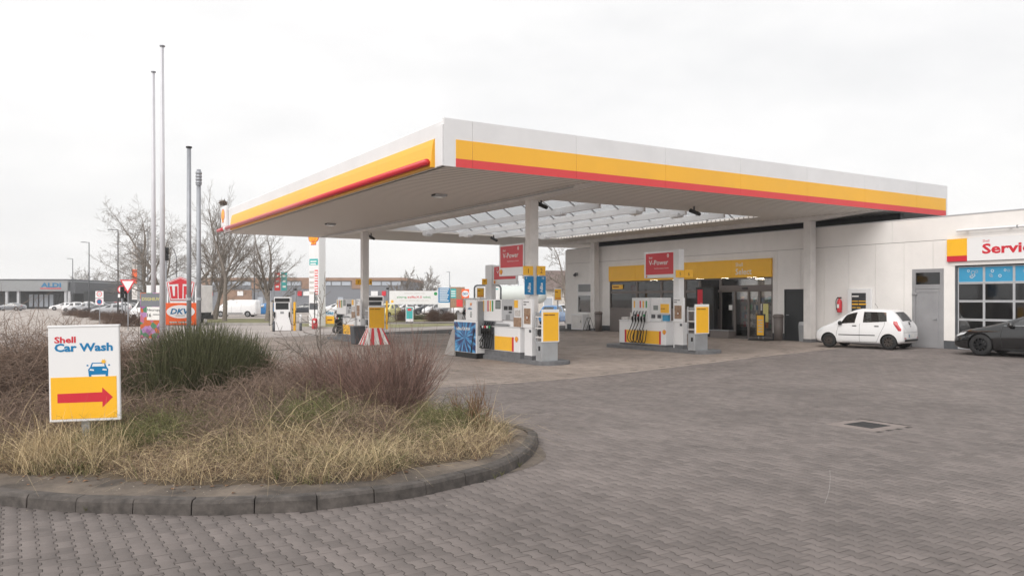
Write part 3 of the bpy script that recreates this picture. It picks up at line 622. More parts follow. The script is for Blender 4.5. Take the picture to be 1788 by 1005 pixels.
text('~Bezahlen', 'letter_brown', bld, (WX-0.03, XPY(1071, WX)[0], 2.68), (0,-1,0), h=0.09)
# interior: back wall, ceiling, lamps, shelves with goods
bx('shop_ceiling', 'cream', bld, WX+0.26, WX+8, sa-1, sb+1, 3.1, 3.15); bx('shop_back_wall', 'cream', bld, WX+7, WX+7.2, sa-1, sb+1, G0, 3.1)
bx('shop_partition', 'cream', bld, WX+0.26, WX+7, sa-1.2, sa-1.0, G0, 3.1); bx('shop_partition', 'cream', bld, WX+0.26, WX+7, sb+0.8, sb+1.0, G0, 3.1)
for k in range(6):
    for q in range(2): bx('shop_lamp', 'lamp_on', bld, WX+1.5+q*2.5, WX+1.9+q*2.5, sa+0.8+k*1.7, sa+1.0+k*1.7, 3.07, 3.0985)
pal = ['red', 'yellow', 'blue_sign', 'green', 'white', 'orange', 'teal', 'brown_print', 'dark', 'letter_red']
for k in range(5):
    yc = sa+1.2+k*1.95; sh = thing('goods_shelf', 'shelf of packaged goods behind the shop glass, %s from the entrance end' % ['first', 'second', 'third', 'fourth', 'fifth'][k], 'shelf', (WX+0.8+(k % 2)*0.5, yc, G0), 0, 'shelves inside the shop')
    MB().box(0, 0.45, -0.7, 0.7, 0, 0.12).box(0.43, 0.47, -0.7, 0.7, 0.1205, 1.9).build('rack', 'grey', sh)
    for z in (0.45, 0.85, 1.25, 1.62):
        MB().box(0, 0.428, -0.7, 0.7, z-0.02, z).build('board', 'grey_light', sh)
        y = -0.66
        while y < 0.6:
            w_ = random.uniform(0.09, 0.2); MB().box(0.04, 0.3, y, y+w_-0.015, z+0.001, z+random.uniform(0.14, 0.3)).build('package', random.choice(pal), sh); y += w_
# --- small hatch window with cabinet at the far left end
ha, hb = OP['hatch'][0], OP['hatch'][1]
frame(ha, hb, 2.42, 2.95, 'white', 0.05); bx('window_pane', 'grey', bld, WX+0.0, WX+0.03, ha+.05, hb-.05, 2.47, 2.90)
frame(ha, hb, 1.25, 2.30, 'white', 0.05); bx('window_pane', 'glass_car', bld, WX+0.0, WX+0.02, ha+.05, hb-.05, 1.30, 2.25); bx('hatch_back', 'grey_brown', bld, WX+0.3, WX+0.32, ha, hb, 1.25, 2.95)
bx('hatch_mullion', 'white', bld, WX-0.02, WX+0.08, ha, hb, 2.302, 2.418)
hc = thing('meter_cabinet', 'white cabinet standing below the hatch window of the shop', 'cabinet', (WX-0.25, hb-0.45, G0))
MB().box(-0.2, 0.24, -0.62, 0.5, 0.0, 0.9).build('body', 'white', hc, bevel=0.01); MB().box(-0.212, -0.201, -0.55, 0.44, 0.08, 0.82).build('door', 'white_dirty', hc, bevel=0.005); MB().tube([(-0.23, -0.45, 0.4), (-0.23, -0.45, 0.55)], 0.012, 6).build('handle', 'dark', hc)
wl = thing('wall_lamp', 'small dark lamp on the wall above the hatch window', 'lamp', (WX-0.01, XPY(1008, WX)[0], 3.3)); MB().box(-0.12, 0, -0.06, 0.06, 0.12, 0.3).build('bracket', 'grey', wl, bevel=0.01); MB().tube([(-0.12, 0, 0.26), (-0.2, 0, 0.1)], [0.05, 0.09], 10).build('shade', 'grey_dark', wl)
# --- dark steel door
da, db = OP['door_dark'][0], OP['door_dark'][1]
frame(da, db, G0+0.005, 2.47, 'anthracite', 0.06, WX-0.01); dl = bx('door_leaf', 'anthracite', bld, WX+0.01, WX+0.06, da+.062, db-.062, G0+0.02, 2.408, 0.004)
bx('door_inset', 'anthracite', bld, WX-0.002, WX+0.009, da+.25, db-.25, G0+0.25, 2.2, 0.006)
MB().tube([(WX-0.05, db-0.14, 1.38), (WX-0.05, db-0.27, 1.38)], 0.011, 8).tube([(WX+0.009, db-0.14, 1.38), (WX-0.05, db-0.14, 1.38)], 0.011, 8).build('door_handle', 'steel', bld, world=True)
# --- aluminium door with transom light
ga, gb = OP['door_grey'][0], OP['door_grey'][1]
frame(ga, gb, G0+0.005, 3.14, 'alu_door', 0.13, WX-0.015); bx('transom_bar', 'alu_door', bld, WX-0.012, WX+0.08, ga+.132, gb-.132, 2.42, 2.58)
bx('transom_pane', 'glass_garage', bld, WX+0.02, WX+0.03, ga+.132, gb-.132, 2.582, 3.008); bx('transom_back', 'brown_print', bld, WX+0.4, WX+0.42, ga, gb, 2.45, 3.1)
bx('door_leaf', 'alu_door', bld, WX+0.0, WX+0.05, ga+.135, gb-.135, G0+0.02, 2.415, 0.006); frame(ga+.18, gb-.18, G0+0.10, 2.35, 'alu_door', 0.05, WX-0.014, name='door_stile', d=0.0135)
MB().tube([(WX-0.06, ga+0.24, 1.33), (WX-0.06, ga+0.38, 1.33)], 0.012, 8).tube([(WX-0.001, ga+0.24, 1.33), (WX-0.06, ga+0.24, 1.33)], 0.012, 8).build('door_handle', 'steel', bld, world=True)
bx('door_closer', 'alu_door', bld, WX-0.07, WX-0.0155, gb-0.2, gb-0.02, 2.2, 2.3, 0.01)
# --- service sign and sectional garage door
yS = XPY(1656, WX)[0]; yS2 = XPY(1691, WX)[0]
bx('service_sign_board', 'white_gloss', bld, WX-0.10, WX-0.013, YR+0.2, yS2-0.002, 3.36, 4.145, 0.008)
bx('service_sign_yellow', 'yellow', bld, WX-0.105, WX-0.013, yS2, yS, 3.555, 4.145, 0.006); bx('service_sign_red', 'letter_red', bld, WX-0.105, WX-0.013, yS2, yS, 3.36, 3.553, 0.006)
yv = XPY(1716, WX-0.1)[0]
text('Shell', 'letter_red', bld, (WX-0.10, yv, 3.98), (0,-1,0), h=0.085); text('Service', 'letter_red', bld, (WX-0.10, yv+0.02, 3.60), (0,-1,0), h=0.32, width=text_geo('Service', 0.03)[2]*0.32/0.7*1.4, bold=0.03)
oa, ob = OP['garage'][0], OP['garage'][1]
bx('garage_lintel', 'panel_white', bld, WX-0.02, WX+0.029, oa, ob+0.12, 3.225, 3.355)
bx('garage_jamb', 'grey_dark', bld, WX+0.03, WX+0.16, ob-0.05, ob-0.001, G0, 3.22)
zc = [3.19, 2.61, 1.98, 1.34, 0.72, G0+0.01]; yc_ = [ob-0.05, XPY(1718, WX+0.1)[0], XPY(1770.5, WX+0.1)[0]]
while yc_[-1]-1.15 > oa: yc_.append(yc_[-1]-1.15)
gx0 = WX+0.10
for i in range(len(zc)-1):
    for j in range(len(yc_)-1):
        y1, y0, z1, z0 = yc_[j], yc_[j+1], zc[i], zc[i+1]
        frame(y0+0.002, y1-0.002, z0+0.003, z1-0.003, 'grey_light', 0.035, gx0, name='garage_section', d=0.05)
        if i == 4: bx('garage_kickplate', 'grey_light', bld, gx0+0.01, gx0+0.03, y0+.037, y1-.037, z0+.038, z1-.038)
        else:
            bx('garage_pane', 'blue_pale' if i == 0 else 'glass_garage', bld, gx0+0.02, gx0+0.03, y0+.037, y1-.037, z0+.038, z1-.038)
            if i == 0 and j < 4:
                for q in range(6):
                    r_ = random.choice((0.04, 0.05, 0.07, 0.11)); cy_, cz_ = random.uniform(y0+.17, y1-.17), random.uniform(z0+.16, z1-.16); vs = []; K = 16
                    for k in range(K):
                        c_, s_ = math.cos(2*math.pi*k/K), math.sin(2*math.pi*k/K); vs += [(gx0+0.017, cy_+c_*r_, cz_+s_*r_), (gx0+0.017, cy_+c_*r_*0.72, cz_+s_*r_*0.72)]
                    MB().add(vs, [(2*k, 2*k+1, (2*k+3) % (2*K), (2*k+2) % (2*K)) for k in range(K)]).build('bubble_print', 'letter_white' if q % 2 else 'win_far', bld, world=True)
bx('garage_back', 'grey_dark', bld, WX+5, WX+5.1, YR, ob+1, G0, 3.3); bx('garage_crates', 'brown_print', bld, WX+0.8, WX+1.6, ob-1.6, ob-0.6, G0, 1.25, 0.02)
tl = thing('strip_light', 'long tubular light above the service sign', 'strip light', (WX-0.2, XPY(1676, WX)[0], 4.42))
MB().tube([(0,0,0), (0,-1.95,0)], 0.045, 10).build('tube', 'white', tl); MB().tube([(0,-2.0,0), (0,-6,0)], 0.045, 10).build('tube', 'white', tl); MB().box(-0.03, 0.03, -1.999, -1.951, -0.05, 0.05).build('joint', 'grey', tl)
for q in (-0.3, -1.7, -3.4): MB().box(0.046, 0.187, q-0.02, q+0.02, -0.02, 0.02).build('bracket', 'grey', tl)
# --- wall-hung things
pf = thing('poster_case', 'white framed dark poster case on the wall behind the white hatchback', 'poster', (WX, XPY(1502, WX)[0], 1.5))
ya, yb, D_ = XPY(1482, WX)[0], XPY(1523.5, WX)[0], 0
MB().box(WX-0.09, WX-0.001, yb, ya, 1.30, 2.46).build('case', 'white', pf, world=True, bevel=0.02); MB().box(WX-0.096, WX-0.0905, yb+.22, ya-.19, 1.35, 2.29).build('print', 'anthracite', pf, world=True)
for k, (s_, hh, zz) in enumerate((('~Top', 0.07, 2.13), ('~Jeden Morgen', 0.045, 1.95), ('~Guten Morgen', 0.075, 1.82), ('~bei uns', 0.045, 1.70))):
    text(s_, 'letter_white' if k < 1 else 'yellow', pf, (WX-0.096, ya-.21, zz), (0,-1,0), h=hh, width=min(0.62, 0.13*len(s_)*hh/0.075*0.6))
fe = thing('fire_extinguisher', 'red fire extinguisher hung on the wall above the hatchback bonnet', 'fire extinguisher', (WX-0.12, XPY(1469, WX)[0], 1.52))
MB().lathe([(0.0,0.0),(0.085,0.005),(0.095,0.04),(0.095,0.42),(0.07,0.50),(0.03,0.53),(0.03,0.58),(0.0,0.58)], 16).build('cylinder', 'red', fe, True)
MB().tube([(0,0,0.55),(-.0,0.13,0.56),(0,0.16,0.45),(0,0.13,0.1)], 0.014, 6).build('hose', 'black', fe); MB().box(-0.02,0.02,-0.08,0.09,0.56,0.61).build('handle', 'black', fe); MB().box(-0.097,-0.0955,-0.05,0.05,0.18,0.33).build('label_plate', 'letter_white', fe); MB().box(0.096,0.119,-0.04,0.04,0.1,0.45).build('bracket', 'dark', fe)
def bin_(px, X, y_, w_, h_, m, label, lid=True):
    t = thing('litter_bin', label, 'litter bin', (X, y_, G0), 0, 'bins along the shop wall'); r = w_/2
    MB().lathe([(r*0.86,0),(r*0.95,h_*0.5),(r,h_*0.86)], 18).build('body', m, t, True)
    MB().lathe([(r*1.06,h_*0.861),(r*1.08,h_*0.93),(r*0.9,h_*0.99),(0,h_)], 18).build('lid', m, t, True)
    return t
for px, X, h_, m, lab in ((1359, WX-0.45, 1.12, 'grey_brown', 'brown grey round litter bin right of the shop entrance'), (1028.0+17, WX-0.95, 1.08, 'grey_brown', 'brown grey round litter bin at the foot of the far canopy column')):
    bin_(px, X, XPY(px, X)[0], 0.42, h_, m, lab)
t = thing('waste_bin', 'slim grey swing top bin in front of the dark steel door', 'litter bin', (WX-0.35, XPY(1404.5, WX-0.35)[0], G0), 0, 'bins along the shop wall')
MB().prism([(-0.15,0),(0.15,0),(0.19,0.66),(-0.19,0.66)], -0.15, 0.15, u=(0,1,0)).build('body', 'grey', t, bevel=0.02); MB().prism([(-0.19,0.661),(0.19,0.661),(0.15,0.82),(-0.15,0.82)], -0.16, 0.16, u=(0,1,0)).build('lid', 'grey_light', t, bevel=0.03)
# --- tall black display with bench base, pavement sign, trestles
dsp = thing('display_stand', 'tall black advertising display beside the shop entrance', 'display', (WX-0.45, XPY(1234, WX-0.45)[0], G0))
Y0, Y1 = XPY(1250, WX-0.45)[0]-dsp.location.y, XPY(1218, WX-0.45)[0]-dsp.location.y
MB().box(-0.12, 0.14, Y0, Y1, 0.0, 2.32).build('housing', 'black', dsp, bevel=0.02); MB().box(-0.126, -0.1205, Y0+.08, Y1-.08, 0.35, 2.24).build('screen', 'screen', dsp)
MB().box(-0.129, -0.1265, Y1-0.45, Y1-0.12, 1.2, 2.2).build('picture', 'letter_red', dsp); MB().tube([(-0.13, Y1-0.55, 1.2), (-0.13, Y1-0.48, 1.5), (-0.13, Y1-0.36, 1.58), (-0.13, Y1-0.28, 1.3)], 0.012, 6).build('picture_line', 'letter_white', dsp)
bn = thing('stone_bench', 'low pale stone block at the foot of the black display', 'bench', (WX-0.7, XPY(1255, WX-0.7)[0], G0)); MB().box(-0.2, 0.2, XPY(1272, WX-0.9)[0]-bn.location.y, XPY(1240, WX-0.9)[0]-bn.location.y, 0, 0.32).build('block', 'grey_brown', bn, bevel=0.015); MB().box(-0.22, 0.22, XPY(1273, WX-0.9)[0]-bn.location.y, XPY(1239, WX-0.9)[0]-bn.location.y, 0.321, 0.36).build('slab', 'grey', bn, bevel=0.01)
ab = thing('pavement_sign', 'yellow pavement sign on a dark base in front of the shop door', 'sign', (WX-1.0, XPY(1328.5, WX-1.0)[0], G0))
MB().prism([(-0.5,0),(0.5,0),(0.38,0.07),(-0.38,0.07)], -0.3, 0.3, u=(0,1,0)).build('base', 'rubber', ab, bevel=0.02); MB().box(-0.03, 0.03, -0.22, 0.22, 0.16, 1.12).build('frame', 'anthracite', ab, bevel=0.01); MB().tube([(0,-0.12,0.06),(0,-0.12,0.17)],0.02,8).tube([(0,0.12,0.06),(0,0.12,0.17)],0.02,8).build('spring', 'steel', ab)
MB().box(-0.036, -0.0305, -0.18, 0.18, 0.22, 1.06).build('poster', 'yellow', ab)
for k in range(5): MB().box(-0.04, -0.0365, -0.12, 0.12-0.03*(k % 2), 0.35+k*0.12, 0.40+k*0.12).build('print_line', 'cream', ab)
tr = thing('folding_trestle', 'thin dark folding trestle leaning beside the far canopy column', 'trestle', (WX-0.9, XPY(1028, WX-0.9)[0], G0))
for s_ in (-1, 1): MB().tube([(s_*0.12, -0.35, 0), (s_*0.12, 0, 0.72), (s_*0.12, 0.38, 0)], 0.014, 6).build('leg', 'dark', tr)
MB().tube([(-.12,0,.72),(.12,0,.72)], 0.014, 6).build('crossbar', 'dark', tr)
# ================================================================== PUMP ISLANDS
def burst_mat():
    m = bpy.data.materials.new('burst_print'); m.use_nodes = True; t = m.node_tree; n = t.nodes; l = t.links; b = n['Principled BSDF']; b.inputs['Roughness'].default_value = 0.35
    tc_ = n.new('ShaderNodeTexCoord'); sp = n.new('ShaderNodeSeparateXYZ'); l.new(tc_.outputs['Object'], sp.inputs[0])
    at = n.new('ShaderNodeMath'); at.operation = 'ARCTAN2'; l.new(sp.outputs['Y'], at.inputs[0]); l.new(sp.outputs['Z'], at.inputs[1])
    ln = n.new('ShaderNodeVectorMath'); ln.operation = 'LENGTH'; l.new(tc_.outputs['Object'], ln.inputs[0])
    cb = n.new('ShaderNodeCombineXYZ'); l.new(at.outputs[0], cb.inputs[0]); mu = n.new('ShaderNodeMath'); mu.operation = 'MULTIPLY'; mu.inputs[1].default_value = 0.4; l.new(ln.outputs['Value'], mu.inputs[0]); l.new(mu.outputs[0], cb.inputs[1])
    nz = n.new('ShaderNodeTexNoise'); nz.inputs['Scale'].default_value = 4.5; nz.inputs['Detail'].default_value = 3; l.new(cb.outputs[0], nz.inputs[0])
    r = n.new('ShaderNodeValToRGB'); e = r.color_ramp.elements; e[0].position = 0.33; e[0].color = (0.012, 0.015, 0.05, 1); e[1].position = 0.72; e[1].color = (0.65, 0.72, 0.85, 1)
    for p, c in ((0.46, (0.03, 0.05, 0.18, 1)), (0.56, (0.05, 0.28, 0.55, 1)), (0.64, (0.12, 0.35, 0.6, 1))): q = e.new(p); q.color = c
    l.new(nz.outputs[0], r.inputs[0]); l.new(r.outputs[0], b.inputs['Base Color']); MATS['burst_print'] = m
burst_mat()
def island_slab(cx, y0, y1, w_, label):
    P = []; r = w_/2
    for k in range(9): a = math.pi+math.pi*k/8; P.append((cx+math.cos(a)*r, y0+r*0.6+math.sin(a)*r*0.6))
    for k in range(9): a = math.pi*k/8; P.append((cx+math.cos(a)*r, y1-r*0.6+math.sin(a)*r*0.6))
    o = MB().prism([(p[0]-cx, p[1]-y0) for p in P], -0.1, 0.12, u=(1,0,0), v=(0,1,0)).build('pump_island', 'island_grey', None, bevel=0.02); o.location = (cx, y0, gz(cx, y0)); o['kind'] = 'structure'; return o
FUEL = ['yellow', 'white', 'red', 'yellow', 'green']
NX = dict(far=-1)
def nozzle_set(root, x, ys, ztag, znoz, zlow, dark_back=False, tagh=0.26):
    ox, oy, oz = root.location
    for k, y in enumerate(ys):
        MB().box(x-0.012, x-0.001, y-0.032, y+0.032, ztag-tagh, ztag).build('fuel_tag', FUEL[k], root, world=True, bevel=0.004)
        nz = MB().tube([(x-0.07, y, znoz), (x-0.10, y, znoz-0.10), (x-0.09, y, znoz-0.26)], [0.028, 0.036, 0.03], 8).tube([(x-0.07, y, znoz), (x-0.01, y, znoz+0.14)], [0.02, 0.016], 6).tube([(x-0.11, y, znoz-0.05), (x-0.15, y, znoz-0.15), (x-0.11, y, znoz-0.24)], 0.012, 6).build('nozzle', 'black', root, True, world=True)
        MB().box(x-0.145, x-0.101, y-0.022, y+0.022, znoz-0.06, znoz+0.02).build('nozzle_grip', ['letter_white', 'letter_dark', 'red', 'letter_white', 'green'][k] if not dark_back else ['dark', 'letter_white', 'red', 'letter_white', 'green'][k], root, world=True, bevel=0.008)
        sag = 0.20+0.05*((k*37) % 5)/5
        pts = [(x-0.09, y, znoz-0.26)]
        for q in range(1, 13):
            t = q/12; pts.append((x-0.09-0.10*math.sin(math.pi*t), y+sag*math.sin(math.pi*t*0.98)*(0.9 if k < 3 else 0.5), znoz-0.26+(zlow-znoz+0.26)*(math.sin(math.pi*t*0.5)**0.8 if t < 0.9 else 1.0)))
        pts += [(x-0.07, y-0.02, zlow+0.10), (x-0.03, y-0.05, zlow+0.5)]
        MB().tube(pts, 0.017, 6).build('hose', 'rubber', root, True, world=True)
def dispenser(X0, pxL, pxR, ytop, ybot, nozpx, headpx, head_top, head_bot, label, layout):
    yy = lambda px, X=X0: XPY(px, X)[0]; zz = lambda px, py: XPZ(px, py, X0)[1]
    yl, yr = yy(pxL), yy(pxR); g = gz(X0)+0.118; dep = 0.62
    t = thing('fuel_dispenser', label, 'fuel pump', (X0+dep/2, (yl+yr)/2, g), 0, 'fuel dispensers on the islands')
    zt, zb = zz(pxR, ytop), zz(pxR, ybot)
    bx('plinth', 'island_grey', t, X0+0.03, X0+dep-0.03, yr+0.03, yl-0.03, g-0.1, zb-0.001, 0.01)
    bx('cabinet', 'white_gloss', t, X0, X0+dep, yr, yl, zb, zt, 0.025)
    bx('cabinet_top', 'white', t, X0-0.012, X0+dep+0.012, yr-0.012, yl+0.012, zt+0.001, zt+0.03, 0.008)
    n0, n1 = yy(nozpx[0]), yy(nozpx[1]); h0, h1 = yy(headpx[0]), yy(headpx[1]); ht, hb = zz(headpx[1], head_top), zz(headpx[1], head_bot)
    hd = bx('head', 'white_gloss', t, X0+0.06, X0+dep-0.06, h1, h0, zt+0.032, ht, 0.015)
    ys = [n0-(n0-n1)*(k+0.6)/5.2 for k in range(5)]
    return t, zt, zb, ht, ys, yl, yr, yy, zz, g
# ---- island with pumps 5 and 6
island_slab(20.5, 19.45, 24.9, 1.15, '')
X0 = 20.2
t, zt, zb, ht, ys, yl, yr, yy, zz, g = dispenser(X0, 1081, 1162, 562, 603, (1107, 1134), (1105, 1152), 519.5, 560, 'white fuel pump with five black hoses beside number five post', 'a')
bx('nozzle_boot', 'white', t, X0-0.06, X0+0.058, yy(1134), yy(1105.5), zt-0.02, ht-0.004, 0.01)
nozzle_set(t, X0-0.062, ys, zz(1120, 525), zz(1120, 549), zb+0.05)
yr_, yl_ = yy(1153), yy(1093.5)
bx('yellow_panel', 'yellow', t, X0-0.008, X0-0.001, yy(1151), yy(1094), zb+0.03, zz(1094, 575), 0.003); bx('red_bar', 'letter_red', t, X0-0.009, X0-0.001, yy(1094)+.004, yy(1091), zb+0.03, zz(1094, 575)); bx('red_bar', 'letter_red', t, X0-0.009, X0-0.001, yy(1154), yy(1151)-.004, zb+0.03, zz(1094, 575))
pecten((X0, yy(1160), zz(1160, 580)), (0,-1,0), 0.17, 'emblem', 'yellow', t)
bx('display_panel', 'white', t, X0+0.03, X0+0.059, yy(1152.5), yy(1136), zz(1140, 548), zz(1140, 528), 0.004); bx('display', 'lcd', t, X0+0.022, X0+0.029, yy(1148), yy(1140), zz(1140, 541), zz(1140, 533)); bx('keypad', 'grey_dark', t, X0+0.022, X0+0.059, yy(1142), yy(1136.5), zz(1140, 555), zz(1140, 549)); bx('card_reader', 'grey_dark', t, X0+0.022, X0+0.059, yy(1152), yy(1147), zz(1140, 555), zz(1140, 549))
bx('notice_frame', 'white', t, X0-0.02, X0+0.02, yy(1171), yy(1152.7), zz(1160, 548), zz(1160, 528), 0.006); bx('notice', 'yellow', t, X0-0.025, X0-0.0205, yy(1169), yy(1154), zz(1160, 546), zz(1160, 530.5)); text('~Mit Karte', 'letter_brown', t, (X0-0.025, yy(1155), zz(1160, 539.5)), (0,-1,0), h=0.035)
MB().tube([(X0+0.2, yy(1162), zt+0.03), (X0+0.2, yy(1162), zz(1160, 548))], 0.02, 8).build('notice_stem', 'grey', t, world=True)
bx('price_card', 'print_grey', t, X0+0.10, X0+0.13, yy(1105), yy(1096.5), zt+0.031, zz(1100, 545), 0.004); bx('glove_box', 'print_grey', t, X0+0.08, X0+0.35, yy(1094), yy(1082), zt+0.031, zz(1085, 553), 0.02); bx('leaflet_box', 'blue_pale', t, X0+0.08, X0+0.2, yy(1163), yy(1154), zt+0.031, zz(1160, 550), 0.01)
disp56 = t
def fuel_sign(px0, px1, post, top, redbot, bot, X, label, nums, postlow=None):
    # board facing the lane, hung on a post
    y0, D = XPY(px0, X); y1, _ = XPY(px1, X); zt_, zr_, zb_ = zD(top, D), zD(redbot, D), zD(bot, D)
    t = thing('fuel_sign', label, 'sign', (X, (y0+y1)/2, gz(X) if post else zb_), 0, 'red fuel brand signs on the islands')
    bx('board', 'white_gloss', t, X-0.07, X+0.07, y1, y0, zb_, zt_, 0.02)
    m_ = (y0-y1)*0.06; bx('red_field', 'red', t, X-0.074, X-0.0705, y1+m_*0.3, y0-m_, zr_, zt_-m_*0.6)
    wd = (y0-y1); hh = zt_-zr_
    text('Shell', 'letter_white', t, (X-0.074, y0-wd*0.17, zr_+hh*0.70), (0,-1,0), h=hh*0.085, bold=0.01); text('V-Power', 'letter_white', t, (X-0.074, y0-wd*0.17, zr_+hh*0.42), (0,-1,0), h=hh*0.21, width=wd*0.64, bold=0.012)
    text('Performance Fuels', 'letter_white', t, (X-0.074, y0-wd*0.36, zr_+hh*0.24), (0,-1,0), h=hh*0.055, width=wd*0.46)
    cy_, cz_ = y1+wd*0.2, zr_+hh*0.80; K = 14; vs = []
    for k in range(K):
        c_, s_ = math.cos(2*math.pi*k/K)*hh*0.075*0.8, math.sin(2*math.pi*k/K)*hh*0.075; vs += [(X-0.078, cy_+c_, cz_+s_), (X-0.078, cy_+c_*.5, cz_+s_*.5)]
    MB().add(vs, [(2*k, 2*k+1, (2*k+3) % (2*K), (2*k+2) % (2*K)) for k in range(K)]).build('ring_mark', 'letter_white', t, world=True)
    pecten((X-0.07, y0-wd*0.09, zb_+(zr_-zb_)*0.48), (0,-1,0), (zr_-zb_)*0.62, 'emblem', 'yellow', t)
    if post:
        bx('post', 'white', t, X-0.13, X+0.13, post[0], post[1], gz(X)+0.118, zt_+0.04, 0.015)
    return t
yP1, yP0 = XPY(1180.5, 20.45)[0], XPY(1194, 20.45)[0]
sg56 = fuel_sign(1127, 1180, (XPY(1190, 20.45)[0], XPY(1180, 20.45)[0]-0.002), 441, 480, 486, 20.45, 'red and white fuel sign on the post with numbers five and six', None)
def number_plate(px0, px1, py0, py1, Y, s_, label, m='yellow', lm='letter_brown', sub_=None):
    x0, D = YPX(px0, Y); x1, _ = YPX(px1, Y); z1, z0 = zD(py0, D), zD(py1, D)
    t = thing('number_sign', label, 'sign', ((x0+x1)/2, Y, z0), 0, 'lane number plates')
    bx('plate', m, t, x0, x1, Y, Y+0.03, z0, z1, 0.004)
    if sub_ is None: text(s_, lm, t, ((x0+x1)/2, Y, z0+(z1-z0)*0.22), (1,0,0), h=(z1-z0)*0.5, center=True)
    else:
        text(sub_, lm, t, (x0+(x1-x0)*(0.1 if sub_ == '9' else 0.55), Y, z1-(z1-z0)*0.16), (1,0,0), h=(z1-z0)*0.12)
        text(s_, lm, t, ((x0+x1)/2+0.045, Y, z0+(z1-z0)*0.12), (0,0,1), h=(x1-x0)*0.32, width=(z1-z0)*0.52, up=(-1,0,0), bold=0.02)
    bx('bracket', 'white', t, (x0+x1)/2-0.03, (x0+x1)/2+0.03, Y+0.031, Y+0.06, z0+0.05, z1-0.05)
    return t
YN = XPY(1190, 20.45)[0]-0.07
number_plate(1180.5, 1195, 471, 484, YN, '5', 'yellow plate with number five on the white post of the front right island')
number_plate(1195.6, 1210, 470.5, 484, YN, '6', 'yellow plate with number six on the white post of the front right island')
def terminal(Y, pxs, X_off, ytop, ybot, ybase, label, header, Yd=0.36):
    # waste and wiper stand: open shelves on the lane side, yellow framed panel on the end
    x0, D = YPX(pxs[0], Y); x1, _ = YPX(pxs[1], Y); zt_, zm, zb_ = zD(ytop, D), zD(ybot, D), zD(ybase, D); g = gz(x0)+0.118; zb_ = g
    t = thing('service_terminal', label, 'waste stand', ((x0+x1)/2, Y+Yd/2, g), 0, 'waste and wiper stands on the islands')
    yb = Y+Yd
    bx('lower_box', 'steel', t, x0+0.02, x1-0.02, Y+0.03, yb, g, zm, 0.012)
    bx('shelf_back', 'grey_light', t, x0+0.30, x1-0.02, Y+0.03, yb, zm+0.001, zt_-0.06, 0.006)
    h_ = zt_-0.06-zm
    for f in (0.12, 0.42, 0.80): bx('shelf', 'white_dirty', t, x0+0.01, x0+0.299, Y+0.045, yb, zm+h_*f, zm+h_*f+0.03, 0.004)
    bx('side_rail', 'grey_light', t, x0+0.012, x0+0.06, yb+0.001, yb+0.03, zm-0.02, zt_-0.08)
    bx('waste_flap', 'black', t, x0+0.06, x0+0.298, Y+0.06, yb-0.03, zm+h_*0.20, zm+h_*0.38)
    bx('wiper_bucket', 'grey', t, x0+0.03, x0+0.25, Y+0.08, yb-0.04, zm+h_*0.80+0.031, zm+h_*0.80+0.14, 0.01)
    bx('lock', 'dark', t, x0+0.008, x0+0.0195, Y+0.12, Y+0.2, zm-0.28, zm-0.14)
    bx('panel_frame', 'white_gloss', t, x0, x1, Y-0.02, Y+0.029, zm-0.02, zt_, 0.01)
    bx('yellow_panel', 'yellow', t, x0+0.035, x1-0.035, Y-0.026, Y-0.0205, zm+0.015, zt_-0.09)
    text(header, 'letter_brown', t, (x0+0.07, Y-0.026, zt_-0.19), (1,0,0), h=0.045, width=(x1-x0)*0.62)
    return t
term56 = terminal(19.75, (1213.5, 1237.6), 0, 531, 582, 613, 'waste stand with yellow panel at the end of the front right island', '~Bitte Trennen')
def poster_tower(X, px0, px1, ytop, ybot, label, width=0.16):
    y1, D = XPY(px0, X); y0, _ = XPY(px1, X); zt_, zb_ = zD(ytop, D), zD(ybot, D); g = gz(X)+0.118
    t = thing('poster_holder', label, 'poster', (X+0.08, (y0+y1)/2, g), 0, 'coffee posters on the islands')
    bx('frame', 'white_gloss', t, X, X+0.10, y0, y1, zb_, zt_, 0.012); m_ = (y1-y0)*0.14
    bx('picture', 'brown_print', t, X-0.006, X-0.0005, y0+m_, y1-m_, zb_+(zt_-zb_)*0.14, zb_+(zt_-zb_)*0.68)
    yc, zc = (y0+y1)/2, zb_+(zt_-zb_)*0.36
    MB().lathe([(0.0,-0.012),(0.07,-0.012),(0.085,-0.010),(0.085,-0.0065)], 18, (X, yc, zc), 'x').build('cup_print', 'letter_brown', t, world=True); MB().lathe([(0.0,-0.015),(0.05,-0.015),(0.05,-0.0125)], 16, (X, yc, zc), 'x').build('coffee_print', 'cream', t, world=True)
    text('~Kaffee zum', 'letter_dark', t, (X, y1-m_*0.6, zb_+(zt_-zb_)*0.88), (0,-1,0), h=0.035, width=(y1-y0)*0.6); text('~Start', 'letter_dark', t, (X, y1-m_*0.6, zb_+(zt_-zb_)*0.79), (0,-1,0), h=0.045, width=(y1-y0)*0.3)
    bx('stem', 'white', t, X+0.02, X+0.22, y0+0.02, y1-0.06, g, zb_-0.001, 0.01); bx('foot', 'island_grey', t, X+0.01, X+0.23, y0+0.01, y1-0.05, g-0.02, g+0.14, 0.008); bx('socket', 'grey_dark', t, X+0.002, X+0.0195, y0+0.06, y0+0.16, zb_-0.13, zb_-0.05)
    return t
post56 = poster_tower(20.18, 1175.5, 1192.5, 519.5, 562, 'tall coffee poster on a white stem on the front right island')
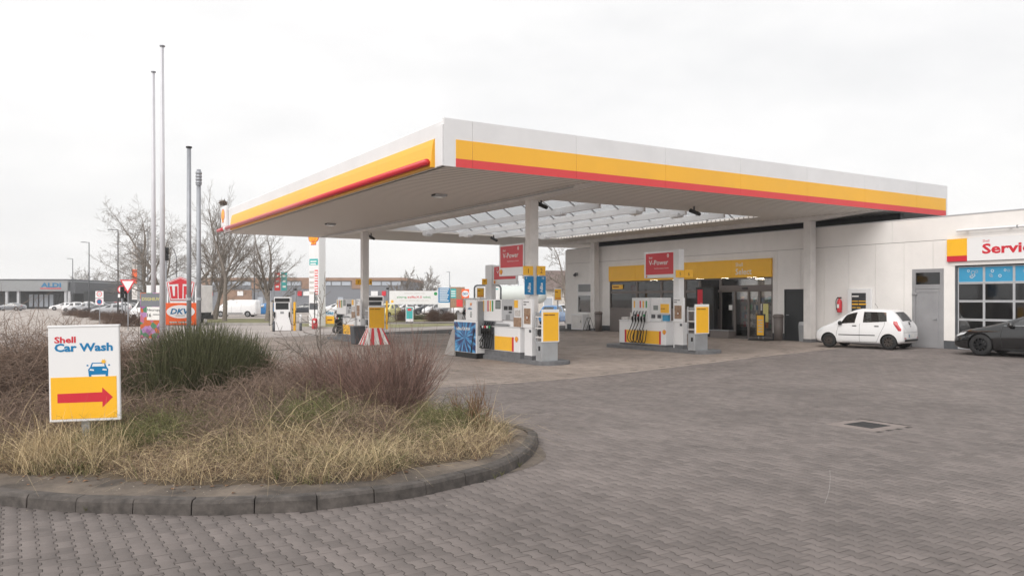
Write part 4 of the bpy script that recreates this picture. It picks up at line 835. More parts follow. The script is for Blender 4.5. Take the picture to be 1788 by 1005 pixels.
# ---- the same set further back along the lane: pumps 7 and 8
DY = 13.4
island_slab(20.5, 19.45+DY, 24.9+DY, 1.15, '')
for o, lab in ((disp56, 'white fuel pump on the far right island below number seven'), (term56, 'waste stand at the end of the far right island'), (post56, 'coffee poster on the far right island')):
    c = copy_tree(o); c.location.y += DY; c.location.z = gz(c.location.x, c.location.y)+0.118; c['label'] = lab
fuel_sign(862.5, 903, (XPY(862, 20.45)[0]+0.002, XPY(851, 20.45)[0]), 463.5, 488, 497, 20.45, 'red and white fuel sign on the far post with number seven', None)
number_plate(842, 850.5, 486.5, 496.5, 34.4, '7', 'small yellow plate with number seven on the far right island')
# ---- island with pumps 1 and 2
island_slab(14.15, 19.7, 25.3, 1.12, '')
X0 = 13.62
t, zt, zb, ht, ys, yl, yr, yy, zz, g = dispenser(X0, 840, 907.5, 573, 616, (842.5, 863), (841, 898), 522.5, 573, 'white fuel pump with coloured hoses beside the column numbered one', 'b')
bx('nozzle_recess', 'grey_dark', t, X0-0.006, X0-0.001, yy(863.5), yy(842), zb+0.02, zz(850, 560)); nozzle_set(t, X0-0.008, ys, zz(850, 524.5), zz(850, 569), zb+0.05, True, 0.36)
bx('head_front', 'white_gloss', t, X0-0.004, X0+0.059, yy(876), yy(841), zz(850, 559.5), ht-0.006, 0.006); bx('card_panel', 'grey_light', t, X0-0.012, X0+0.059, yy(898), yy(876.3), zz(890, 558.5), ht-0.006, 0.006)
bx('display', 'lcd', t, X0-0.01, X0-0.0045, yy(873.5), yy(866), zz(870, 538), zz(870, 525.5)); bx('display_surround', 'dark', t, X0-0.007, X0-0.0042, yy(874.3), yy(865.3), zz(870, 539), zz(870, 524))
for k in range(2): bx('card_slot', 'dark', t, X0-0.018, X0-0.0125, yy(887+k*8), yy(880.5+k*8), zz(885, 541), zz(885, 534))
bx('keypad', 'grey', t, X0-0.02, X0-0.0125, yy(891), yy(884), zz(885, 557.5), zz(885, 549)); bx('button', 'dark', t, X0-0.018, X0-0.0125, yy(894), yy(889), zz(885, 546), zz(885, 543.5)); bx('vent_strip', 'grey', t, X0-0.009, X0-0.001, yy(888), yy(864.5), zt+0.05, zt+0.12)
bx('yellow_panel', 'yellow', t, X0-0.008, X0-0.001, yy(894), yy(864), zb+0.03, zz(864, 586), 0.003); bx('red_bar', 'letter_red', t, X0-0.009, X0-0.001, yy(897), yy(894)-.004, zb+0.03, zz(864, 586)); pecten((X0, yy(902), zz(902, 592.5)), (0,-1,0), 0.17, 'emblem', 'yellow', t)
for k, (pa, pb, qa, qb, m_) in enumerate(((899, 905, 524, 537, 'yellow'), (900, 909, 541, 551, 'print_grey'), (898, 911, 554, 570, 'brown_print'))):
    bx('notice', m_, t, X0-0.03, X0-0.014, yy(pb), yy(pa), zz(900, qb), zz(900, qa), 0.003)
bx('notice_rail', 'white', t, X0-0.013, X0+0.03, yy(911), yy(898.5), zz(900, 571), zz(900, 523))
disp12 = t
col_sign = fuel_sign(874.5, 917, None, 428.5, 468, 482.5, 14.1, 'large red and white fuel sign on the column numbered one', None)
YN = 21.35-0.155-0.07
number_plate(914, 931, 464, 480, YN, '1', 'yellow plate with number one on the front left column'); number_plate(938, 952.5, 464, 480, YN, '2', 'yellow plate with number two on the front left column')
number_plate(916.5, 932, 482, 514, YN, 'AdBlue', 'blue plate with small nine below the yellow number one', 'blue_sign', 'letter_white', '9'); number_plate(938, 953, 482, 514, YN, 'AdBlue', 'blue plate with small ten below the yellow number two', 'blue_sign', 'letter_white', '10')
post12 = poster_tower(13.66, 913, 928.5, 522, 572, 'tall coffee poster on a white stem on the front left island')
term12 = terminal(19.95, (946, 976), 0, 540, 596.5, 634, 'waste stand with large yellow panel at the end of the front left island', '~Bitte Trennen')
ad = thing('additive_pump', 'white pump with blue light burst poster at the left end of the front island', 'fuel pump', (13.6, 24.3, gz(13.6)+0.05))
XA = 13.32; ya = lambda px: XPY(px, XA)[0]; za = lambda px, py: XPZ(px, py, XA)[1]
A0, A1 = ya(831.5), ya(792.5); zb_ = za(831, 617)
bx('base', 'black', ad, XA+0.02, XA+0.6, A0+0.02, A1-0.02, 0.0, zb_-0.001, 0.01); bx('cabinet', 'white_gloss', ad, XA, XA+0.62, A0, A1, zb_, za(831, 560), 0.02); ub = ya(812)
bx('upper_cabinet', 'white_gloss', ad, XA+0.02, XA+0.5, A0+0.02, ub, za(831, 560)+0.001, za(831, 523), 0.02)
q = MB().box(-0.004, 0.0, -(A1-A0)/2+0.03, (A1-A0)/2-0.03, -(za(831, 562)-zb_)/2+0.02, (za(831, 562)-zb_)/2-0.02).build('poster', 'burst_print', ad); q.location = (XA-0.001-13.6, (A0+A1)/2-24.3, (za(831, 562)+zb_)/2-ad.location.z)
text('AdBlue FÜR PKW', 'letter_white', ad, (XA-0.006, A1-0.2, za(812, 576)), (0,-1,0), h=0.10, width=(A1-A0)*0.62, bold=0.02); text('AdBlue', 'letter_blue', ad, (XA+0.02, ub-0.16, za(820, 540)), (0,-1,0), h=0.07, width=0.30, bold=0.02)
pecten((XA+0.02, (A0+ub)/2, za(820, 531)), (0,-1,0), 0.10, 'emblem', 'yellow', ad)
for k, (w_, py) in enumerate(((0.10, 545), (0.14, 548.5), (0.08, 552))): bx('display', 'lcd' if k < 2 else 'dark', ad, XA+0.014, XA+0.0195, (A0+ub)/2-w_/2, (A0+ub)/2+w_/2, za(820, py)-0.025, za(820, py)+0.02)
bx('nozzle_holder', 'grey', ad, XA+0.07, XA+0.42, A0-0.012, A0-0.001, za(831, 560)-0.5, za(831, 526)); MB().tube([(XA-0.02, A0+0.12, za(831, 575)), (XA-0.05, A0+0.2, za(831, 600)), (XA-0.03, A0+0.3, zb_+0.02)], 0.017, 6).build('hose', 'rubber', ad, True, world=True)
cg = thing('concrete_guard', 'grey sloping concrete guard at the left end of the front island', 'guard', (13.6, A1+0.35, gz(13.6)))
MB().prism([(-0.35,0),(0.45,0),(0.45,0.95),(0.28,0.95)], -0.32, 0.32, u=(0,-1,0), o=(0,0,0)).build('block', 'concrete', cg, bevel=0.03)
# ---- island with pumps 3 and 4, striped guard in front
island_slab(14.15, 33.4, 39.5, 1.12, '')
for o, lab in ((disp12, 'white fuel pump beside the column numbered three'), (post12, 'poster holder beside the column numbered three')):
    c = copy_tree(o); c.location.y += 14.3; c['label'] = lab
YN3 = 35.65-0.155-0.07
number_plate(621, 630.5, 487, 497, YN3, '3', 'yellow plate with number three on the rear left column'); number_plate(644.5, 649.5, 487, 497, YN3, '4', 'narrow yellow plate with number four on the rear left column')
sgx, sgy, _ = GP(655, 602); sgd = thing('striped_guard', 'white concrete guard with red stripes at the front of the rear left island', 'guard', (sgx+0.15, sgy+0.45, gz(sgx, sgy)))
def frust(b, t_, h_, x0=0, x1=1):  # strip of the tapered faces between fractions
    return [(-b+2*b*x0, 0), (-b+2*b*x1, 0), (-t_+2*t_*x1, h_), (-t_+2*t_*x0, h_)]
bb, tt, hh = 0.58, 0.30, 0.74
MB().add([(-bb,-bb*.8,0),(bb,-bb*.8,0),(bb,bb*.8,0),(-bb,bb*.8,0),(-tt,-tt*.6,hh),(tt,-tt*.6,hh),(tt,tt*.6,hh),(-tt,tt*.6,hh)], [(0,3,2,1),(4,5,6,7),(0,1,5,4),(1,2,6,5),(2,3,7,6),(3,0,4,7)]).build('block', 'white_dirty', sgd, bevel=0.012)
def stripe(f0, f1, face):
    P = []
    for f, (w_, d_, z_) in ((f0, (bb, bb*.8, 0.004)), (f1, (bb, bb*.8, 0.004)), (f1, (tt, tt*.6, hh-0.004)), (f0, (tt, tt*.6, hh-0.004))):
        P.append((-w_+2*w_*f, -d_-0.004, z_) if face == 0 else (-w_-0.004, d_-2*d_*f, z_))
    MB().add(P, [(0,1,2,3)]).build('red_stripe', 'red', sgd)
for f in (0.16, 0.56): stripe(f, f+0.18, 0); stripe(f, f+0.18, 1)
stripe(0.92, 1.0, 0)
term3 = terminal(sgy+0.35, (643, 672), 0, 533, 574, 600, 'waste stand with yellow panel above the red striped guard', '~Bitte Trennen')
bn3 = thing('waste_bin', 'dark grey open bin left of the red striped guard', 'litter bin', GP(626, 600)); MB().prism([(-0.26,0),(0.26,0),(0.33,0.78),(-0.33,0.78)], -0.25, 0.25).build('body', 'grey_dark', bn3, bevel=0.03); MB().box(-0.35,0.35,-0.28,0.28,0.781,0.83).build('rim', 'grey', bn3, bevel=0.015)
lp = thing('air_column', 'slim white air and water column with yellow hose left of the striped guard', 'air pump', GP(640, 597)); MB().box(-0.16,0.16,-0.12,0.12,0,1.25).build('body', 'white', lp, bevel=0.02); MB().box(-0.12,0.12,-0.126,-0.1205,0.75,1.12).build('panel', 'lcd', lp); MB().tube([(0.19,-0.02,1.1),(0.22,-0.04,0.6),(0.20,-0.03,0.15)],0.05,8).build('hose', 'yellow', lp, True); MB().box(0.161,0.24,-0.08,0.02,0.95,1.25).build('nozzle', 'black', lp, bevel=0.01)
# ---- truck pumps beyond the canopy
def truck_pump(px, py, label, w_=1.30):
    x, y = ZP(px, py, 0); t = thing('truck_pump', label, 'fuel pump', (x, y, gz(x, y)), -TH+0.1, 'truck pumps beyond the canopy'); hw = w_/2
    MB().prism([(-hw*.88,0.02),(hw*.88,0.02),(hw*.78,1.28),(-hw*.78,1.28)], -0.0, -0.7, u=(1,0,0)).build('cabinet', 'white_gloss', t, bevel=0.02)
    MB().box(-hw*.78,hw*.78,0.02,0.7,1.281,2.16).build('head', 'white_gloss', t, bevel=0.02); MB().box(-hw*.62,hw*.62,0.005,0.0195,1.38,1.80).build('display', 'screen', t); MB().box(-hw*.70,hw*.72,-0.02,0.0195,1.86,2.10).build('canopy_visor', 'black', t, bevel=0.01)
    MB().box(-0.11,0.11,-0.012,-0.001,1.10,1.24).build('keypad', 'grey', t)
    for s_ in (-1, 1):
        MB().box(s_*hw*.72-0.05,s_*hw*.72+0.05,-0.09,-0.01,0.88,1.22).build('nozzle', 'black', t, bevel=0.015)
        MB().tube([(s_*hw*.72,-0.06,0.88),(s_*hw*.9,-0.09,0.45),(s_*hw*1.2,-0.06,0.35),(s_*hw*1.28,0.1,0.7),(s_*hw*1.25,0.25,1.3)],0.022,6).build('hose', 'rubber', t, True)
        MB().box(s_*hw*1.12-0.06,s_*hw*1.12+0.06,0.2,0.55,0,1.85).build('side_column', 'cream' if s_ < 0 else 'yellow', t, bevel=0.01); MB().tube([(s_*hw*1.2,0.4,1.85),(s_*hw*1.2,0.4,2.6)],0.05,8).build('hose_mast', 'galv', t); MB().box(s_*hw*1.2-0.08,s_*hw*1.2+0.08,0.32,0.48,2.6,2.7).build('mast_cap', 'black', t)
    return t
truck_pump(492.5, 578, 'white truck pump with black visor left of the price pylon')
truck_pump(655, 577.5, 'white truck pump partly hidden behind the column numbered three')
for px, py, m2, lab in ((478, 579, 'grey_dark', 'dark bollard at the left foot of the truck pump'), (525, 578, 'white', 'white bollard with dark base right of the truck pump'), (604, 577, 'grey_dark', 'grey bin like bollard right of the price pylon')):
    x, y = ZP(px, py, 0); t = thing('bollard', lab, 'bollard', (x, y, gz(x, y)), 0, 'bollards around the truck pumps'); MB().lathe([(0.08,0),(0.08,0.5)], 12).build('base', 'grey_dark', t, True); MB().lathe([(0.075,0.501),(0.075,1.0 if m2 == 'white' else 0.62),(0.05,1.05 if m2 == 'white' else 0.66),(0,1.06 if m2 == 'white' else 0.67)], 12).build('top', m2, t, True)
# ================================================================== VEHICLES
def car_shell(ST, glass_top, glass_side, wheels, wr_, sub=2, name='car'):
    # ST: stations (x_low, x_top, zb, zbelt, ztop, w, wt)
    V = []; ring = 14; F_ = []; MI = []
    for (xl, xt, zb, zs, ztp, w_, wt) in ST:
        zm = zb+(zs-zb)*0.55
        half = [(xl, 0, zb), (xl, w_*0.86, zb), (xl, w_*0.985, zb+0.09), (xl, w_, zm), (xl*0.85+xt*0.15, w_*0.975, zs), (xt, wt, ztp-0.055*min(1, max(0.3, (ztp-zs)/0.4))), (xt, wt*0.86, ztp-0.005), (xt, 0, ztp+0.012)]
        V += half+[(x, -y, z) for x, y, z in reversed(half[1:7])]
    n = len(ST)
    for i in range(n-1):
        for j in range(ring):
            F_.append((i*ring+j, i*ring+(j+1) % ring, (i+1)*ring+(j+1) % ring, (i+1)*ring+j))
            side = j if j < 7 else 13-j
            g = (i in glass_top and side == 6) or (i in glass_side and side == 4)
            MI.append(1 if g else 0)
    F_ += [tuple(reversed(range(ring))), tuple((n-1)*ring+k for k in range(ring))]; MI += [0, 0]
    me = bpy.data.meshes.new(name); me.from_pydata(V, [], F_)
    bm = bmesh.new(); bm.from_mesh(me); bmesh.ops.recalc_face_normals(bm, faces=bm.faces); bm.to_mesh(me); bm.free()
    for m_ in ('paint_white', 'glass_car', 'black'): me.materials.append(MATS[m_])
    me.polygons.foreach_set('material_index', MI)
    ob = bpy.data.objects.new(name, me); COL.objects.link(ob)
    s_ = ob.modifiers.new('s', 'SUBSURF'); s_.levels = sub; s_.render_levels = sub
    cut = MB(); hw = max(s[5] for s in ST)
    for x in wheels:
        for sd_ in (-1, 1):
            P = [(math.cos(2*math.pi*k/22)*wr_*1.13+x, math.sin(2*math.pi*k/22)*wr_*1.13+wr_) for k in range(22)]
            cut.prism(P, sd_*(hw-0.24), sd_*(hw+0.2), u=(1,0,0), v=(0,0,1), n=(0,1,0))
    co = cut.build('cut', 'black'); co.data.materials.clear()
    for m_ in ('paint_white', 'glass_car', 'black'): co.data.materials.append(MATS[m_])
    co.data.polygons.foreach_set('material_index', [2]*len(co.data.polygons))
    b = ob.modifiers.new('b', 'BOOLEAN'); b.operation = 'DIFFERENCE'; b.object = co; b.solver = 'EXACT'
    dg = bpy.context.evaluated_depsgraph_get(); dg.update(); ev = bpy.data.meshes.new_from_object(ob.evaluated_get(dg))
    bpy.data.objects.remove(ob); bpy.data.objects.remove(co)
    bm = bmesh.new(); bm.from_mesh(ev); bvh = BVHTree.FromBMesh(bm); bm.free()
    # split by material, and the glass by island
    out = {}
    vs = [v.co.copy() for v in ev.vertices]; polys = [(tuple(p.vertices), p.material_index) for p in ev.polygons]
    def submesh(pl, nm, m_, smooth=True):
        idx = {}; v2 = []; f2 = []
        for p in pl:
            q = []
            for i in p:
                if i not in idx: idx[i] = len(v2); v2.append(vs[i])
                q.append(idx[i])
            f2.append(q)
        me2 = bpy.data.meshes.new(nm); me2.from_pydata(v2, [], f2); me2.materials.append(MATS[m_])
        if smooth: me2.polygons.foreach_set('use_smooth', [True]*len(f2))
        return me2
    parts = [('body', submesh([p for p, k in polys if k == 0], 'body', 'paint_white'))]
    for kk, nm_, mm_ in ((1, 'window', 'glass_car'), (2, 'wheel_well', 'black')):
        gl = [p for p, k in polys if k == kk]; par = {}
        def fd(a):
            while par.setdefault(a, a) != a: par[a] = par[par[a]]; a = par[a]
            return a
        for p in gl:
            for q in p[1:]: par[fd(q)] = fd(p[0])
        isl = {}
        for p in gl: isl.setdefault(fd(p[0]), []).append(p)
        for pl in isl.values(): parts.append((nm_, submesh(pl, nm_, mm_, kk == 1)))
    return parts, bvh
def side_pt(bvh, x, z, s_, off=0.004):
    h = bvh.ray_cast(Vector((x, s_*3, z)), Vector((0, -s_, 0)))
    if h[0] is None: return Vector((x, s_*0.7, z))
    return h[0]+Vector((0, s_*off, 0))
def end_pt(bvh, y, z, e_, off=0.004):
    h = bvh.ray_cast(Vector((e_*10, y, z)), Vector((-e_, 0, 0)))
    if h[0] is None: return Vector((0 if e_ < 0 else 3.5, y, z))
    return h[0]+Vector((e_*off, 0, 0))
def patch(fn, poly, rings=3):
    # polygon projected onto the body as a fan of rings
    cx_ = sum(p[0] for p in poly)/len(poly); cz_ = sum(p[1] for p in poly)/len(poly); n = len(poly); vs = [fn(cx_, cz_)]; fs = []
    for r in range(1, rings+1):
        for p in poly: vs.append(fn(cx_+(p[0]-cx_)*r/rings, cz_+(p[1]-cz_)*r/rings))
    for k in range(n): fs.append((0, 1+k, 1+(k+1) % n))
    for r in range(rings-1):
        for k in range(n): a = 1+r*n; b = a+n; fs.append((a+k, b+k, b+(k+1) % n, a+(k+1) % n))
    return MB().add(vs, fs)
def wheel_mesh(root, x, y, r, w_, rim, spokes=8):
    s_ = 1 if y > 0 else -1
    ty = MB().lathe([(r*0.62, -w_/2), (r*0.90, -w_/2), (r*0.985, -w_*0.36), (r, -w_*0.15), (r, w_*0.15), (r*0.985, w_*0.36), (r*0.90, w_/2), (r*0.62, w_/2)], 26, (0, 0, 0), 'y', False).build('tyre', 'rubber', root, True); ty.location = (x, y-s_*w_/2, r)
    yo = s_*w_*0.36
    mb = MB().lathe([(r*0.12, yo+s_*0.015), (r*0.2, yo+s_*0.01), (r*0.56, yo-s_*0.05), (r*0.60, yo+s_*0.01), (r*0.645, yo+s_*0.025), (r*0.645, yo-s_*0.02)], 26, (0,0,0), 'y', False)
    for k in range(spokes):
        a = 2*math.pi*k/spokes; d = Vector((math.cos(a), 0, math.sin(a))); t = Vector((-math.sin(a), 0, math.cos(a)))
        P = [d*r*0.13-t*0.022, d*r*0.60-t*0.028, d*r*0.60+t*0.028, d*r*0.13+t*0.022]
        mb.add([p+Vector((0, yo+s_*0.018, 0)) for p in P]+[p+Vector((0, yo-s_*0.03, 0)) for p in P], [(0,1,2,3),(0,4,5,1),(1,5,6,2),(2,6,7,3),(3,7,4,0)])
    rm = mb.build('rim', rim, ty)
    return ty
def add_line(bvh, root, path, s_, r, m_, nm):
    pts = []
    for i in range(len(path)-1):
        for k in range(6): t = k/6; pts.append((path[i][0]*(1-t)+path[i+1][0]*t, path[i][1]*(1-t)+path[i+1][1]*t))
    pts.append(path[-1]); MB().tube([side_pt(bvh, x, z, s_, 0.0) for x, z in pts], r, 5).build(nm, m_, root)
# (x_low, x_top, zb, zbelt, ztop, w, wt)
HATCH = [(0.00,0.06,0.30,0.58,0.63,0.56,0.46),(0.10,0.16,0.20,0.66,0.74,0.72,0.60),(0.38,0.42,0.17,0.78,0.88,0.795,0.68),(0.78,0.82,0.17,0.89,0.99,0.80,0.70),(0.92,1.42,0.17,0.93,1.47,0.80,0.60),(1.80,1.84,0.17,0.97,1.56,0.80,0.60),(1.93,1.93,0.17,0.98,1.565,0.80,0.60),(2.62,2.58,0.17,1.02,1.55,0.80,0.59),(2.98,2.86,0.17,1.08,1.53,0.80,0.585),(3.22,3.10,0.18,1.06,1.49,0.79,0.57),(3.50,3.43,0.24,0.98,1.05,0.76,0.60),(3.56,3.54,0.30,0.74,0.80,0.70,0.55)]
SEDAN = [(0.00,0.06,0.28,0.52,0.60,0.62,0.50),(0.14,0.22,0.18,0.64,0.72,0.82,0.68),(0.60,0.62,0.15,0.78,0.85,0.91,0.78),(1.30,1.32,0.15,0.88,0.97,0.92,0.80),(1.50,2.35,0.15,0.92,1.38,0.92,0.64),(2.50,2.58,0.15,0.95,1.44,0.92,0.63),(2.64,2.68,0.15,0.95,1.445,0.92,0.63),(3.40,3.30,0.15,0.97,1.42,0.92,0.62),(3.85,3.62,0.15,0.99,1.36,0.92,0.61),(4.20,4.28,0.16,1.00,1.07,0.90,0.72),(4.70,4.72,0.20,0.98,1.05,0.86,0.70),(4.86,4.84,0.32,0.72,0.80,0.78,0.6)]
VAN = [(0.00,0.06,0.30,0.70,0.86,0.74,0.62),(0.14,0.20,0.22,0.86,1.00,0.90,0.78),(0.55,0.66,0.20,1.00,1.14,0.97,0.86),(0.80,1.46,0.20,1.08,1.88,0.97,0.80),(1.75,1.80,0.20,1.12,1.96,0.97,0.80),(1.95,1.97,0.20,1.13,1.965,0.97,0.80),(2.6,2.6,0.20,1.14,1.97,0.97,0.81),(4.0,4.0,0.20,1.15,1.97,0.97,0.81),(4.80,4.78,0.20,1.15,1.96,0.96,0.80),(4.99,4.95,0.26,1.14,1.90,0.93,0.78)]
hp, hb_ = car_shell(HATCH, {3, 9}, {4, 6, 7}, (0.66, 3.00), 0.285); sp_, sb_ = car_shell(SEDAN, {3, 8}, {4, 6, 7}, (0.92, 3.75), 0.335); vp_, vb_ = car_shell(VAN, {2}, {3}, (0.86, 3.95), 0.33)
def instance_car(parts, name, label, loc, rz, paint, wheels, rw, hw, rim, group=None, cat='car', scale=1.0, xc=1.75, spokes=8):
    t = thing(name, label, cat, loc, rz, group); t.scale = (scale,)*3
    for nm, me in parts:
        o = bpy.data.objects.new(nm, me); COL.objects.link(o); o.parent = t; o.location = (-xc, 0, 0)
        if nm == 'body': o.material_slots[0].link = 'OBJECT'; o.material_slots[0].material = MATS[paint]
    for x in wheels:
        for s_ in (-1, 1): wheel_mesh(t, x-xc, s_*(hw-0.03), rw, 0.20, rim, spokes)
    return t
def off(t, bvh_fn): pass
class Shift:   # builds in car coordinates, parent space is shifted by -xc
    def __init__(s, t, xc): s.t = t; s.xc = xc
    def put(s, mb, nm, m_, smooth=False, bevel=0):
        mb.v = [(p[0]-s.xc, p[1], p[2]) for p in mb.v]; return mb.build(nm, m_, s.t, smooth, bevel)
def lineS(S, bvh, path, s_, r, m_, nm, o_=0.0):
    pts = []
    for i in range(len(path)-1):
        for k in range(6): t = k/6; pts.append((path[i][0]*(1-t)+path[i+1][0]*t, path[i][1]*(1-t)+path[i+1][1]*t))
    pts.append(path[-1]); S.put(MB().tube([side_pt(bvh, x, z, s_, o_) for x, z in pts], r, 5), nm, m_)
def heading(dx, dy): return math.atan2(-dy, -dx)      # local -x is the nose
# --- white hatchback by the wall (nose to the far left)
fwp, rwp = Vector(GP(1446.5, 606.6)), Vector(GP(1551, 611)); dv = (fwp-rwp); dv.z = 0; wb = dv.length; dv.normalize()
sc_h = wb/2.34; hd = heading(dv.x, dv.y); nrm = Vector((dv.y, -dv.x, 0))      # right of nose direction (away from camera?)
if nrm.x < 0: nrm = -nrm
ctr = (fwp+rwp)/2+nrm*0.78*sc_h
hx = thing  # keep name short
HC = instance_car(hp, 'hatchback_car', 'small white five door hatchback parked against the wall with its tail towards the yard', (ctr.x, ctr.y, gz(ctr.x, ctr.y)+0.004), hd, 'paint_white', (0.66, 3.00), 0.285, 0.80, 'rim_steel', 'cars parked by the service bays', 'car', sc_h, 1.83, 9)
S = Shift(HC, 1.83)
def dress_hatch(S, bvh):
    for s_ in (-1, 1):
        lineS(S, bvh, [(0.95, 0.26), (1.0, 0.62), (1.08, 0.93)], s_, 0.005, 'dark', 'door_gap'); lineS(S, bvh, [(1.90, 0.26), (1.90, 0.6), (1.90, 0.96)], s_, 0.005, 'dark', 'door_gap'); lineS(S, bvh, [(2.55, 0.27), (2.70, 0.62), (2.84, 0.90), (2.86, 1.05)], s_, 0.005, 'dark', 'door_gap'); lineS(S, bvh, [(0.96, 0.255), (2.55, 0.265)], s_, 0.005, 'dark', 'door_gap')
        lineS(S, bvh, [(1.08, 0.52), (1.9, 0.525), (2.5, 0.53)], s_, 0.018, 'black', 'side_moulding')
        for x in (1.70, 2.56): q = side_pt(bvh, x, 0.88, s_, 0.012); S.put(MB().box(q.x-0.085, q.x+0.085, q.y-0.015, q.y+0.015, 0.865, 0.90), 'door_handle', 'black', bevel=0.012)
        q = side_pt(bvh, 1.16, 0.98, s_, 0.09); S.put(MB().lathe([(0.0,-0.07),(0.07,-0.06),(0.085,0),(0.07,0.05),(0,0.06)], 12, tuple(q), 'x'), 'mirror', 'black', True)
        S.put(patch(lambda x, z: side_pt(bvh, x, z, s_, 0.010), [(3.16,1.10),(3.30,1.08),(3.36,0.96),(3.47,0.80),(3.46,0.72),(3.36,0.72),(3.28,0.84),(3.18,0.98)]), 'tail_light', 'tail', True)
        S.put(patch(lambda x, z: side_pt(bvh, x, z, s_, 0.008), [(0.16,0.66),(0.40,0.80),(0.46,0.76),(0.30,0.62),(0.18,0.58)]), 'headlight', 'lamp_glass', True)
        S.put(patch(lambda y, z: end_pt(bvh, y, z, 1, 0.010), [(s_*0.50,0.42),(s_*0.66,0.43),(s_*0.66,0.46),(s_*0.50,0.455)]), 'reflector', 'tail', True)
    S.put(patch(lambda y, z: end_pt(bvh, y, z, 1, 0.010), [(-0.26,0.46),(0.26,0.46),(0.26,0.58),(-0.26,0.58)]), 'number_plate', 'plate'); S.put(patch(lambda y, z: end_pt(bvh, y, z, 1, 0.016), [(-0.26,0.46),(-0.21,0.46),(-0.21,0.58),(-0.26,0.58)]), 'plate_strip', 'blue_sign')
    S.put(MB().tube([end_pt(bvh, y, 0.66+0.0*abs(y), 1, 0.0) for y in np.linspace(-0.68, 0.68, 13)], 0.005, 5), 'hatch_gap', 'dark')
    S.put(MB().tube([end_pt(bvh, y, 0.36, 1, -0.01) for y in np.linspace(-0.60, 0.60, 13)], 0.05, 6), 'lower_bumper', 'black', True)
    q = end_pt(bvh, 0, 0.90, 1, 0.012); S.put(MB().lathe([(0.03,-0.006),(0.05,-0.006),(0.05,0.006),(0.03,0.006)], 14, (q.x, 0, 0.88), 'x'), 'badge', 'steel')
    S.put(MB().tube([end_pt(bvh, 0.0, 1.02, 1, 0.02), end_pt(bvh, 0.0, 0.95, 1, 0.03)], 0.028, 8).tube([end_pt(bvh, 0.02, 1.05, 1, 0.02), end_pt(bvh, 0.38, 1.08, 1, 0.015)], 0.010, 6), 'wiper', 'black')
    S.put(MB().tube([(2.3, 0, 1.57), (2.18, 0, 1.75)], 0.006, 5), 'aerial', 'black')
dress_hatch(S, hb_)
# --- dark saloon nosing in from the right edge
fw = Vector(GP(1711, 621.5)); dv2 = Vector((-0.10, 0.995, 0)).normalized(); hd2 = heading(dv2.x, dv2.y); nr2 = Vector((dv2.y, -dv2.x, 0)); nr2 = nr2 if nr2.x > 0 else -nr2
c2_ = fw+nr2*0.90-dv2*(3.75-0.92)/2
MZ = instance_car(sp_, 'saloon_car', 'dark grey saloon with black wheels in front of the garage door', (c2_.x, c2_.y, gz(c2_.x)), hd2, 'paint_dark', (0.92, 3.75), 0.335, 0.92, 'rim_black', 'cars parked by the service bays', 'car', 1.0, 2.335, 10)
S = Shift(MZ, 2.335)
for s_ in (-1, 1):
    for p in ([(1.55,0.26),(1.5,0.6),(1.56,0.90)], [(2.62,0.26),(2.62,0.6),(2.62,0.93)], [(1.56,0.25),(2.62,0.25)]): lineS(S, sb_, p, s_, 0.006, 'black', 'door_gap')
    q = side_pt(sb_, 1.80, 0.97, s_, 0.10); S.put(MB().lathe([(0.0,-0.09),(0.07,-0.07),(0.085,0),(0.07,0.06),(0,0.07)], 12, tuple(q), 'x'), 'mirror', 'paint_dark', True); q = side_pt(sb_, 2.45, 0.86, s_, 0.012); S.put(MB().box(q.x-0.1, q.x+0.1, q.y-0.012, q.y+0.012, 0.84, 0.87), 'door_handle', 'paint_dark', bevel=0.01)
    S.put(patch(lambda x, z: side_pt(sb_, x, z, s_, 0.008), [(0.12,0.60),(0.30,0.68),(0.52,0.73),(0.42,0.65),(0.18,0.57)]), 'headlight', 'lamp_glass', True)
    lineS(S, sb_, [(1.5, 0.22), (3.2, 0.22)], s_, 0.02, 'black', 'sill'); lineS(S, sb_, [(1.58, 0.945), (2.2, 0.955), (2.9, 0.975)], s_, 0.008, 'steel', 'window_trim', -0.002)
S.put(patch(lambda y, z: end_pt(sb_, y, z, -1, 0.008), [(-0.5,0.34),(0.5,0.34),(0.42,0.56),(-0.42,0.56)]), 'grille', 'black', True)
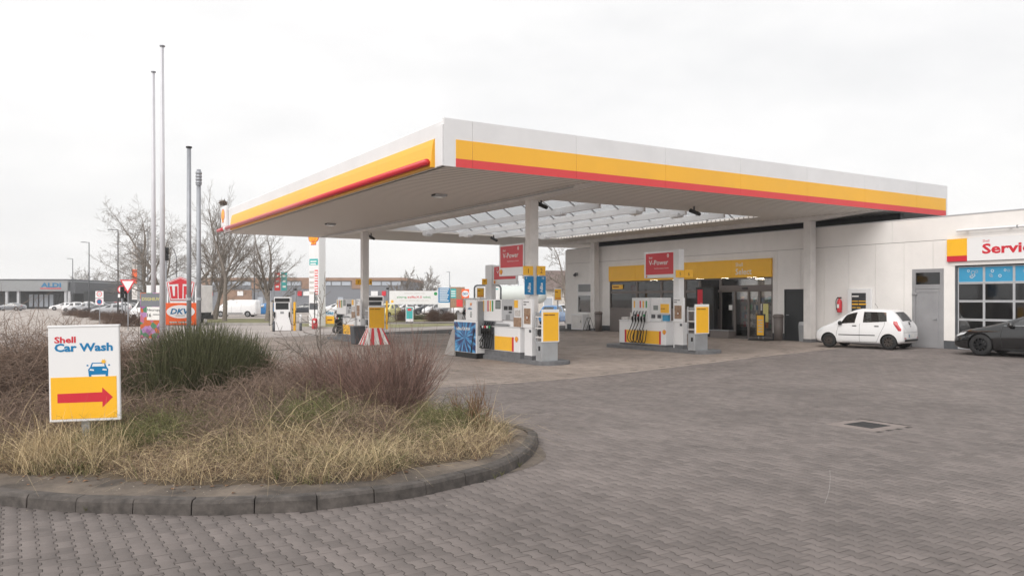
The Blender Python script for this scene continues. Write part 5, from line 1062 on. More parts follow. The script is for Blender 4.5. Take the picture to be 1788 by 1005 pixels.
# --- background traffic and parked cars (positions from their wheels on the flat ground behind)
def bg_car(parts, bvh, px, py, label, paint, ang, kind, group):
    x, y = ZP(px, py, 0); W = dict(h=((0.66, 3.0), 0.285, 0.80, 1.78), s=((0.92, 3.75), 0.335, 0.92, 2.43), v=((0.86, 3.95), 0.33, 0.97, 2.5))[kind]
    t = instance_car(parts, dict(h='parked_car', s='parked_car', v='van')[kind], label, (x, y, 0.012), ang, paint, W[0], W[1], W[2], 'rim_alloy', group, 'van' if kind == 'v' else 'car', 1.0, W[3], 7); S = Shift(t, W[3])
    for s_ in (-1, 1):
        if kind == 'h': S.put(patch(lambda a, z: side_pt(bvh, a, z, s_, 0.008), [(0.16,0.66),(0.40,0.80),(0.46,0.76),(0.30,0.62),(0.18,0.58)], 2), 'headlight', 'lamp_glass', True); S.put(patch(lambda a, z: side_pt(bvh, a, z, s_, 0.010), [(3.20,1.06),(3.36,0.96),(3.46,0.74),(3.30,0.82)], 2), 'tail_light', 'tail', True)
        elif kind == 's': S.put(patch(lambda a, z: side_pt(bvh, a, z, s_, 0.008), [(0.12,0.60),(0.52,0.73),(0.42,0.65),(0.18,0.57)], 2), 'headlight', 'lamp_glass', True); S.put(patch(lambda a, z: side_pt(bvh, a, z, s_, 0.008), [(4.5,0.92),(4.78,0.9),(4.8,0.78),(4.6,0.8)], 2), 'tail_light', 'tail', True)
        else:
            S.put(patch(lambda a, z: side_pt(bvh, a, z, s_, 0.008), [(0.12,0.78),(0.40,0.98),(0.48,0.92),(0.2,0.70)], 2), 'headlight', 'lamp_glass', True); lineS(S, bvh, [(2.1,0.3),(2.1,1.7)], s_, 0.008, 'dark', 'door_gap'); lineS(S, bvh, [(3.2,0.3),(3.2,1.7)], s_, 0.008, 'dark', 'door_gap'); lineS(S, bvh, [(0.3,0.42),(4.8,0.42)], s_, 0.05, 'dark', 'sill')
            q = side_pt(bvh, 1.25, 1.2, s_, 0.12); S.put(MB().box(q.x-.06, q.x+.06, q.y-.09, q.y+.07, 1.1, 1.36), 'mirror', 'black', bevel=0.02)
    return t
R_ = lambda d: -TH+math.radians(d)     # 0 = broadside, nose to the left of the picture
GB = 'cars in the background'
bg_car(vp_, vb_, 415, 553, 'white panel van driving behind the bare trees', 'paint_white', R_(0), 'v', GB)
bg_car(hp, hb_, 462, 551, 'blue car tail behind the white panel van', 'paint_blue', R_(12), 'h', GB)
bg_car(hp, hb_, 606, 549, 'silver car right of the price pylon', 'paint_silver', R_(4), 'h', GB)
bg_car(hp, hb_, 678, 553.5, 'pale yellow car behind the yellow waste stand', 'paint_yellow', R_(70), 'h', GB)
lab = ['white car nearest the yellow car behind the fence', 'silver car second in the fenced row', 'dark car third in the fenced row', 'white car fourth in the fenced row', 'grey car fifth in the fenced row', 'white car last in the fenced row']
for k, (px, py, pt) in enumerate(((703, 549, 'paint_white'), (722, 548.5, 'paint_silver'), (741, 548.5, 'paint_black'), (760, 549, 'paint_white'), (781, 549.5, 'paint_grey'), (806, 550, 'paint_white'))):
    bg_car(hp if k % 2 else sp_, hb_ if k % 2 else sb_, px, py, lab[k], pt, R_(38), 'h' if k % 2 else 's', 'cars parked in a row behind the fence')
bg_car(vp_, vb_, 640, 545, 'white van far behind the column numbered three', 'paint_white', R_(6), 'v', GB); bg_car(sp_, sb_, 585, 547, 'white saloon behind the price pylon', 'paint_white', R_(10), 's', GB); bg_car(sp_, sb_, 530, 547.5, 'dark saloon behind the truck pump bollard', 'paint_black', R_(8), 's', GB); bg_car(hp, hb_, 395, 546, 'silver hatchback behind the white panel van', 'paint_silver', R_(20), 'h', GB)
for k_, (px, py, pt, kd) in enumerate(((112, 541.5, 'paint_white', 's'), (170, 542, 'paint_white', 'h'), (186, 544, 'paint_black', 'h'), (208, 546, 'paint_white', 'h'))): bg_car(hp if kd == 'h' else sp_, hb_ if kd == 'h' else sb_, px, py, ['white saloon closest to the supermarket columns', 'white hatchback in the middle of the rear car park row', 'black hatchback beneath the zone sign', 'white hatchback at the foot of the tallest street lamp'][k_], pt, R_(25), kd, 'cars in the supermarket car park')
bx_, by_ = ZP(968, 567, 0)
bg_car(hp, hb_, 968, 566, 'blue car seen from behind between the pumps and the shop corner', 'paint_blue', R_(-112), 'h', GB)
bg_car(hp, hb_, 985, 557, 'white car beyond the blue car at the shop corner', 'paint_white', R_(-100), 'h', GB)
for px, py, pt, kd, lab_, a in ((18, 542.5, 'paint_grey', 's', 'dark grey car in front of the supermarket', 8), (128, 543.5, 'paint_white', 'h', 'white car at the left end of the supermarket car park row', 30), (148, 544.5, 'paint_silver', 's', 'silver car second in the supermarket car park row', 30), (172, 547, 'paint_grey', 's', 'dark grey car third in the supermarket car park row', 24), (194, 549.5, 'paint_silver', 's', 'silver car nearest the lamp post in the supermarket car park', 20), (200, 541, 'paint_red', 'h', 'red car far back in the supermarket car park', 20), (222, 541.5, 'paint_black', 's', 'black car far back behind the give way sign', 10), (150, 539.5, 'paint_white', 'h', 'white car in the rear row of the supermarket car park', 20)):
    bg_car(hp if kd == 'h' else sp_, hb_ if kd == 'h' else sb_, px, py, lab_, pt, R_(a), kd, 'cars in the supermarket car park')
# --- box truck: van cab plus tall white body
bx0 = ZP(300, 566, 0); tk = thing('box_truck', 'white box truck passing behind the posters and flagpoles', 'truck', (bx0[0], bx0[1], 0.012), R_(-12))
for nm, me in vp_:
    if nm != 'wheel_well' and nm != 'body' and nm != 'window': continue
    o = bpy.data.objects.new('cab' if nm == 'body' else nm, me); COL.objects.link(o); o.parent = tk; o.location = (-3.4, 0, 0); o.scale = (0.80, 1.05, 1.18)
MB().box(-1.55, 3.0, -1.08, 1.08, 0.95, 3.15).build('box_body', 'white', tk, bevel=0.03); MB().box(-0.4, 3.0, -0.9, 0.9, 0.55, 0.949).build('chassis', 'dark', tk); MB().box(2.9, 3.1, -1.0, 1.0, 0.45, 0.75).build('rear_bumper', 'dark', tk); MB().box(3.0005, 3.02, -1.02, 1.02, 1.0, 3.1).build('rear_door', 'white_dirty', tk)
for x in (-2.7, 1.9):
    for s_ in (-1, 1): wheel_mesh(tk, x, s_*0.98, 0.38, 0.24, 'rim_steel', 8)
# ================================================================== SIGNS, POLES, BACKGROUND BUILDINGS
def rt(px, D, z=0): x, y = atD(px, D); return x, y, z
UR = Vector((CS, -SN, 0)); FW = Vector((SN, CS, 0))      # picture-right and away, on the ground
def local(name, label, cat, px, D, rz=-TH, z=0, group=None): x, y = atD(px, D); return thing(name, label, cat, (x, y, z), rz, group)
def ppm(D): return F/D
# --- flagpoles and grey masts in the planting
for px, D, top, r0, lab, m_ in ((283.5, 25.0, 82, 0.092, 'tallest white flagpole in the planting bed', 'pole_white'), (268, 26.6, 127, 0.085, 'second white flagpole just left of the tallest one', 'pole_white')):
    t = local('flagpole', lab, 'flagpole', px, D, 0, 0.1, 'white flagpoles'); h_ = zD(top, D)-0.1
    MB().tube([(0,0,0),(0,0,h_*0.5),(0,0,h_)], [r0, r0*0.8, r0*0.52], 14).build('shaft', m_, t, True); MB().lathe([(0,h_),(r0*0.9,h_+0.005),(r0*0.9,h_+0.04),(0,h_+0.06)], 12).build('cap', 'galv', t, True); MB().tube([(0.0,-r0*0.75,1.0),(0.0,-r0*0.55,h_)], 0.006, 5).build('halyard', 'grey', t); MB().lathe([(r0*1.4,-0.05),(r0*1.4,0.25),(r0*1.05,0.3)], 14).build('socket', 'galv', t, True)
for px, D, top, lab, ribs in ((330, 23.0, 256, 'grey galvanised mast with flat cap right of the flagpoles', False), (347, 22.6, 296, 'grey galvanised mast with ribbed head beside the capped mast', True)):
    t = local('mast', lab, 'mast', px, D, 0, 0.1, 'grey masts'); h_ = zD(top, D)-0.1; MB().tube([(0,0,-0.05),(0,0,h_)], [0.068, 0.058], 14).build('shaft', 'galv', t, True)
    if ribs: MB().lathe([(0.06,h_-0.05),(0.085,h_-0.04)]+[(0.088 if k % 2 else 0.074, h_-0.03+k*0.04) for k in range(9)]+[(0,h_+0.33)], 14).build('ribbed_head', 'galv', t, True) if False else MB().lathe([(0.06,h_-0.45),(0.085,h_-0.44)]+[(0.09 if k % 2 else 0.076, h_-0.42+k*0.045) for k in range(9)]+[(0,h_)], 14).build('ribbed_head', 'galv', t)
    else: MB().lathe([(0.062,h_-0.05),(0.085,h_-0.04),(0.085,h_),(0,h_+0.01)], 14).build('cap', 'dark', t)
    MB().lathe([(0.07,zD(521,D)-0.15),(0.085,zD(521,D)-0.15),(0.085,zD(521,D)-0.08),(0.07,zD(521,D)-0.08)], 12).build('clamp', 'steel', t)
# --- roadside sign boards
def board(t, w_, z0, z1, m_, y0=0.0, d=0.04, nm='panel', bevel=0.004): return MB().box(-w_/2, w_/2, y0, y0+d, z0, z1).build(nm, m_, t, bevel=bevel)
def ltext(t, s_, m_, x, z, h, width=None, y=-0.006, bold=0.0, mirror=False, shear=0.0, up=None):
    vs, fs, wd = text_geo(s_, bold, shear); sx = (width/wd) if width else h/0.7
    v2 = [((wd-a if mirror else a)*sx+x, y, b*h/0.7+z) for a, b in vs]; return MB().add(v2, fs).build('lettering', m_, t, fixn=False)
D = 27.5; k_ = D/F
t = local('card_sign', 'red pentagon sign above an orange oval panel between the flagpole and masts', 'sign', 315.5, D, -TH, 0.1)
zb1, zt1 = zD(567, D)-0.1, zD(528.5, D)-0.1; W_ = 55*k_
board(t, W_, zb1, zt1, 'orange')
K = 28; MB().prism([(math.cos(2*math.pi*k/K)*W_*0.45, math.sin(2*math.pi*k/K)*(zt1-zb1)*0.30+zb1+(zt1-zb1)*0.60) for k in range(K)], 0.001, 0.006, u=(1,0,0), v=(0,0,1), n=(0,-1,0)).build('oval', 'white_gloss', t)
ltext(t, 'DKV', 'letter_blue', -W_*0.33, zb1+(zt1-zb1)*0.50, (zt1-zb1)*0.24, W_*0.62, -0.010, 0.03, shear=0.25); ltext(t, '~CARD', 'print_grey', -W_*0.16, zb1+(zt1-zb1)*0.385, (zt1-zb1)*0.08, W_*0.3, -0.010); ltext(t, '~CARD SERVICE', 'cream', -W_*0.36, zb1+(zt1-zb1)*0.08, (zt1-zb1)*0.09, W_*0.72, -0.006)
zp0, zp1 = zD(526.5, D)-0.1, zD(481, D)-0.1; hp_ = zp1-zp0
pent = lambda s_: [(-0.37*s_, 0.5-0.5*s_), (0.37*s_, 0.5-0.5*s_), (0.5*s_, 0.5+0.26*s_), (0, 0.5+0.5*s_), (-0.5*s_, 0.5+0.26*s_)]
for s_, m_, y_ in ((1.0, 'grey_light', 0.0), (0.94, 'white_gloss', 0.004), (0.90, 'red', 0.008), (0.84, 'white_gloss', 0.012)):
    MB().prism([(a*W_*0.98, b*hp_+zp0) for a, b in pent(s_)], y_-0.04 if s_ == 1 else y_-0.002, y_+0.002, u=(1,0,0), v=(0,0,1), n=(0,-1,0)).build('pentagon', m_, t)
ux, uz = W_*0.98, hp_
def shp(P): MB().prism([(a*ux, b*uz+zp0) for a, b in P], 0.015, 0.018, u=(1,0,0), v=(0,0,1), n=(0,-1,0)).build('red_letter', 'red', t)
shp([(-0.38, 0.72), (0, 0.90), (0.38, 0.72), (0.36, 0.66), (0.07, 0.68), (0.06, 0.12), (-0.06, 0.12), (-0.07, 0.68), (-0.36, 0.66)])
shp([(-0.36, 0.60), (-0.28, 0.60), (-0.24, 0.22), (-0.18, 0.22), (-0.18, 0.60), (-0.10, 0.60), (-0.09, 0.12), (-0.30, 0.12)]); shp([(0.10, 0.12), (0.10, 0.60), (0.36, 0.60), (0.30, 0.12), (0.23, 0.12), (0.24, 0.28), (0.17, 0.28), (0.17, 0.12)])
for s_ in (-1, 1): MB().tube([(s_*W_*0.40, 0.06, -0.1), (s_*W_*0.40, 0.06, zp1*0.85)], 0.03, 8).build('post', 'galv', t)
D = 26.2; k_ = D/F; t = local('event_poster', 'colourful event poster on a frame behind the tallest flagpole', 'poster', 266, D, -TH-0.15, 0.1); W_ = 46*k_; z0, z1 = zD(590, D)-0.1, zD(511, D)-0.1
def swirl():
    m = mat('poster_print', (0.3, 0.2, 0.3), 0.5); n = m.node_tree.nodes; l = m.node_tree.links; tcn = n.new('ShaderNodeTexCoord'); v = n.new('ShaderNodeTexVoronoi'); v.inputs['Scale'].default_value = 5.5; r = n.new('ShaderNodeValToRGB'); e = r.color_ramp.elements
    nz_ = n.new('ShaderNodeTexNoise'); nz_.inputs['Scale'].default_value = 4; l.new(tcn.outputs['Object'], nz_.inputs[0]); l.new(nz_.outputs['Color'], v.inputs[0]) if False else l.new(tcn.outputs['Object'], v.inputs[0])
    sp2 = n.new('ShaderNodeSeparateColor'); l.new(v.outputs['Color'], sp2.inputs[0]); r.color_ramp.interpolation = 'CONSTANT'
    e[0].color = (0.30, 0.10, 0.30, 1); e[1].position = 0.8; e[1].color = (0.55, 0.12, 0.03, 1)
    for p, c in ((0.25, (0.42, 0.22, 0.45, 1)), (0.45, (0.06, 0.22, 0.12, 1)), (0.6, (0.5, 0.15, 0.25, 1))): q = e.new(p); q.color = c
    l.new(sp2.outputs[0], r.inputs[0]); l.new(r.outputs[0], n['Principled BSDF'].inputs['Base Color'])
swirl(); board(t, W_, z0, z1, 'poster_print'); MB().box(-W_/2+0.01, W_/2-0.01, -0.004, -0.0005, z1-0.42*(z1-z0), z1-0.01).build('upper_field', 'green', t) if False else None
MB().box(-W_/2+0.02, W_/2-0.02, -0.003, -0.0005, z1-0.30*(z1-z0), z1-0.02).build('upper_field', 'wall_grey', t); MB().box(-W_*0.22, W_/2-0.03, -0.008, -0.0035, z1-0.60*(z1-z0), z1-0.31*(z1-z0)).build('text_field', 'letter_white', t)
ltext(t, 'DSGHIUW', 'paint_yellow', -W_*0.42, z1-0.17*(z1-z0), 0.10, W_*0.8, -0.006, 0.02); ltext(t, 'Neuruppin', 'letter_dark', -W_*0.2, z1-0.40*(z1-z0), 0.075, W_*0.65, -0.011, 0.01); ltext(t, '16', 'letter_dark', -W_*0.2, z1-0.53*(z1-z0), 0.12, None, -0.011, 0.02); ltext(t, '~Eissporthalle', 'letter_dark', W_*0.03, z1-0.49*(z1-z0), 0.035, W_*0.38, -0.011)
for s_ in (-1, 1): MB().tube([(s_*(W_/2-0.03), 0.07, -0.1), (s_*(W_/2-0.03), 0.07, z1)], 0.025, 6).build('post', 'white', t)
# --- car wash sign in the front bed
sx, sy = ZP(150, 800, 0.16); Dc = sx*SN+sy*CS; k_ = Dc/F
cwsn = thing('car_wash_sign', 'white and yellow direction sign with red arrow standing in the grass', 'sign', (sx, sy, 0.14), -TH+math.radians(9)); cwsn.rotation_euler = (0, math.radians(-1.0), -TH+math.radians(9))
W_ = 116*k_; z0, z1 = zD(735, Dc)-0.14, zD(568, Dc)-0.14; Hh = z1-z0
MB().box(-W_/2, W_/2, 0, 0.05, z0, z1).build('panel', 'white_gloss', cwsn, bevel=0.012); MB().box(-W_/2+W_*0.03, W_/2-W_*0.045, -0.003, -0.0005, z0+Hh*0.03, z0+Hh*0.465).build('yellow_field', 'yellow', cwsn)
MB().box(-W_/2-0.004, W_/2+0.004, -0.006, 0.056, z1-0.02, z1+0.006).build('top_rail', 'white', cwsn, bevel=0.006)
ltext(cwsn, 'Shell', 'letter_red', -W_*0.41, z0+Hh*0.825, Hh*0.062, W_*0.30, -0.003, 0.03); ltext(cwsn, 'Car Wash', 'blue_sign', -W_*0.41, z0+Hh*0.735, Hh*0.080, W_*0.82, -0.003, 0.035)
fx = lambda p: (-W_*0.5+p[0]*W_, z0+p[1]*Hh)
def flat(P, m_, y_=0.003, nm='print'): return MB().prism([fx(p) for p in P], y_, y_+0.001, u=(1,0,0), v=(0,0,1), n=(0,-1,0)).build(nm, m_, cwsn)
flat([(0.12,0.20),(0.75,0.20),(0.75,0.14),(0.90,0.245),(0.75,0.35),(0.75,0.30),(0.12,0.295)], 'letter_red', 0.0035, 'arrow')
flat([(0.565,0.465),(0.60,0.465),(0.60,0.485),(0.80,0.485),(0.80,0.465),(0.835,0.465),(0.84,0.54),(0.815,0.565),(0.795,0.61),(0.61,0.61),(0.585,0.565),(0.555,0.54)], 'blue_sign', 0.001, 'car_icon'); flat([(0.61,0.57),(0.79,0.57),(0.78,0.60),(0.625,0.60)], 'white_gloss', 0.0025, 'car_icon_window')
for a in (0.575, 0.755): flat([(a,0.53),(a+0.065,0.525),(a+0.06,0.54),(a+0.01,0.545)], 'white_gloss', 0.0025, 'car_icon_lamp')
for a in (0.535, 0.84): flat([(a,0.575),(a+0.025,0.575),(a+0.025,0.59),(a,0.59)], 'blue_sign', 0.001, 'car_icon_mirror')
flat([(0.775+0.045*math.cos(q*math.pi/8)*(1 if q % 2 else 0.45), 0.62+0.03*math.sin(q*math.pi/8)*(1 if q % 2 else 0.45)) for q in range(16)], 'yellow', 0.004, 'sparkle')
for x_ in (-0.05,): MB().box(-0.06, 0.03, 0.02, 0.07, -0.15, z0+0.3).build('post', 'steel', cwsn) if False else MB().box(-0.06, 0.03, 0.051, 0.09, -0.15, z0+0.4).build('post', 'steel', cwsn)
# --- traffic signs and lights by the road
def pole(t, h_, r=0.035, m_='galv'): return MB().tube([(0,0.05,-0.05),(0,0.05,h_)], r, 8).build('pole', m_, t)
D = 52; t = local('give_way_sign', 'white triangle give way sign with red border on a grey pole', 'road sign', 223, D); zc = zD(488, D); s_ = 28*D/F; pole(t, zc+0.1)
MB().prism([(-s_/2, zc), (s_/2, zc), (0, zc-s_*0.87)], -0.03, 0.0, u=(1,0,0), v=(0,0,1), n=(0,-1,0)).build('red_border', 'red', t); MB().prism([(-s_*0.36, zc-s_*0.085), (s_*0.36, zc-s_*0.085), (0, zc-s_*0.70)], 0.001, 0.006, u=(1,0,0), v=(0,0,1), n=(0,-1,0)).build('white_field', 'white_gloss', t)
D = 64; t = local('zone_sign', 'pair of square white plates with round zone and no stopping marks', 'road sign', 173.5, D); k_ = D/F; pole(t, zD(507, D))
for py0, py1 in ((508, 520), (521, 532)): MB().box(-7*k_, 7*k_, 0, 0.03, zD(py1, D), zD(py0, D)).build('plate', 'white_gloss', t)
def ring(t, zc, r0, r1, m_, y_=-0.006):
    K = 20; vs = []
    for k in range(K): c_, q_ = math.cos(2*math.pi*k/K), math.sin(2*math.pi*k/K); vs += [(c_*r0, y_, zc+q_*r0), (c_*r1, y_, zc+q_*r1)]
    return MB().add(vs, [(2*k, 2*k+1, (2*k+3) % (2*K), (2*k+2) % (2*K)) for k in range(K)]).build('ring', m_, t)
def disc(t, zc, r0, m_, y_=-0.005): return MB().lathe([(0, y_-0.002), (r0, y_-0.002), (r0, y_)], 20, (0, 0, zc), 'y').build('disc', m_, t)
zc = zD(513, D); ring(t, zc, 4.8*k_, 3.6*k_, 'letter_red'); ltext(t, '30', 'letter_dark', -2.2*k_, zc-1.4*k_, 2.8*k_, 4.4*k_, -0.007); zc = zD(526.5, D); disc(t, zc, 4.0*k_, 'letter_blue'); ring(t, zc, 4.9*k_, 3.9*k_, 'letter_red', -0.009)
D = 70; k_ = D/F; t = local('round_sign', 'round speed limit sign behind the traffic light', 'road sign', 212, D); pole(t, zD(498, D)); disc(t, zD(505, D), 7*k_, 'white_gloss', -0.005); ring(t, zD(505, D), 7*k_, 5.2*k_, 'letter_red', -0.009); MB().box(-6*k_, 6*k_, 0, 0.03, zD(519, D), zD(513, D)).build('plate', 'white_gloss', t)
def traffic_light(px, D, top, n, lab, hpole=None):
    t = local('traffic_light', lab, 'traffic light', px, D, -TH+0.5, 0, 'traffic lights'); h_ = zD(top, D); pole(t, h_, 0.06); MB().box(-0.17, 0.17, -0.22, 0.0, h_-1.0, h_).build('housing', 'dark', t, bevel=0.03)
    for k in range(3): MB().lathe([(0,-0.228),(0.10,-0.228),(0.12,-0.30),(0.125,-0.30),(0.11,-0.221)], 12, (0,0,h_-0.18-0.32*k), 'y').build('lens_hood', 'black', t)
traffic_light(213.5, 68, 500, 3, 'dark traffic light left of the give way sign'); traffic_light(219, 72, 507, 3, 'second dark traffic light below the give way sign'); traffic_light(290, 62, 432, 3, 'high dark traffic light hidden beside the tallest flagpole')
# --- street lamps
def street_lamp(px, D, top, arm, lab, m_='grey_dark', side=-1):
    t = local('street_lamp', lab, 'street lamp', px, D, -TH, 0, 'street lamps'); h_ = zD(top, D); MB().tube([(0,0,0),(0,0,h_*0.4),(0,0,h_)], [0.11, 0.085, 0.06], 8).build('pole', m_, t, True); MB().tube([(0,0,h_-0.03),(side*arm,0,h_+0.03)], 0.04, 6).build('arm', m_, t); MB().box(side*arm-0.30, side*arm+0.30, -0.12, 0.12, h_-0.02, h_+0.07).build('lamp_head', m_, t, bevel=0.02); return t
street_lamp(206, 92, 401, 0.8, 'tallest dark street lamp beside the car park row'); street_lamp(155.5, 112, 423, 0.8, 'middle dark street lamp of the three by the supermarket'); street_lamp(127, 140, 451.5, 0.7, 'farthest dark street lamp by the supermarket')
street_lamp(444, 100, 438, 0.5, 'slim street lamp behind the right bare tree'); street_lamp(258, 88, 402, 1.0, 'pale street lamp behind the left bare tree', 'galv'); street_lamp(746, 130, 477, 0.2, 'thin far street lamp left above the banner', 'galv'); street_lamp(785, 130, 475, 0.2, 'thin far street lamp right above the banner', 'galv')
t = local('curved_lamp', 'grey street lamp with a curved neck right of the tallest flagpole', 'street lamp', 308, 85); h_ = zD(440, 85); MB().tube([(0,0,0),(0,0,h_-0.6),(-0.25,0,h_+0.2),(-0.9,0,h_+1.2),(-1.5,0,h_+1.5)], [0.09,0.07,0.06,0.05,0.04], 8).build('pole', 'galv', t, True); MB().box(-2.0,-1.45,-0.1,0.1,h_+1.45,h_+1.55).build('lamp_head', 'galv', t, bevel=0.02)
# advertising pylons far left
t = local('advertising_pylon', 'tall pale pylon with orange panel behind the traffic lights', 'pylon', 237, 110); hh = zD(425, 110); MB().box(0.2, 0.75, 0, 0.4, 0, hh).build('pillar', 'grey', t); MB().box(-0.55, 0.19, 0.05, 0.35, 2.0, hh-0.3).build('panel', 'white_dirty', t); MB().box(-0.53, 0.17, 0.02, 0.0495, 4.2, zD(470, 110)).build('orange_panel', 'orange', t); 
for q in range(3): MB().box(-0.4, 0.05, 0.03, 0.0495, zD(462, 110)+q*0.9, zD(462, 110)+q*0.9+0.45).build('print', 'grey_light', t)
# --- price pylon
D = 58; k_ = D/F; t = local('price_pylon', 'tall white price pylon with scallop emblem beyond the canopy', 'pylon', 554, D, -TH-0.55); W_ = 1.02; zt_ = 7.9
MB().box(-W_/2, W_/2, -0.35, 0.35, 0.05, zt_).build('body', 'white_gloss', t, bevel=0.06); MB().box(-W_/2+0.05, W_/2-0.05, -0.356, -0.3505, 0.1, zt_-0.1).build('front', 'white', t); MB().box(-W_/2-0.05, W_/2+0.05, -0.4, 0.4, -0.05, 0.049).build('foot', 'concrete', t)
zz_ = lambda py: zD(py, D)
MB().box(-0.42, 0.42, -0.365, -0.357, zz_(463), zz_(452)).build('green_panel', 'teal', t); ltext(t, '~Autogas', 'letter_white', -0.32, zz_(458), 0.13, 0.62, -0.368); ltext(t, '~Erdgas', 'letter_white', -0.32, zz_(462.5), 0.13, 0.55, -0.368)
for k, py in enumerate((478, 487, 496, 505, 514)): MB().box(0.10, 0.42, -0.365, -0.357, zz_(py), zz_(py-6.5)).build('price_field', 'red' if k > 1 else 'fascia_red', t); ltext(t, ['~1.89', '~1.95', '~1.79', '~1.85', '~1.69'][k], 'letter_white', 0.12, zz_(py-1), 0.16, 0.28, -0.368); MB().box(-0.42, 0.02, -0.363, -0.357, zz_(py-1), zz_(py-5)).build('fuel_name', 'print_grey', t)
MB().box(-0.42, 0.42, -0.365, -0.357, zz_(540), zz_(529)).build('service_panel', 'grey_dark', t); MB().box(0.05, 0.40, -0.364, -0.357, zz_(525), zz_(518)).build('service_panel', 'grey', t)
nrm_ = Vector((math.sin(t.rotation_euler.z), -math.cos(t.rotation_euler.z), 0)); 
P = [(math.cos(math.radians(-28+236*k/24))*0.53, math.sin(math.radians(-28+236*k/24))*0.46+0.04) for k in range(25)]+[(-0.24,-0.30),(-0.27,-0.47),(0.27,-0.47),(0.24,-0.30)]
zc = zz_(416); MB().prism([(a*0.95, b*1.05+zc) for a, b in P], 0.3570, 0.38, u=(1,0,0), v=(0,0,1), n=(0,-1,0)).build('emblem', 'letter_red', t); MB().prism([(a*0.82, b*0.90+zc) for a, b in P], 0.381, 0.39, u=(1,0,0), v=(0,0,1), n=(0,-1,0)).build('emblem_face', 'yellow', t)
for k in range(7): q = math.radians(8+164*k/6); MB().tube([(math.cos(q)*0.07, -0.392, zc-0.36), (math.cos(q)*0.38, -0.392, zc+math.sin(q)*0.34+0.05)], 0.012, 4).build('emblem_rib', 'letter_red', t)
# --- small forecourt things near the pylon
x, y = ZP(549.5, 574, 0); t = thing('air_hose_post', 'red service box with a tall black hose mast left of the price pylon', 'service post', (x, y, gz(x, y)), -TH); MB().lathe([(0.18,0),(0.2,0.05),(0.2,0.62),(0.15,0.72),(0,0.74)], 16).build('box', 'red', t, True); MB().tube([(0,0,0.74),(0,0,2.55)], 0.035, 8).build('mast', 'dark', t); MB().lathe([(0.0,-0.22),(0.09,-0.22),(0.09,-0.2)], 12, (0,0,0.5), 'y').build('dial', 'letter_white', t); MB().tube([(0.05,-0.05,2.4),(0.25,-0.1,1.2),(0.15,-0.15,0.4)], 0.015, 6).build('hose', 'rubber', t, True)
x, y = ZP(576, 571, 0); t = thing('promotion_board', 'small yellow promotion board with blue lettering right of the pylon', 'sign', (x, y, 0.1), -TH); MB().box(-0.32, 0.32, 0, 0.05, 0.15, 0.72).build('panel', 'yellow', t, bevel=0.02); ltext(t, 'Gas', 'blue_pale', -0.28, 0.86, 0.22, 0.55, -0.01, 0.03); MB().box(-0.3,0.3,0.01,0.03,0.73,1.15).build('back', 'white', t); ltext(t, '~Shop', 'letter_brown', -0.18, 0.38, 0.12, 0.36, -0.01); MB().tube([(-.2,.03,-.05),(-.2,.03,.15)],.02,6).tube([(.2,.03,-.05),(.2,.03,.15)],.02,6).build('leg', 'grey', t)
for px, D, w_, lab, m_ in ((484, 82, 10, 'red tall banner behind the truck pump', 'fascia_red'), (496, 82, 10, 'teal tall banner beside the red banner', 'teal')):
    t = local('flag_banner', lab, 'banner', px, D, -TH, 0, 'tall banners by the road'); zt_, zb_ = zD(475, D), zD(507, D); MB().tube([(-w_*D/F/2,0,0),(-w_*D/F/2,0,zt_+0.1)], 0.03, 6).build('pole', 'galv', t); MB().box(-w_*D/F/2+0.03, w_*D/F/2, -0.01, 0.01, zb_, zt_).build('cloth', m_, t); 
    for q in range(3): MB().box(-w_*D/F*0.25, w_*D/F*0.3, -0.014, -0.0105, zb_+0.3+q*0.55, zb_+0.5+q*0.55).build('print', 'letter_white', t)
# --- fence with banner, blue board, picture poster and oval sign
D = 76; k_ = D/F
def fence_post(px, top, lab): 
    t = local('fence_post', lab, 'post', px, D, -TH, 0, 'pale posts of the banner fence'); MB().tube([(0,0,0),(0,0,zD(top, D))], 0.05, 8).build('post', 'galv', t, True); MB().lathe([(0.06,zD(top, D)),(0.06,zD(top, D)+0.05),(0,zD(top, D)+0.08)], 8).build('cap', 'grey', t)
fence_post(690.5, 505, 'pale fence post left of the mirrored banner text'); fence_post(755.5, 505, 'pale fence post right of the mirrored banner text'); fence_post(786, 499, 'pale fence post between blue board and picture poster')
t = local('banner', 'white banner with mirrored red and green lettering on the fence', 'banner', 723, D-0.2); MB().box((680-723)*k_, (766-723)*k_, 0, 0.02, zD(531, D), zD(507.5, D)).build('cloth', 'white', t)
ltext(t, 'Jeder', 'green', (738-723)*k_, zD(520, D), 3.4*k_, 14*k_, -0.006, 0.01, True); ltext(t, '5.Kaffee', 'letter_red', (711.5-723)*k_, zD(520, D), 3.4*k_, 25*k_, -0.006, 0.015, True); ltext(t, 'gratis', 'green', (693-723)*k_, zD(520, D), 3.4*k_, 17*k_, -0.006, 0.01, True); ltext(t, '~bei jedem Einkauf', 'print_grey', (706-723)*k_, zD(512.5, D), 1.2*k_, 36*k_, -0.006, 0, True); ltext(t, '~Nur mit der Karte im Shop', 'print_grey', (697-723)*k_, zD(525, D), 1.2*k_, 52*k_, -0.006, 0, True); disc(t, zD(526, D), 2.4*k_, 'yellow').location.x = (685-723)*k_; disc(t, zD(512.5, D), 3*k_, 'green').location.x = (760.5-723)*k_
t = local('blue_board', 'blue violet notice board with white lines right of the banner', 'sign', 775.5, D-0.3); W_ = 20*k_; z0, z1 = zD(528, D), zD(502.5, D); MB().box(-W_/2, W_/2, 0, 0.04, z0, z1).build('panel', 'letter_blue' if False else 'blue_sign', t); MB().box(-W_/2, W_/2, 0.001, 0.04, z0-9*k_, z0-0.001).build('lower_panel', 'white', t)
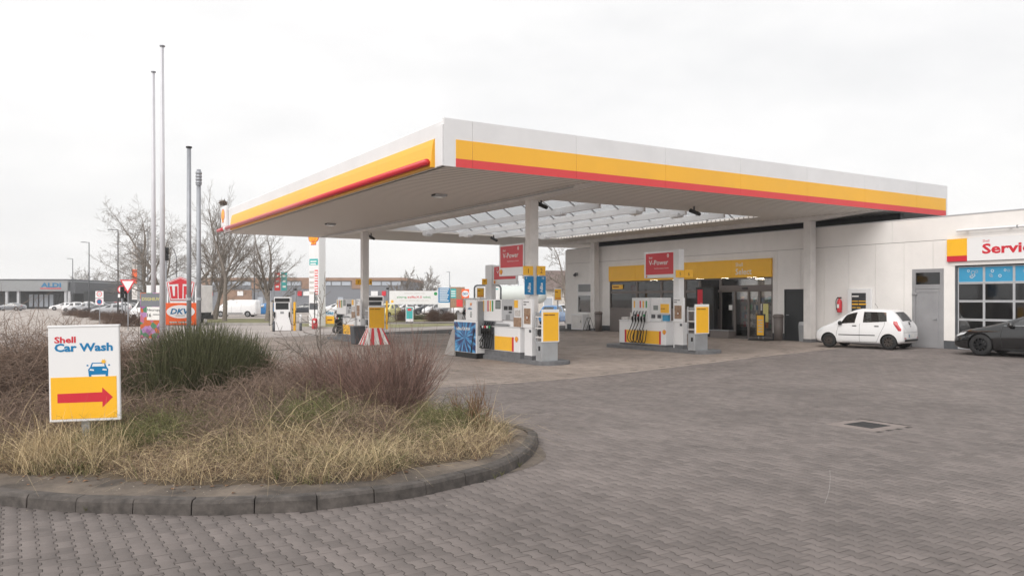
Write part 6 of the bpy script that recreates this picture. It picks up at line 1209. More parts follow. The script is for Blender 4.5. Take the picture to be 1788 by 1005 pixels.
for q in range(7): MB().box(-W_*0.40, W_*(0.4-0.06*(q % 3)), -0.006, -0.0005, z1-0.18*(q+1)+0.0, z1-0.18*(q+1)+0.085).build('print_line', 'letter_white', t)
for s_ in (-1, 1): MB().tube([(s_*W_*0.4,0.06,0),(s_*W_*0.4,0.06,z1)], 0.03, 6).build('post', 'galv', t)
t = local('picture_poster', 'tall advertising poster with brown and teal picture on the fence', 'poster', 799, D-0.3); W_ = 25*k_; z0, z1 = zD(537, D), zD(501, D); MB().box(-W_/2, W_/2, 0, 0.04, z0, z1).build('panel', 'brown_print', t); MB().box(-W_/2+.02, -W_*0.1, -0.005, -0.0005, z1-1.05, z1-0.15).build('teal_field', 'teal', t); MB().box(-W_*0.08, W_*0.35, -0.005, -0.0005, z0+0.1, z0+0.8).build('pink_field', 'fascia_red', t)
for q in range(3): MB().box(-W_*0.45, -W_*0.15, -0.009, -0.0055, z1-0.45-q*0.22, z1-0.36-q*0.22).build('print_line', 'letter_white', t)
for s_ in (-1, 1): MB().tube([(s_*W_*0.4,0.06,0),(s_*W_*0.4,0.06,z1)], 0.03, 6).build('post', 'galv', t)
t = local('oval_sign', 'small pale orange square sign with blue letters beside the picture poster', 'sign', 812.5, D-0.6); MB().box(-6.5*k_, 6.5*k_, 0, 0.03, zD(521, D), zD(504.5, D)).build('panel', 'orange', t); K = 20; MB().prism([(math.cos(2*math.pi*k/K)*6*k_, math.sin(2*math.pi*k/K)*5.5*k_+zD(512.7, D)) for k in range(K)], 0.001, 0.005, u=(1,0,0), v=(0,0,1), n=(0,-1,0)).build('oval', 'white_gloss', t); ltext(t, 'DKV', 'letter_blue', -4.6*k_, zD(515, D), 4.4*k_, 9.2*k_, -0.008, 0.03); MB().tube([(0,0.05,0),(0,0.05,zD(505, D))], 0.035, 6).build('post', 'galv', t)
D = 80; k_ = D/F; t = local('mesh_fence', 'dark green mesh fence in front of the row of parked cars', 'fence', 748, D)
for k in range(8): MB().tube([((690+k*17-748)*k_,0,0),((690+k*17-748)*k_,0,1.9)], 0.04, 6).build('post', 'grey_dark', t)
for q in range(6): MB().tube([((690-748)*k_,0,0.2+q*0.33),((809-748)*k_,0,0.2+q*0.33)], 0.008, 4).build('rail_wire', 'grey_dark', t)
x, y = ZP(715, 566, 0); t = thing('teal_board', 'teal and white pavement board on the grass verge', 'sign', (x, y, 0.1), -TH); W_ = 12.5*ZP(715, 566, 0)[1]/F*1.1; W_ = 0.62; MB().box(-W_/2, W_/2, 0, 0.05, 0.12, 1.35).build('frame', 'white', t, bevel=0.02); MB().box(-W_/2+.05, W_/2-.05, -0.006, -0.0005, 0.35, 1.28).build('print', 'teal', t); MB().box(-0.16, 0.16, -0.01, -0.0065, 1.0, 1.2).build('print_field', 'fascia_red', t)
for s_ in (-1, 1): MB().box(s_*0.22-0.04, s_*0.22+0.04, -0.12, 0.17, 0, 0.119).build('foot', 'grey_dark', t)
# --- dark arch with screen, pale tank, house beyond the pumps
D = 62; k_ = D/F; t = local('charging_arch', 'dark blue rounded frame stand behind the front pump', 'frame', 851.5, D); w2 = 23*k_; zt_ = zD(498, D); MB().tube([(-w2,0,0),(-w2,0,zt_-0.2),(-w2+0.06,0,zt_-0.06),(-w2+0.2,0,zt_),(w2-0.2,0,zt_),(w2-0.06,0,zt_-0.06),(w2,0,zt_-0.2),(w2,0,0)], 0.07, 8).build('arch', 'grey_dark', t, True); MB().box(-w2+0.1, w2-0.1, 0.02, 0.06, 0.8, zt_-0.1).build('screen', 'white', t); ltext(t, '~ladepunkt', 'teal', w2*0.3, zt_-0.35, 0.12, w2*0.5, 0.012)
for px, D, lab in ((839, 44, 'yellow and white promotion panel in front of the dark arch'), (974, 38.5, 'yellow and white promotion panel between the column and the shop corner')):
    k_ = D/F; t = local('promotion_stand', lab, 'sign', px, D, -TH, 0, 'yellow promotion panels'); z0, z1 = (zD(519.5, D), zD(502, D)) if px < 900 else (zD(524.5, D), zD(503, D)); W_ = 13*k_; MB().box(-W_/2, W_/2, 0, 0.05, z0, z1).build('frame', 'white', t, bevel=0.01); MB().box(-W_/2+.03, W_/2-.03, -0.006, -0.0005, z0+0.04, z1-0.04).build('print', 'yellow', t); ltext(t, '~App', 'letter_brown', -W_*0.35, z1-0.2, 0.06, None, -0.008); ltext(t, '~Jetzt laden', 'letter_red', -W_*0.35, z0+0.08, 0.05, W_*0.7, -0.008); MB().tube([(0,0.07,gz(t.location.x, t.location.y)-0.05),(0,0.07,z0+0.1)], 0.03, 8).build('post', 'grey_light', t)
D = 84; k_ = D/F; t = local('storage_tank', 'pale green horizontal storage tank behind the pumps', 'tank', 905, D); r_ = 0.95; zc = zD(514, D); MB().lathe([(0,-3.0),(0.5,-2.95),(r_*0.9,-2.6),(r_,-2.2),(r_,2.2),(r_*0.9,2.6),(0.5,2.95),(0,3.0)], 22, (0,0,zc), 'x').build('vessel', 'tank', t, True)
for q in (-1.6, 1.6): MB().box(q-0.15, q+0.15, -0.6, 0.6, 0, zc-0.6).build('cradle', 'concrete', t)
MB().tube([(0,0,zc+r_-0.02),(0,0,zc+r_+0.5)], 0.04, 6).build('vent_pipe', 'galv', t)
D = 95; k_ = D/F; t = local('house', 'house with brown tiled hip roof behind the shop corner', 'house', 985, D); w2 = 5.2; ze, zr = zD(505, D), zD(470, D); MB().box(-w2+0.3, w2+3, 0, 8, 0, ze).build('wall', 'cream', t); MB().add([(-w2,-0.5,ze),(w2+3.5,-0.5,ze),(w2+3.5,8.5,ze),(-w2,8.5,ze),(-w2+3.2,4,zr),(w2+1.0,4,zr)], [(0,1,5,4),(1,2,5),(2,3,4,5),(3,0,4),(0,3,2,1)]).build('roof', 'roof_tile', t)
for q in (-2.5, 0.5): f = MB().box(q, q+1.2, -0.03, -0.001, 1.0, 2.3).build('window', 'white', t); MB().box(q+.1, q+1.1, -0.04, -0.031, 1.1, 2.2).build('pane', 'win_far', f)
# --- long commercial building behind
D = 140; k_ = D/F; t = local('commercial_building', 'long low brick and grey commercial building behind the bare trees', 'building', 530, D); xl, xr = (352-530)*k_, (711-530)*k_; zt_ = zD(484.5, D); z2 = zD(490, D); z3 = zD(504, D)
MB().box(xl, xr, 0, 25, 0, z3-0.0).build('wall', 'wall_grey', t); MB().box(xl, xr, -0.1, 25, z2, zt_).build('brick_band', 'brick_far', t); MB().box(xl+.1, xr-.1, 0.2, 25, z3+0.001, z2-0.001).build('upper_wall', 'wall_grey', t)
x = xl; i = 0
while x < xr-2:
    MB().box(x, x+1.6, -0.09, 0.19, z3+0.001, z2-0.002).build('brick_pier', 'brick_far', t)
    for q in range(4):
        xa = x+1.75+q*1.75
        if xa+1.65 < xr: w_ = MB().box(xa, xa+1.65, 0.10, 0.199, z3+0.55, z2-0.05).build('window', 'grey', t); MB().box(xa+.08, xa+1.57, 0.08, 0.099, z3+0.62, z2-0.12).build('pane', 'win_far', w_)
    x += 8.8
MB().box((382-530)*k_, (440-530)*k_, -0.06, -0.001, 0.2, zD(506, D)).build('brick_front', 'brick_far', t)
for px0, px1, m_ in ((520, 527, 'letter_red'), (667, 674, 'letter_red'), (530, 545, 'white'), (648, 660, 'white'), (415, 425, 'white'), (360, 372, 'letter_red')): MB().box((px0-530)*k_, (px1-530)*k_, -0.2, -0.061, zD(516, D), zD(508, D)).build('shop_sign', m_, t)
for px0 in (395, 450, 480, 560, 590, 640): MB().box((px0-530)*k_, (px0+9-530)*k_, -0.05, -0.0005, 0.1, 2.4).build('shop_window', 'win_far', t)
# --- supermarket at the far left
D = 170; k_ = D/F; t = local('supermarket', 'flat roofed grey supermarket with blue lettering at the left edge', 'building', 40, D, -TH+0.02); z0, z1 = zD(508, D), zD(489, D); xa, xb = (-80-40)*k_, (117-40)*k_
MB().box(xa, xb, 0, 30, z0, z1).build('fascia', 'grey', t); MB().box(xa, xb+1.4, 4, 30, 0, z0-0.001).build('wall', 'anthracite', t); MB().box(xb+0.001, xb+1.4, 0.5, 30, z0-0.5, z1-0.4).build('side_fascia', 'grey_dark', t); MB().box(xa, xb, -0.1, 30, z1+0.001, z1+0.25).build('coping', 'grey_dark', t)
for px in (10, 30, 112, 118): MB().box((px-40)*k_-0.25, (px-40)*k_+0.25, 0.3, 0.8, 0, z0-0.001).build('column', 'grey_light', t)
for px in range(32, 108, 9): w_ = MB().box((px-40)*k_, (px+8.4-40)*k_, 3.8, 3.999, 0.2, z0-0.5).build('window', 'grey_dark', t); MB().box((px-40)*k_+.12, (px+8.4-40)*k_-.12, 3.75, 3.799, 0.4, z0-0.7).build('pane', 'win_far' if px < 75 else 'screen', w_)
ltext(t, 'ALDI', 'letter_blue', (71-40)*k_, zD(501, D), 9*k_*0.8, 35*k_, -0.02, 0.04); MB().box((70-40)*k_, (106-40)*k_, -0.05, -0.001, zD(504, D), zD(502.5, D)).build('underline', 'letter_red', t)
# pale houses behind the street lamps
for px, D, w_, h_, lab in ((152, 230, 9, 6.2, 'pale grey house right of the supermarket'), (185, 250, 13, 7.5, 'pale flat roofed block behind the zone sign'), (205, 270, 8, 6.0, 'small pale block left of the give way sign')):
    t = local('far_house', lab, 'house', px, D, -TH, 0, 'pale houses in the distance'); MB().box(-w_/2, w_/2, 0, 8, 0, h_).build('wall', 'cream', t); MB().box(-w_/2-.3, w_/2+.3, -0.3, 8.3, h_+0.001, h_+0.4).build('roof', 'grey_light', t)
    for q in range(int(w_/3)):
        for z in (1.2, 4.0): f = MB().box(-w_/2+0.8+q*3, -w_/2+2.3+q*3, -0.05, -0.001, z, z+1.4).build('window', 'grey', t); MB().box(-w_/2+0.95+q*3, -w_/2+2.15+q*3, -0.07, -0.051, z+.15, z+1.25).build('pane', 'win_far', f)
# ================================================================== TREES AND PLANTING
def grow(seed, height, trunk_r, levels=5, spread=0.55, lean=0.0, first=0.28, forks=None, nlim=5200, up=0.25):
    R = random.Random(seed); segs = {}   # level -> list of (polyline, radii)
    out = [[] for _ in range(levels+1)]
    def branch(p, d, length, r, lev):
        n = 5; pts = [p.copy()]; rad = [r]; dd = d.copy()
        for k in range(1, n+1):
            dd = (dd+Vector((R.gauss(0, 0.10), R.gauss(0, 0.10), R.gauss(0, 0.05)+up*0.14*(lev > 0)))).normalized(); p = p+dd*length/n; pts.append(p.copy()); rad.append(r*(1-0.60*k/n))
        out[lev].append((pts, rad))
        if lev == levels: return
        nb = [6, 5, 4, 4, 2, 2][lev]
        for i in range(nb):
            t = (first if lev == 0 else 0.18)+(1-(first if lev == 0 else 0.18))*(i+R.random()*0.9)/nb; t = min(t, 0.99); k = min(int(t*n), n-1); q = pts[k].lerp(pts[k+1], t*n-k); rr = rad[k]+(rad[k+1]-rad[k])*(t*n-k)
            ax = (pts[k+1]-pts[k]).normalized(); o = ax.orthogonal().normalized(); o.rotate(Matrix.Rotation(R.random()*6.283, 3, ax)); ang = R.uniform(0.45, 0.95)*(spread/0.55)
            branch(q, (ax*math.cos(ang)+o*math.sin(ang)).normalized(), length*R.uniform(0.42, 0.66)*(1.15-0.45*t), max(rr*0.62, 0.004), lev+1)
        if lev < levels: branch(p, dd, length*0.5, max(r*0.4, 0.004), lev+1)
    stems = forks or [(0, 0, lean, 0)]
    for (x, y, lx, ly) in stems: branch(Vector((x, y, -0.1)), Vector((lx, ly, 1)).normalized(), height*0.62, trunk_r, 0)
    return out
def tree(name, label, px, D, height, trunk_r, seed, group, levels=4, nmin=0.007, **kw):
    x, y = atD(px, D); t = thing(name, label, 'tree', (x, y, 0), -TH, group); out = grow(seed, height, trunk_r, levels, **kw)
    zm = max(max(p.z for p in pts) for l_ in out for pts, r in l_); sc = height/zm
    def mk(levs, nm, sides):
        Ps = []; Rs = []
        for l_ in levs:
            for pts, r in out[l_]: Ps.append([tuple(p*sc) for p in pts]); Rs.append([max(q, nmin) for q in r])
        V, Q = np_tubes(np.array(Ps), np.array(Rs), sides); return np_mesh(nm, V, Q, 'bark', t)
    mk([0, 1], 'trunk', 6); mk(list(range(2, levels+1)), 'crown', 3); return t
GT = 'bare trees along the road'
t0_ = tree('bare_tree', 'wide bare tree behind the white flagpoles', 280, 74, 12.2, 0.17, 3, GT, 5, 0.007, spread=0.75, forks=[(0,0,-0.5,0),(0.3,0,-0.12,0.1),(0.8,0,0.34,0)])
t0_.scale = (1.35, 1.2, 1)
tree('bare_tree', 'bare twin stemmed tree right of the grey masts', 368, 76, 13.4, 0.18, 8, GT, 4, 0.008, spread=0.42, forks=[(-0.3,0,-0.16,0),(0.1,0,0.05,0.1),(0.5,0,0.2,0)])
t_ = tree('bare_tree', 'bare tree with a bird nest left of the canopy end', 392, 71, 12.6, 0.22, 15, GT, 4, 0.008, spread=0.45, forks=[(0,0,0.03,0)])
tree('bare_tree', 'bare tree with leaning trunk behind the truck pump', 466, 71, 9.4, 0.24, 21, GT, 4, 0.008, spread=0.70, forks=[(0,0,0.0,0),(0.2,0,0.10,0)], first=0.35)
tree('bare_tree', 'thin bare tree far behind the banner fence', 722, 120, 7.2, 0.12, 31, GT, 4, 0.02, spread=0.6, forks=[(-2,0,0,0),(0,0,0.05,0),(1.6,0,-0.05,0)])
tree('bare_tree', 'bare tree spreading above the tiled roof by the shop corner', 992, 80, 9.2, 0.2, 41, GT, 4, 0.016, spread=0.8, forks=[(0,0,-0.15,0)])
tree('bare_tree', 'small bare tree behind the pale tank', 890, 110, 6.0, 0.12, 44, GT, 4, 0.018, spread=0.8, forks=[(-1,0,0,0),(1.5,0,0.1,0)])
tree('bare_tree', 'round hazy bare tree far beyond the street lamps', 157, 300, 14.5, 0.3, 47, GT, 4, 0.04, spread=0.7, forks=[(-2,0,-0.2,0),(0,0,0,0),(2,0,0.2,0)])
nx_, ny_ = atD(389, 71); nst = thing('bird_nest', 'dark round bird nest high in a bare tree', 'nest', (nx_+0.05, ny_, zD(354, 71))); P = []; 
for k in range(260): a = rng.normal(0, 1, 3); a /= np.linalg.norm(a); b = rng.normal(0, 1, 3); c0 = a*np.array([0.32, 0.32, 0.2])*rng.uniform(0.5, 1); P.append([c0-b*0.10, c0, c0+b*0.10])
V, Q = np_tubes(np.array(P), np.full((260, 3), 0.014), 3); np_mesh('twigs', V, Q, 'twig', nst, rng.random(len(V)))
# sapling in the bed behind the shrubs
tree('sapling', 'thin bare sapling with spreading twigs in the bed before the forecourt', 562, 14.0, 2.55, 0.035, 52, None, 3, 0.004, spread=0.85, first=0.42)
# ---- bed cover: numpy blades and twigs
def sample_bed(n, box, cond=None):
    xs, ys = [], []; tot = 0
    while tot < n:
        X = rng.uniform(box[0], box[1], n*2); Y = rng.uniform(box[2], box[3], n*2); m = bed_in(X, Y)
        Dd = X*SN+Y*CS; Rr = X*CS-Y*SN; m &= (Rr/Dd > -0.70)
        if cond is not None: m &= cond(X, Y)
        xs.append(X[m]); ys.append(Y[m]); tot += m.sum()
    return np.concatenate(xs)[:n], np.concatenate(ys)[:n]
def blades(X, Y, h, wdt, bend, name, m_, parent=None, kind='stuff', spread=0.35, seg=4, dirb=None):
    n = len(X); az = rng.uniform(0, 2*np.pi, n); ln = np.abs(rng.normal(0, spread, n)); t = np.linspace(0, 1, seg)[None, :]
    dx, dy = np.cos(az), np.sin(az); hz = h[:, None]*t*(1-bend[:, None]*0.55*t**2); hr = h[:, None]*(ln[:, None]*t+bend[:, None]*t**2.2)
    P = np.stack([X[:, None]+dx[:, None]*hr, Y[:, None]+dy[:, None]*hr, soil_z(X, Y)[:, None]-0.02+np.maximum(hz, 0.0)], -1)
    fa = rng.uniform(0, np.pi, n); s_ = np.stack([np.cos(fa), np.sin(fa), np.zeros(n)], -1)[:, None, :]*(wdt[:, None]*(1-0.85*t**1.5))[:, :, None]
    V = np.stack([P-s_, P+s_], 2).reshape(-1, 3); i = np.arange(n*seg*2).reshape(n, seg, 2); Q = np.stack([i[:, :-1, 0], i[:, :-1, 1], i[:, 1:, 1], i[:, 1:, 0]], -1).reshape(-1, 4)
    return np_mesh(name, V, Q, m_, parent, np.repeat(rng.random(n), seg*2), kind=kind)
def clumped(X, Y, f=2.3): return 0.5+0.5*np.sin(X*f+1.7*np.sin(Y*f*0.8))*np.sin(Y*f*1.3+X*0.7)
def stuff(o, lab, cat): return tag(o, lab, cat, None, 'stuff')
BOX = (-1.5, 6.6, 6.5, 15.5)
n = 30000; X, Y = sample_bed(n, BOX); c_ = clumped(X, Y); h = rng.gamma(4, 0.075, n)*(0.4+1.2*c_**1.4)+0.05
stuff(blades(X, Y, h, rng.uniform(0.0016, 0.0032, n), rng.uniform(0.1, 1.7, n), 'dry_grass', 'straw', spread=0.62, seg=5), 'pale dry grass covering the front of the planting bed', 'grass')
n = 24000; X, Y = sample_bed(n, BOX); h = rng.gamma(4, 0.05, n)+0.04
stuff(blades(X, Y, h, rng.uniform(0.0016, 0.0032, n), rng.uniform(0.2, 1.6, n), 'brown_weeds', 'straw_brown', spread=0.8), 'brown withered weeds between the dry grass', 'weeds')
n = 22000; X, Y = sample_bed(n, BOX, lambda x, y: clumped(x+3, y*1.1, 2.6)+0.25*clumped(x, y, 9) > 0.72); h = rng.gamma(4, 0.04, n)+0.03
stuff(blades(X, Y, h, rng.uniform(0.002, 0.0045, n), rng.uniform(0.1, 0.9, n), 'green_weeds', 'weed', spread=0.5), 'green weed patches between the dry grass', 'weeds')
def litter(n, m_, name, lab, hz, r0, ll, box=BOX):
    X, Y = sample_bed(n, box); m = 6; P = np.zeros((n, m, 3)); c_ = clumped(X+1, Y+2, 1.9); P[:, 0] = np.stack([X, Y, soil_z(X, Y)+rng.random(n)**1.5*hz*(0.3+c_)], -1); d = rng.normal(0, 1, (n, 3)); d[:, 2] = d[:, 2]*0.45+0.25; d /= np.linalg.norm(d, axis=1, keepdims=True); q = rng.uniform(0.3, 1, n)*ll/m
    for k in range(1, m): d += rng.normal(0, 0.28, (n, 3)); d[:, 2] -= 0.10; d /= np.linalg.norm(d, axis=1, keepdims=True); P[:, k] = P[:, k-1]+d*q[:, None]
    g_ = soil_z(P[..., 0], P[..., 1]); P[..., 2] = np.maximum(P[..., 2], g_); ok_ = bed_in(P[:, -1, 0], P[:, -1, 1]) | (rng.random(n) < 0.35); P = P[ok_]; n = len(P)
    V, Q = np_tubes(P, np.full((n, m), r0)*np.linspace(1, 0.5, m)[None]*rng.uniform(0.6, 1.2, n)[:, None], 3); stuff(np_mesh(name, V, Q, m_, None, np.repeat(rng.random(n), m*3)), lab, 'grass')
n = 1500; a = rng.uniform(0, 6.28, n); r_ = np.sqrt(rng.random(n))*0.62; X, Y = cwsn.location.x+np.cos(a)*r_-0.12, cwsn.location.y+np.sin(a)*r_-0.30; m = bed_in(X, Y); X, Y = X[m], Y[m]; n = len(X)
stuff(blades(X, Y, rng.gamma(9, 0.042, n)+0.05, rng.uniform(0.0018, 0.0034, n), rng.uniform(0.0, 0.8, n), 'tall_grass', 'straw', spread=0.3, seg=5), 'taller dry grass around the foot of the direction sign', 'grass')
litter(11000, 'straw', 'straw_litter', 'tangled pale straw lying over the front of the bed', 0.26, 0.0019, 0.5)
litter(9000, 'twig', 'twig_litter', 'tangled brown twigs lying through the planting bed', 0.24, 0.0022, 0.45)
# fallen leaves along the strip
n = 420; X = rng.uniform(-0.6, 6.2, n*6); Y = rng.uniform(7, 12, n*6); d_ = dist(X, Y); m = inside(X, Y) & (d_ > 0.35) & (d_ < 1.35) & (rng.random(n*6) < np.clip((d_-0.3)*1.2, 0.05, 1)); X, Y = X[m][:n], Y[m][:n]; k = len(X); a = rng.uniform(0, 6.28, k); s_ = rng.uniform(0.012, 0.035, k)
V = []
for q, (u_, v_, w_) in enumerate(((-1, -0.5, 0.0), (0.2, -0.7, 0.5), (1, 0.3, 0.1), (-0.3, 0.7, 0.6))): V.append(np.stack([X+s_*(u_*np.cos(a)-v_*np.sin(a)), Y+s_*(u_*np.sin(a)+v_*np.cos(a)), 0.124+s_*w_*0.6], -1))
V = np.stack(V, 1).reshape(-1, 3); Q = np.arange(k*4).reshape(k, 4); stuff(np_mesh('fallen_leaves', V, Q, 'leaf_dry', None, np.repeat(rng.random(k), 4)), 'brown fallen leaves on the concrete strip behind the kerb', 'leaves')
# litter specks on strip and paving beside the kerb
def bush(name, label, cx, cy, rx, ry, hgt, n, m_, style, r0, parent=None, z0=None, seed=0, base=0.25, kind=None, cat='shrub', group=None):
    t = thing(name, label, cat, (cx, cy, float(soil_z(np.array([cx]), np.array([cy]))[0])-0.03 if z0 is None else z0), 0, group)
    if style == 'broom':      # upright green switches from many forks
        m = 7; a = rng.uniform(0, 2*np.pi, n); rad = np.sqrt(rng.random(n)); bxx = np.cos(a)*rad*rx; byy = np.sin(a)*rad*ry
        top = hgt*(0.55+0.5*rng.random(n))*(1-0.42*rad**2.2); st_ = rng.uniform(0.0, 0.55, n)*top; tt_ = np.linspace(0, 1, m)[None]
        ln_ = top-st_; ox = np.cos(a)*rad*0.35*ln_+rng.normal(0, 0.09, n); oy = np.sin(a)*rad*0.35*ln_+rng.normal(0, 0.09, n)
        P = np.stack([bxx[:, None]*(0.6+0.4*st_/top)[:, None]+ox[:, None]*tt_**1.3, byy[:, None]*(0.6+0.4*st_/top)[:, None]+oy[:, None]*tt_**1.3, st_[:, None]+ln_[:, None]*tt_], -1); P += rng.normal(0, 0.008, P.shape)
        R = np.full((n, m), r0)*(1-0.6*tt_)
        V, Q = np_tubes(P, R, 3); np_mesh('switches', V, Q, m_, t, np.repeat(rng.random(n), m*3))
    elif style == 'tangle':   # arching random canes
        m = 9; a = rng.uniform(0, 2*np.pi, n); rad = np.sqrt(rng.random(n)); P = np.zeros((n, m, 3)); P[:, 0, 0] = np.cos(a)*rad*rx; P[:, 0, 1] = np.sin(a)*rad*ry; P[:, 0, 2] = rng.random(n)**1.2*hgt*0.8*(1-0.5*rad**2)
        d = rng.normal(0, 1, (n, 3)); d[:, 2] = np.abs(d[:, 2])*1.1+0.2; d /= np.linalg.norm(d, axis=1, keepdims=True); ll = rng.uniform(0.25, 0.75, n)*hgt/m*1.3
        for k in range(1, m):
            d += rng.normal(0, 0.22, (n, 3)); d[:, 2] -= 0.13+0.25*np.clip(P[:, k-1, 2]/hgt-0.75, 0, 1); d /= np.linalg.norm(d, axis=1, keepdims=True); P[:, k] = P[:, k-1]+d*ll[:, None]
        P[..., 2] = np.maximum(P[..., 2], 0.0); R = np.repeat(rng.uniform(0.5, 1.2, n)[:, None]*r0, m, 1)*np.linspace(1, 0.4, m)[None]
        V, Q = np_tubes(P, R, 3); np_mesh('canes', V, Q, m_, t, np.repeat(rng.random(n), m*3))
    elif style == 'fan':      # stems fanning from the base with side twigs
        ns = n//9; m = 8; a = rng.uniform(0, 2*np.pi, ns); rad = np.sqrt(rng.random(ns)); tt_ = np.linspace(0, 1, m)[None]; top = hgt*rng.uniform(0.6, 1.08, ns)*(1-0.22*rad**2)
        fx_, fy_ = np.cos(a)*rad*rx, np.sin(a)*rad*ry
        P = np.stack([fx_[:, None]*(base+(1-base)*tt_**0.9), fy_[:, None]*(base+(1-base)*tt_**0.9), top[:, None]*tt_**1.05], -1)+rng.normal(0, 0.012, (ns, m, 3)); R = r0*2.0*rng.uniform(0.6, 1.3, ns)[:, None]*(1-0.75*tt_)
        V, Q = np_tubes(P, R, 4); np_mesh('stems', V, Q, m_, t, np.repeat(rng.random(ns), m*4))
        nt_ = n; si = rng.integers(0, ns, nt_); ki = rng.integers(2, m-1, nt_); p0 = P[si, ki]; d = P[si, ki+1]-P[si, ki-1]; d /= np.linalg.norm(d, axis=1, keepdims=True); d += rng.normal(0, 0.42, d.shape); d[:, 2] = np.abs(d[:, 2]); d /= np.linalg.norm(d, axis=1, keepdims=True); ll = rng.uniform(0.10, 0.36, nt_)*hgt; mm = 5; tq = np.linspace(0, 1, mm)[None, :, None]
        P2 = p0[:, None, :]+d[:, None, :]*ll[:, None, None]*tq+np.array([0, 0, 1.0])[None, None]*(0.06*tq**2)+rng.normal(0, 0.006, (nt_, mm, 3)); R2 = np.full((nt_, mm), r0)*np.linspace(1, 0.45, mm)[None]
        V, Q = np_tubes(P2, R2, 3); np_mesh('twigs', V, Q, m_, t, np.repeat(rng.random(nt_), mm*3))
    return t
def bp(px, py, z=0.22): return ZP(px, py, z)
GS = 'shrubs in the planting bed'
x, y = atD(345, 12.6); bush('broom_shrub', 'large dark green broom shrub in the middle of the bed', x, y, 1.08, 0.95, 1.42, 9000, 'broom', 'broom', 0.0042, group=GS)
x, y = atD(290, 12.0); bush('broom_shrub', 'lower left lobe of green broom drooping beside the large one', x, y, 0.7, 0.65, 1.08, 3600, 'broom', 'broom', 0.0042, group=GS)
x, y = atD(427, 13.2); bush('broom_shrub', 'small green broom at the right of the large one', x, y, 0.45, 0.5, 1.28, 2200, 'broom', 'broom', 0.0042, group=GS)
x, y = atD(680, 11.4); bush('dogwood_shrub', 'reddish bare twig shrub fanning out at the right of the bed', x, y, 1.0, 0.8, 1.24, 1300, 'twig_red', 'fan', 0.0036, group=GS, base=0.16)
x, y = atD(600, 12.2); bush('dogwood_shrub', 'smaller reddish brown twig shrub behind the fanning one', x, y, 0.95, 0.8, 1.08, 1700, 'twig_red', 'fan', 0.0036, group=GS, base=0.3)
x, y = atD(715, 12.6); bush('dogwood_shrub', 'thin tall reddish switches rising behind the fanning shrub', x, y, 0.42, 0.4, 1.42, 320, 'twig_red', 'fan', 0.0042, group=GS, base=0.15)
for px, D, rx, hh, n, lab in ((15, 11.5, 1.15, 1.5, 3400, 'brown bramble thicket at the left picture edge'), (110, 12.6, 1.1, 1.42, 3000, 'brown bramble thicket behind the direction sign'), (215, 12.2, 0.9, 1.32, 2800, 'brown bramble thicket between the sign and the broom'), (505, 13.2, 1.0, 0.95, 2400, 'low brown bramble thicket right of the broom'), (440, 11.4, 0.9, 0.75, 1900, 'low tangled bramble in front of the small broom'), (330, 10.9, 1.1, 0.62, 1800, 'low brown bramble under the large broom'), (60, 10.4, 0.9, 0.72, 1700, 'low bramble in front of the left thicket'), (560, 11.6, 0.8, 0.75, 1700, 'low bramble in front of the smaller twig shrub'), (190, 10.6, 0.7, 0.6, 1200, 'low bramble right of the direction sign'), (640, 13.6, 1.1, 0.9, 2200, 'low bramble behind the twig shrubs')):
    x, y = atD(px, D); bush('bramble_thicket', lab, x, y, rx, rx*0.85, hh, n, 'twig', 'tangle', 0.0038, group=GS)
for px, D, rx, hh, n, m_, lab in ((40, 9.9, 0.8, 0.55, 1300, 'twig', 'knee high brown scrub left of the direction sign'), (300, 9.9, 0.8, 0.50, 1300, 'weed', 'low olive scrub below the large broom'), (430, 10.0, 0.8, 0.55, 1500, 'twig', 'low brown scrub in the middle front of the bed'), (540, 10.3, 0.7, 0.6, 1400, 'weed', 'olive green scrub left of the fanning shrub'), (620, 10.2, 0.6, 0.48, 1200, 'twig', 'low brown scrub under the fanning shrub'), (780, 10.9, 0.55, 0.55, 1200, 'weed', 'olive scrub right of the fanning shrub'), (215, 9.6, 0.6, 0.45, 1000, 'weed', 'low olive scrub right of the direction sign'), (500, 12.0, 0.9, 0.85, 1700, 'twig', 'waist high brown scrub behind the middle of the bed')):
    x, y = atD(px, D); bush('scrub', lab, x, y, rx, rx*0.8, hh, n, m_, 'tangle', 0.003, group=GS)
for px, D, hh, lab in ((838, 10.9, 0.80, 'dry brown dock stalk near the tip of the island'), (815, 11.2, 0.7, 'second dry dock stalk left of the tip one')):
    x, y = atD(px, D); bush('dry_stalk', lab, x, y, 0.22, 0.2, hh, 110, 'leaf_dry', 'fan', 0.0035, group='dry stalks', base=0.2, cat='weed')
x, y = bp(483, 842, 0.12); t_tuft = t = thing('grass_tuft', 'single green grass tuft on the strip behind the kerb', 'grass tuft', (x, y, 0.118)); nb_ = 60; a = rng.uniform(0, 6.28, nb_); tt_ = np.linspace(0, 1, 5)[None]; hh = rng.uniform(0.08, 0.24, nb_)[:, None]; P = np.stack([np.cos(a)[:, None]*hh*0.35*tt_**1.6, np.sin(a)[:, None]*hh*0.35*tt_**1.6, hh*tt_], -1); V, Q = np_tubes(P, np.full((nb_, 5), 0.0022)*(1-0.7*tt_), 3); np_mesh('blades', V, Q, 'weed', t, np.repeat(rng.random(nb_), 15))
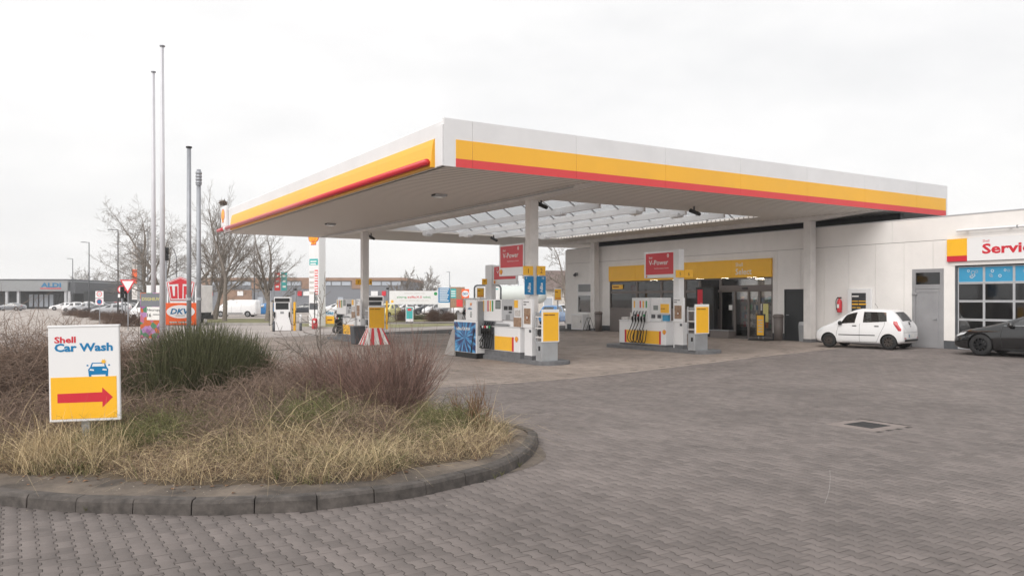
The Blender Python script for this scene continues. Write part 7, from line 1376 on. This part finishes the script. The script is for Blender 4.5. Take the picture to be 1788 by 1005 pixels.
# clipped brown bushes and hedge on the verge behind the islands, brown hedge along the road
for px, D, rx, hh, lab in ((704, 72, 0.9, 1.25, 'brown clipped bush left of the teal board'), (757, 72, 0.8, 1.2, 'brown clipped bush right of the teal board'), (783, 72, 0.85, 1.0, 'rounded brown bush at the right end of the verge')):
    x, y = atD(px, D); bush('clipped_bush', lab, x, y, rx*0.62, rx*0.62, hh, 900, 'hedge_brown', 'tangle', 0.010, z0=0.08, group='bushes on the verge')
for k, px in enumerate((722, 735, 748, 768, 795)):
    x, y = atD(px, 77); bush('hedge_bush', 'low green hedge bush along the fence, %s from the left' % ['first', 'second', 'third', 'fourth', 'fifth'][k], x, y, 0.55, 0.4, 0.55, 500, 'broom', 'tangle', 0.012, z0=0.08, group='hedge along the fence')
for k, (px, D) in enumerate(((133, 98), (160, 88), (188, 78), (214, 66), (238, 60))):
    x, y = atD(px, D); bush('roadside_hedge', 'brown roadside hedge piece along the supermarket road, %s from the far end' % ['first', 'second', 'third', 'fourth', 'fifth'][k], x, y, 1.5, 1.2, 0.9 if k < 3 else 1.15, 900, 'hedge_brown', 'tangle', 0.014, z0=0, group='roadside hedge')
for k, (px, D, r_, h_) in enumerate(((60, 310, 9, 7), (118, 320, 8, 6.5), (250, 260, 9, 6.5), (200, 240, 6, 5))):
    x, y = atD(px, D); bush('far_bush', 'hazy grey brown tree clump on the far skyline, %s from the left' % ['first', 'second', 'fourth', 'third'][k], x, y, r_, r_*0.6, h_, 1200, 'twig', 'tangle', 0.06, z0=0, group='far tree clumps', cat='trees')

# small weeds at the kerb foot and pale specks on the strip and paving beside it
for k, (px, py) in enumerate(((862, 836), (874, 831), (150, 893), (905, 815))):
    c = copy_tree(t_tuft); x, y = ZP(px, py, 0); c.location = (x, y-0.03, 0); c.scale = (0.55, 0.55, 0.35); c['label'] = ['tiny weed in the joint at the kerb foot left of the island tip', 'tiny weed at the kerb foot close to the island tip', 'tiny weed at the kerb foot below the direction sign', 'tiny weed at the kerb foot on the island curve'][k]; c['group'] = 'weeds at the kerb'
n = 900; sS = rng.uniform(0, arc[-1]*0.75, n); offs = np.where(rng.random(n) < 0.6, rng.uniform(0.17, 0.85, n), -np.abs(rng.normal(0, 0.28, n))-0.02); P = []
for a, b in zip(sS, offs): p, tg, nn = on_curve(a); q = p+nn*b; P.append((q.x, q.y, 0.121 if b > 0 else 0.002))
P = np.array(P); sz = rng.uniform(0.003, 0.010, n); a = rng.uniform(0, 6.28, n); V = []
for u_, v_, w_ in ((-1, -0.6, 0), (1, -0.4, 0), (0.7, 0.8, 0), (-0.8, 0.6, 0), (0, 0, 0.8)): V.append(np.stack([P[:, 0]+sz*(u_*np.cos(a)-v_*np.sin(a)), P[:, 1]+sz*(u_*np.sin(a)+v_*np.cos(a)), P[:, 2]+sz*w_], -1))
V = np.stack(V, 1).reshape(-1, 3); b = (np.arange(n)*5)[:, None, None]; Q = (np.array([(0,1,4),(1,2,4),(2,3,4),(3,0,4)])[None]+b).reshape(-1, 3)
mat('grit', (0.30, 0.26, 0.22), 0.95, attr=0.6); stuff(np_mesh('grit', V, Q, 'grit', None, np.repeat(rng.random(n), 5)), 'loose pale grit along the kerb', 'gravel')
pt_ = [GP(px, py) for px, py in ((1449, 820), (1449.5, 838), (1447, 858), (1440, 879))]; vs = []
for p in catmull([(q[0], q[1]) for q in pt_], 6): vs += [(p.x-0.0035, p.y, 0.004), (p.x+0.0035, p.y, 0.004)]
MB().add(vs, [(2*i, 2*i+1, 2*i+3, 2*i+2) for i in range(len(vs)//2-1)]).build('scratch_mark', 'concrete', mk)
# ================================================================== thin winter haze
hz_ = MB().box(-420, 420, -40, 520, -1.0, 24).build('haze', 'white'); hz_['kind'] = 'stuff'; hz_['label'] = 'thin pale winter haze in the air over the whole place'; hz_['category'] = 'haze'
hm = bpy.data.materials.new('haze_air'); hm.use_nodes = True; hn = hm.node_tree.nodes; hn.clear(); pv = hn.new('ShaderNodeVolumePrincipled'); pv.inputs['Color'].default_value = (0.97, 0.975, 0.985, 1); pv.inputs['Density'].default_value = 0.0006; pv.inputs['Anisotropy'].default_value = 0.2
ho = hn.new('ShaderNodeOutputMaterial'); hm.node_tree.links.new(pv.outputs[0], ho.inputs['Volume']); hz_.data.materials.clear(); hz_.data.materials.append(hm)
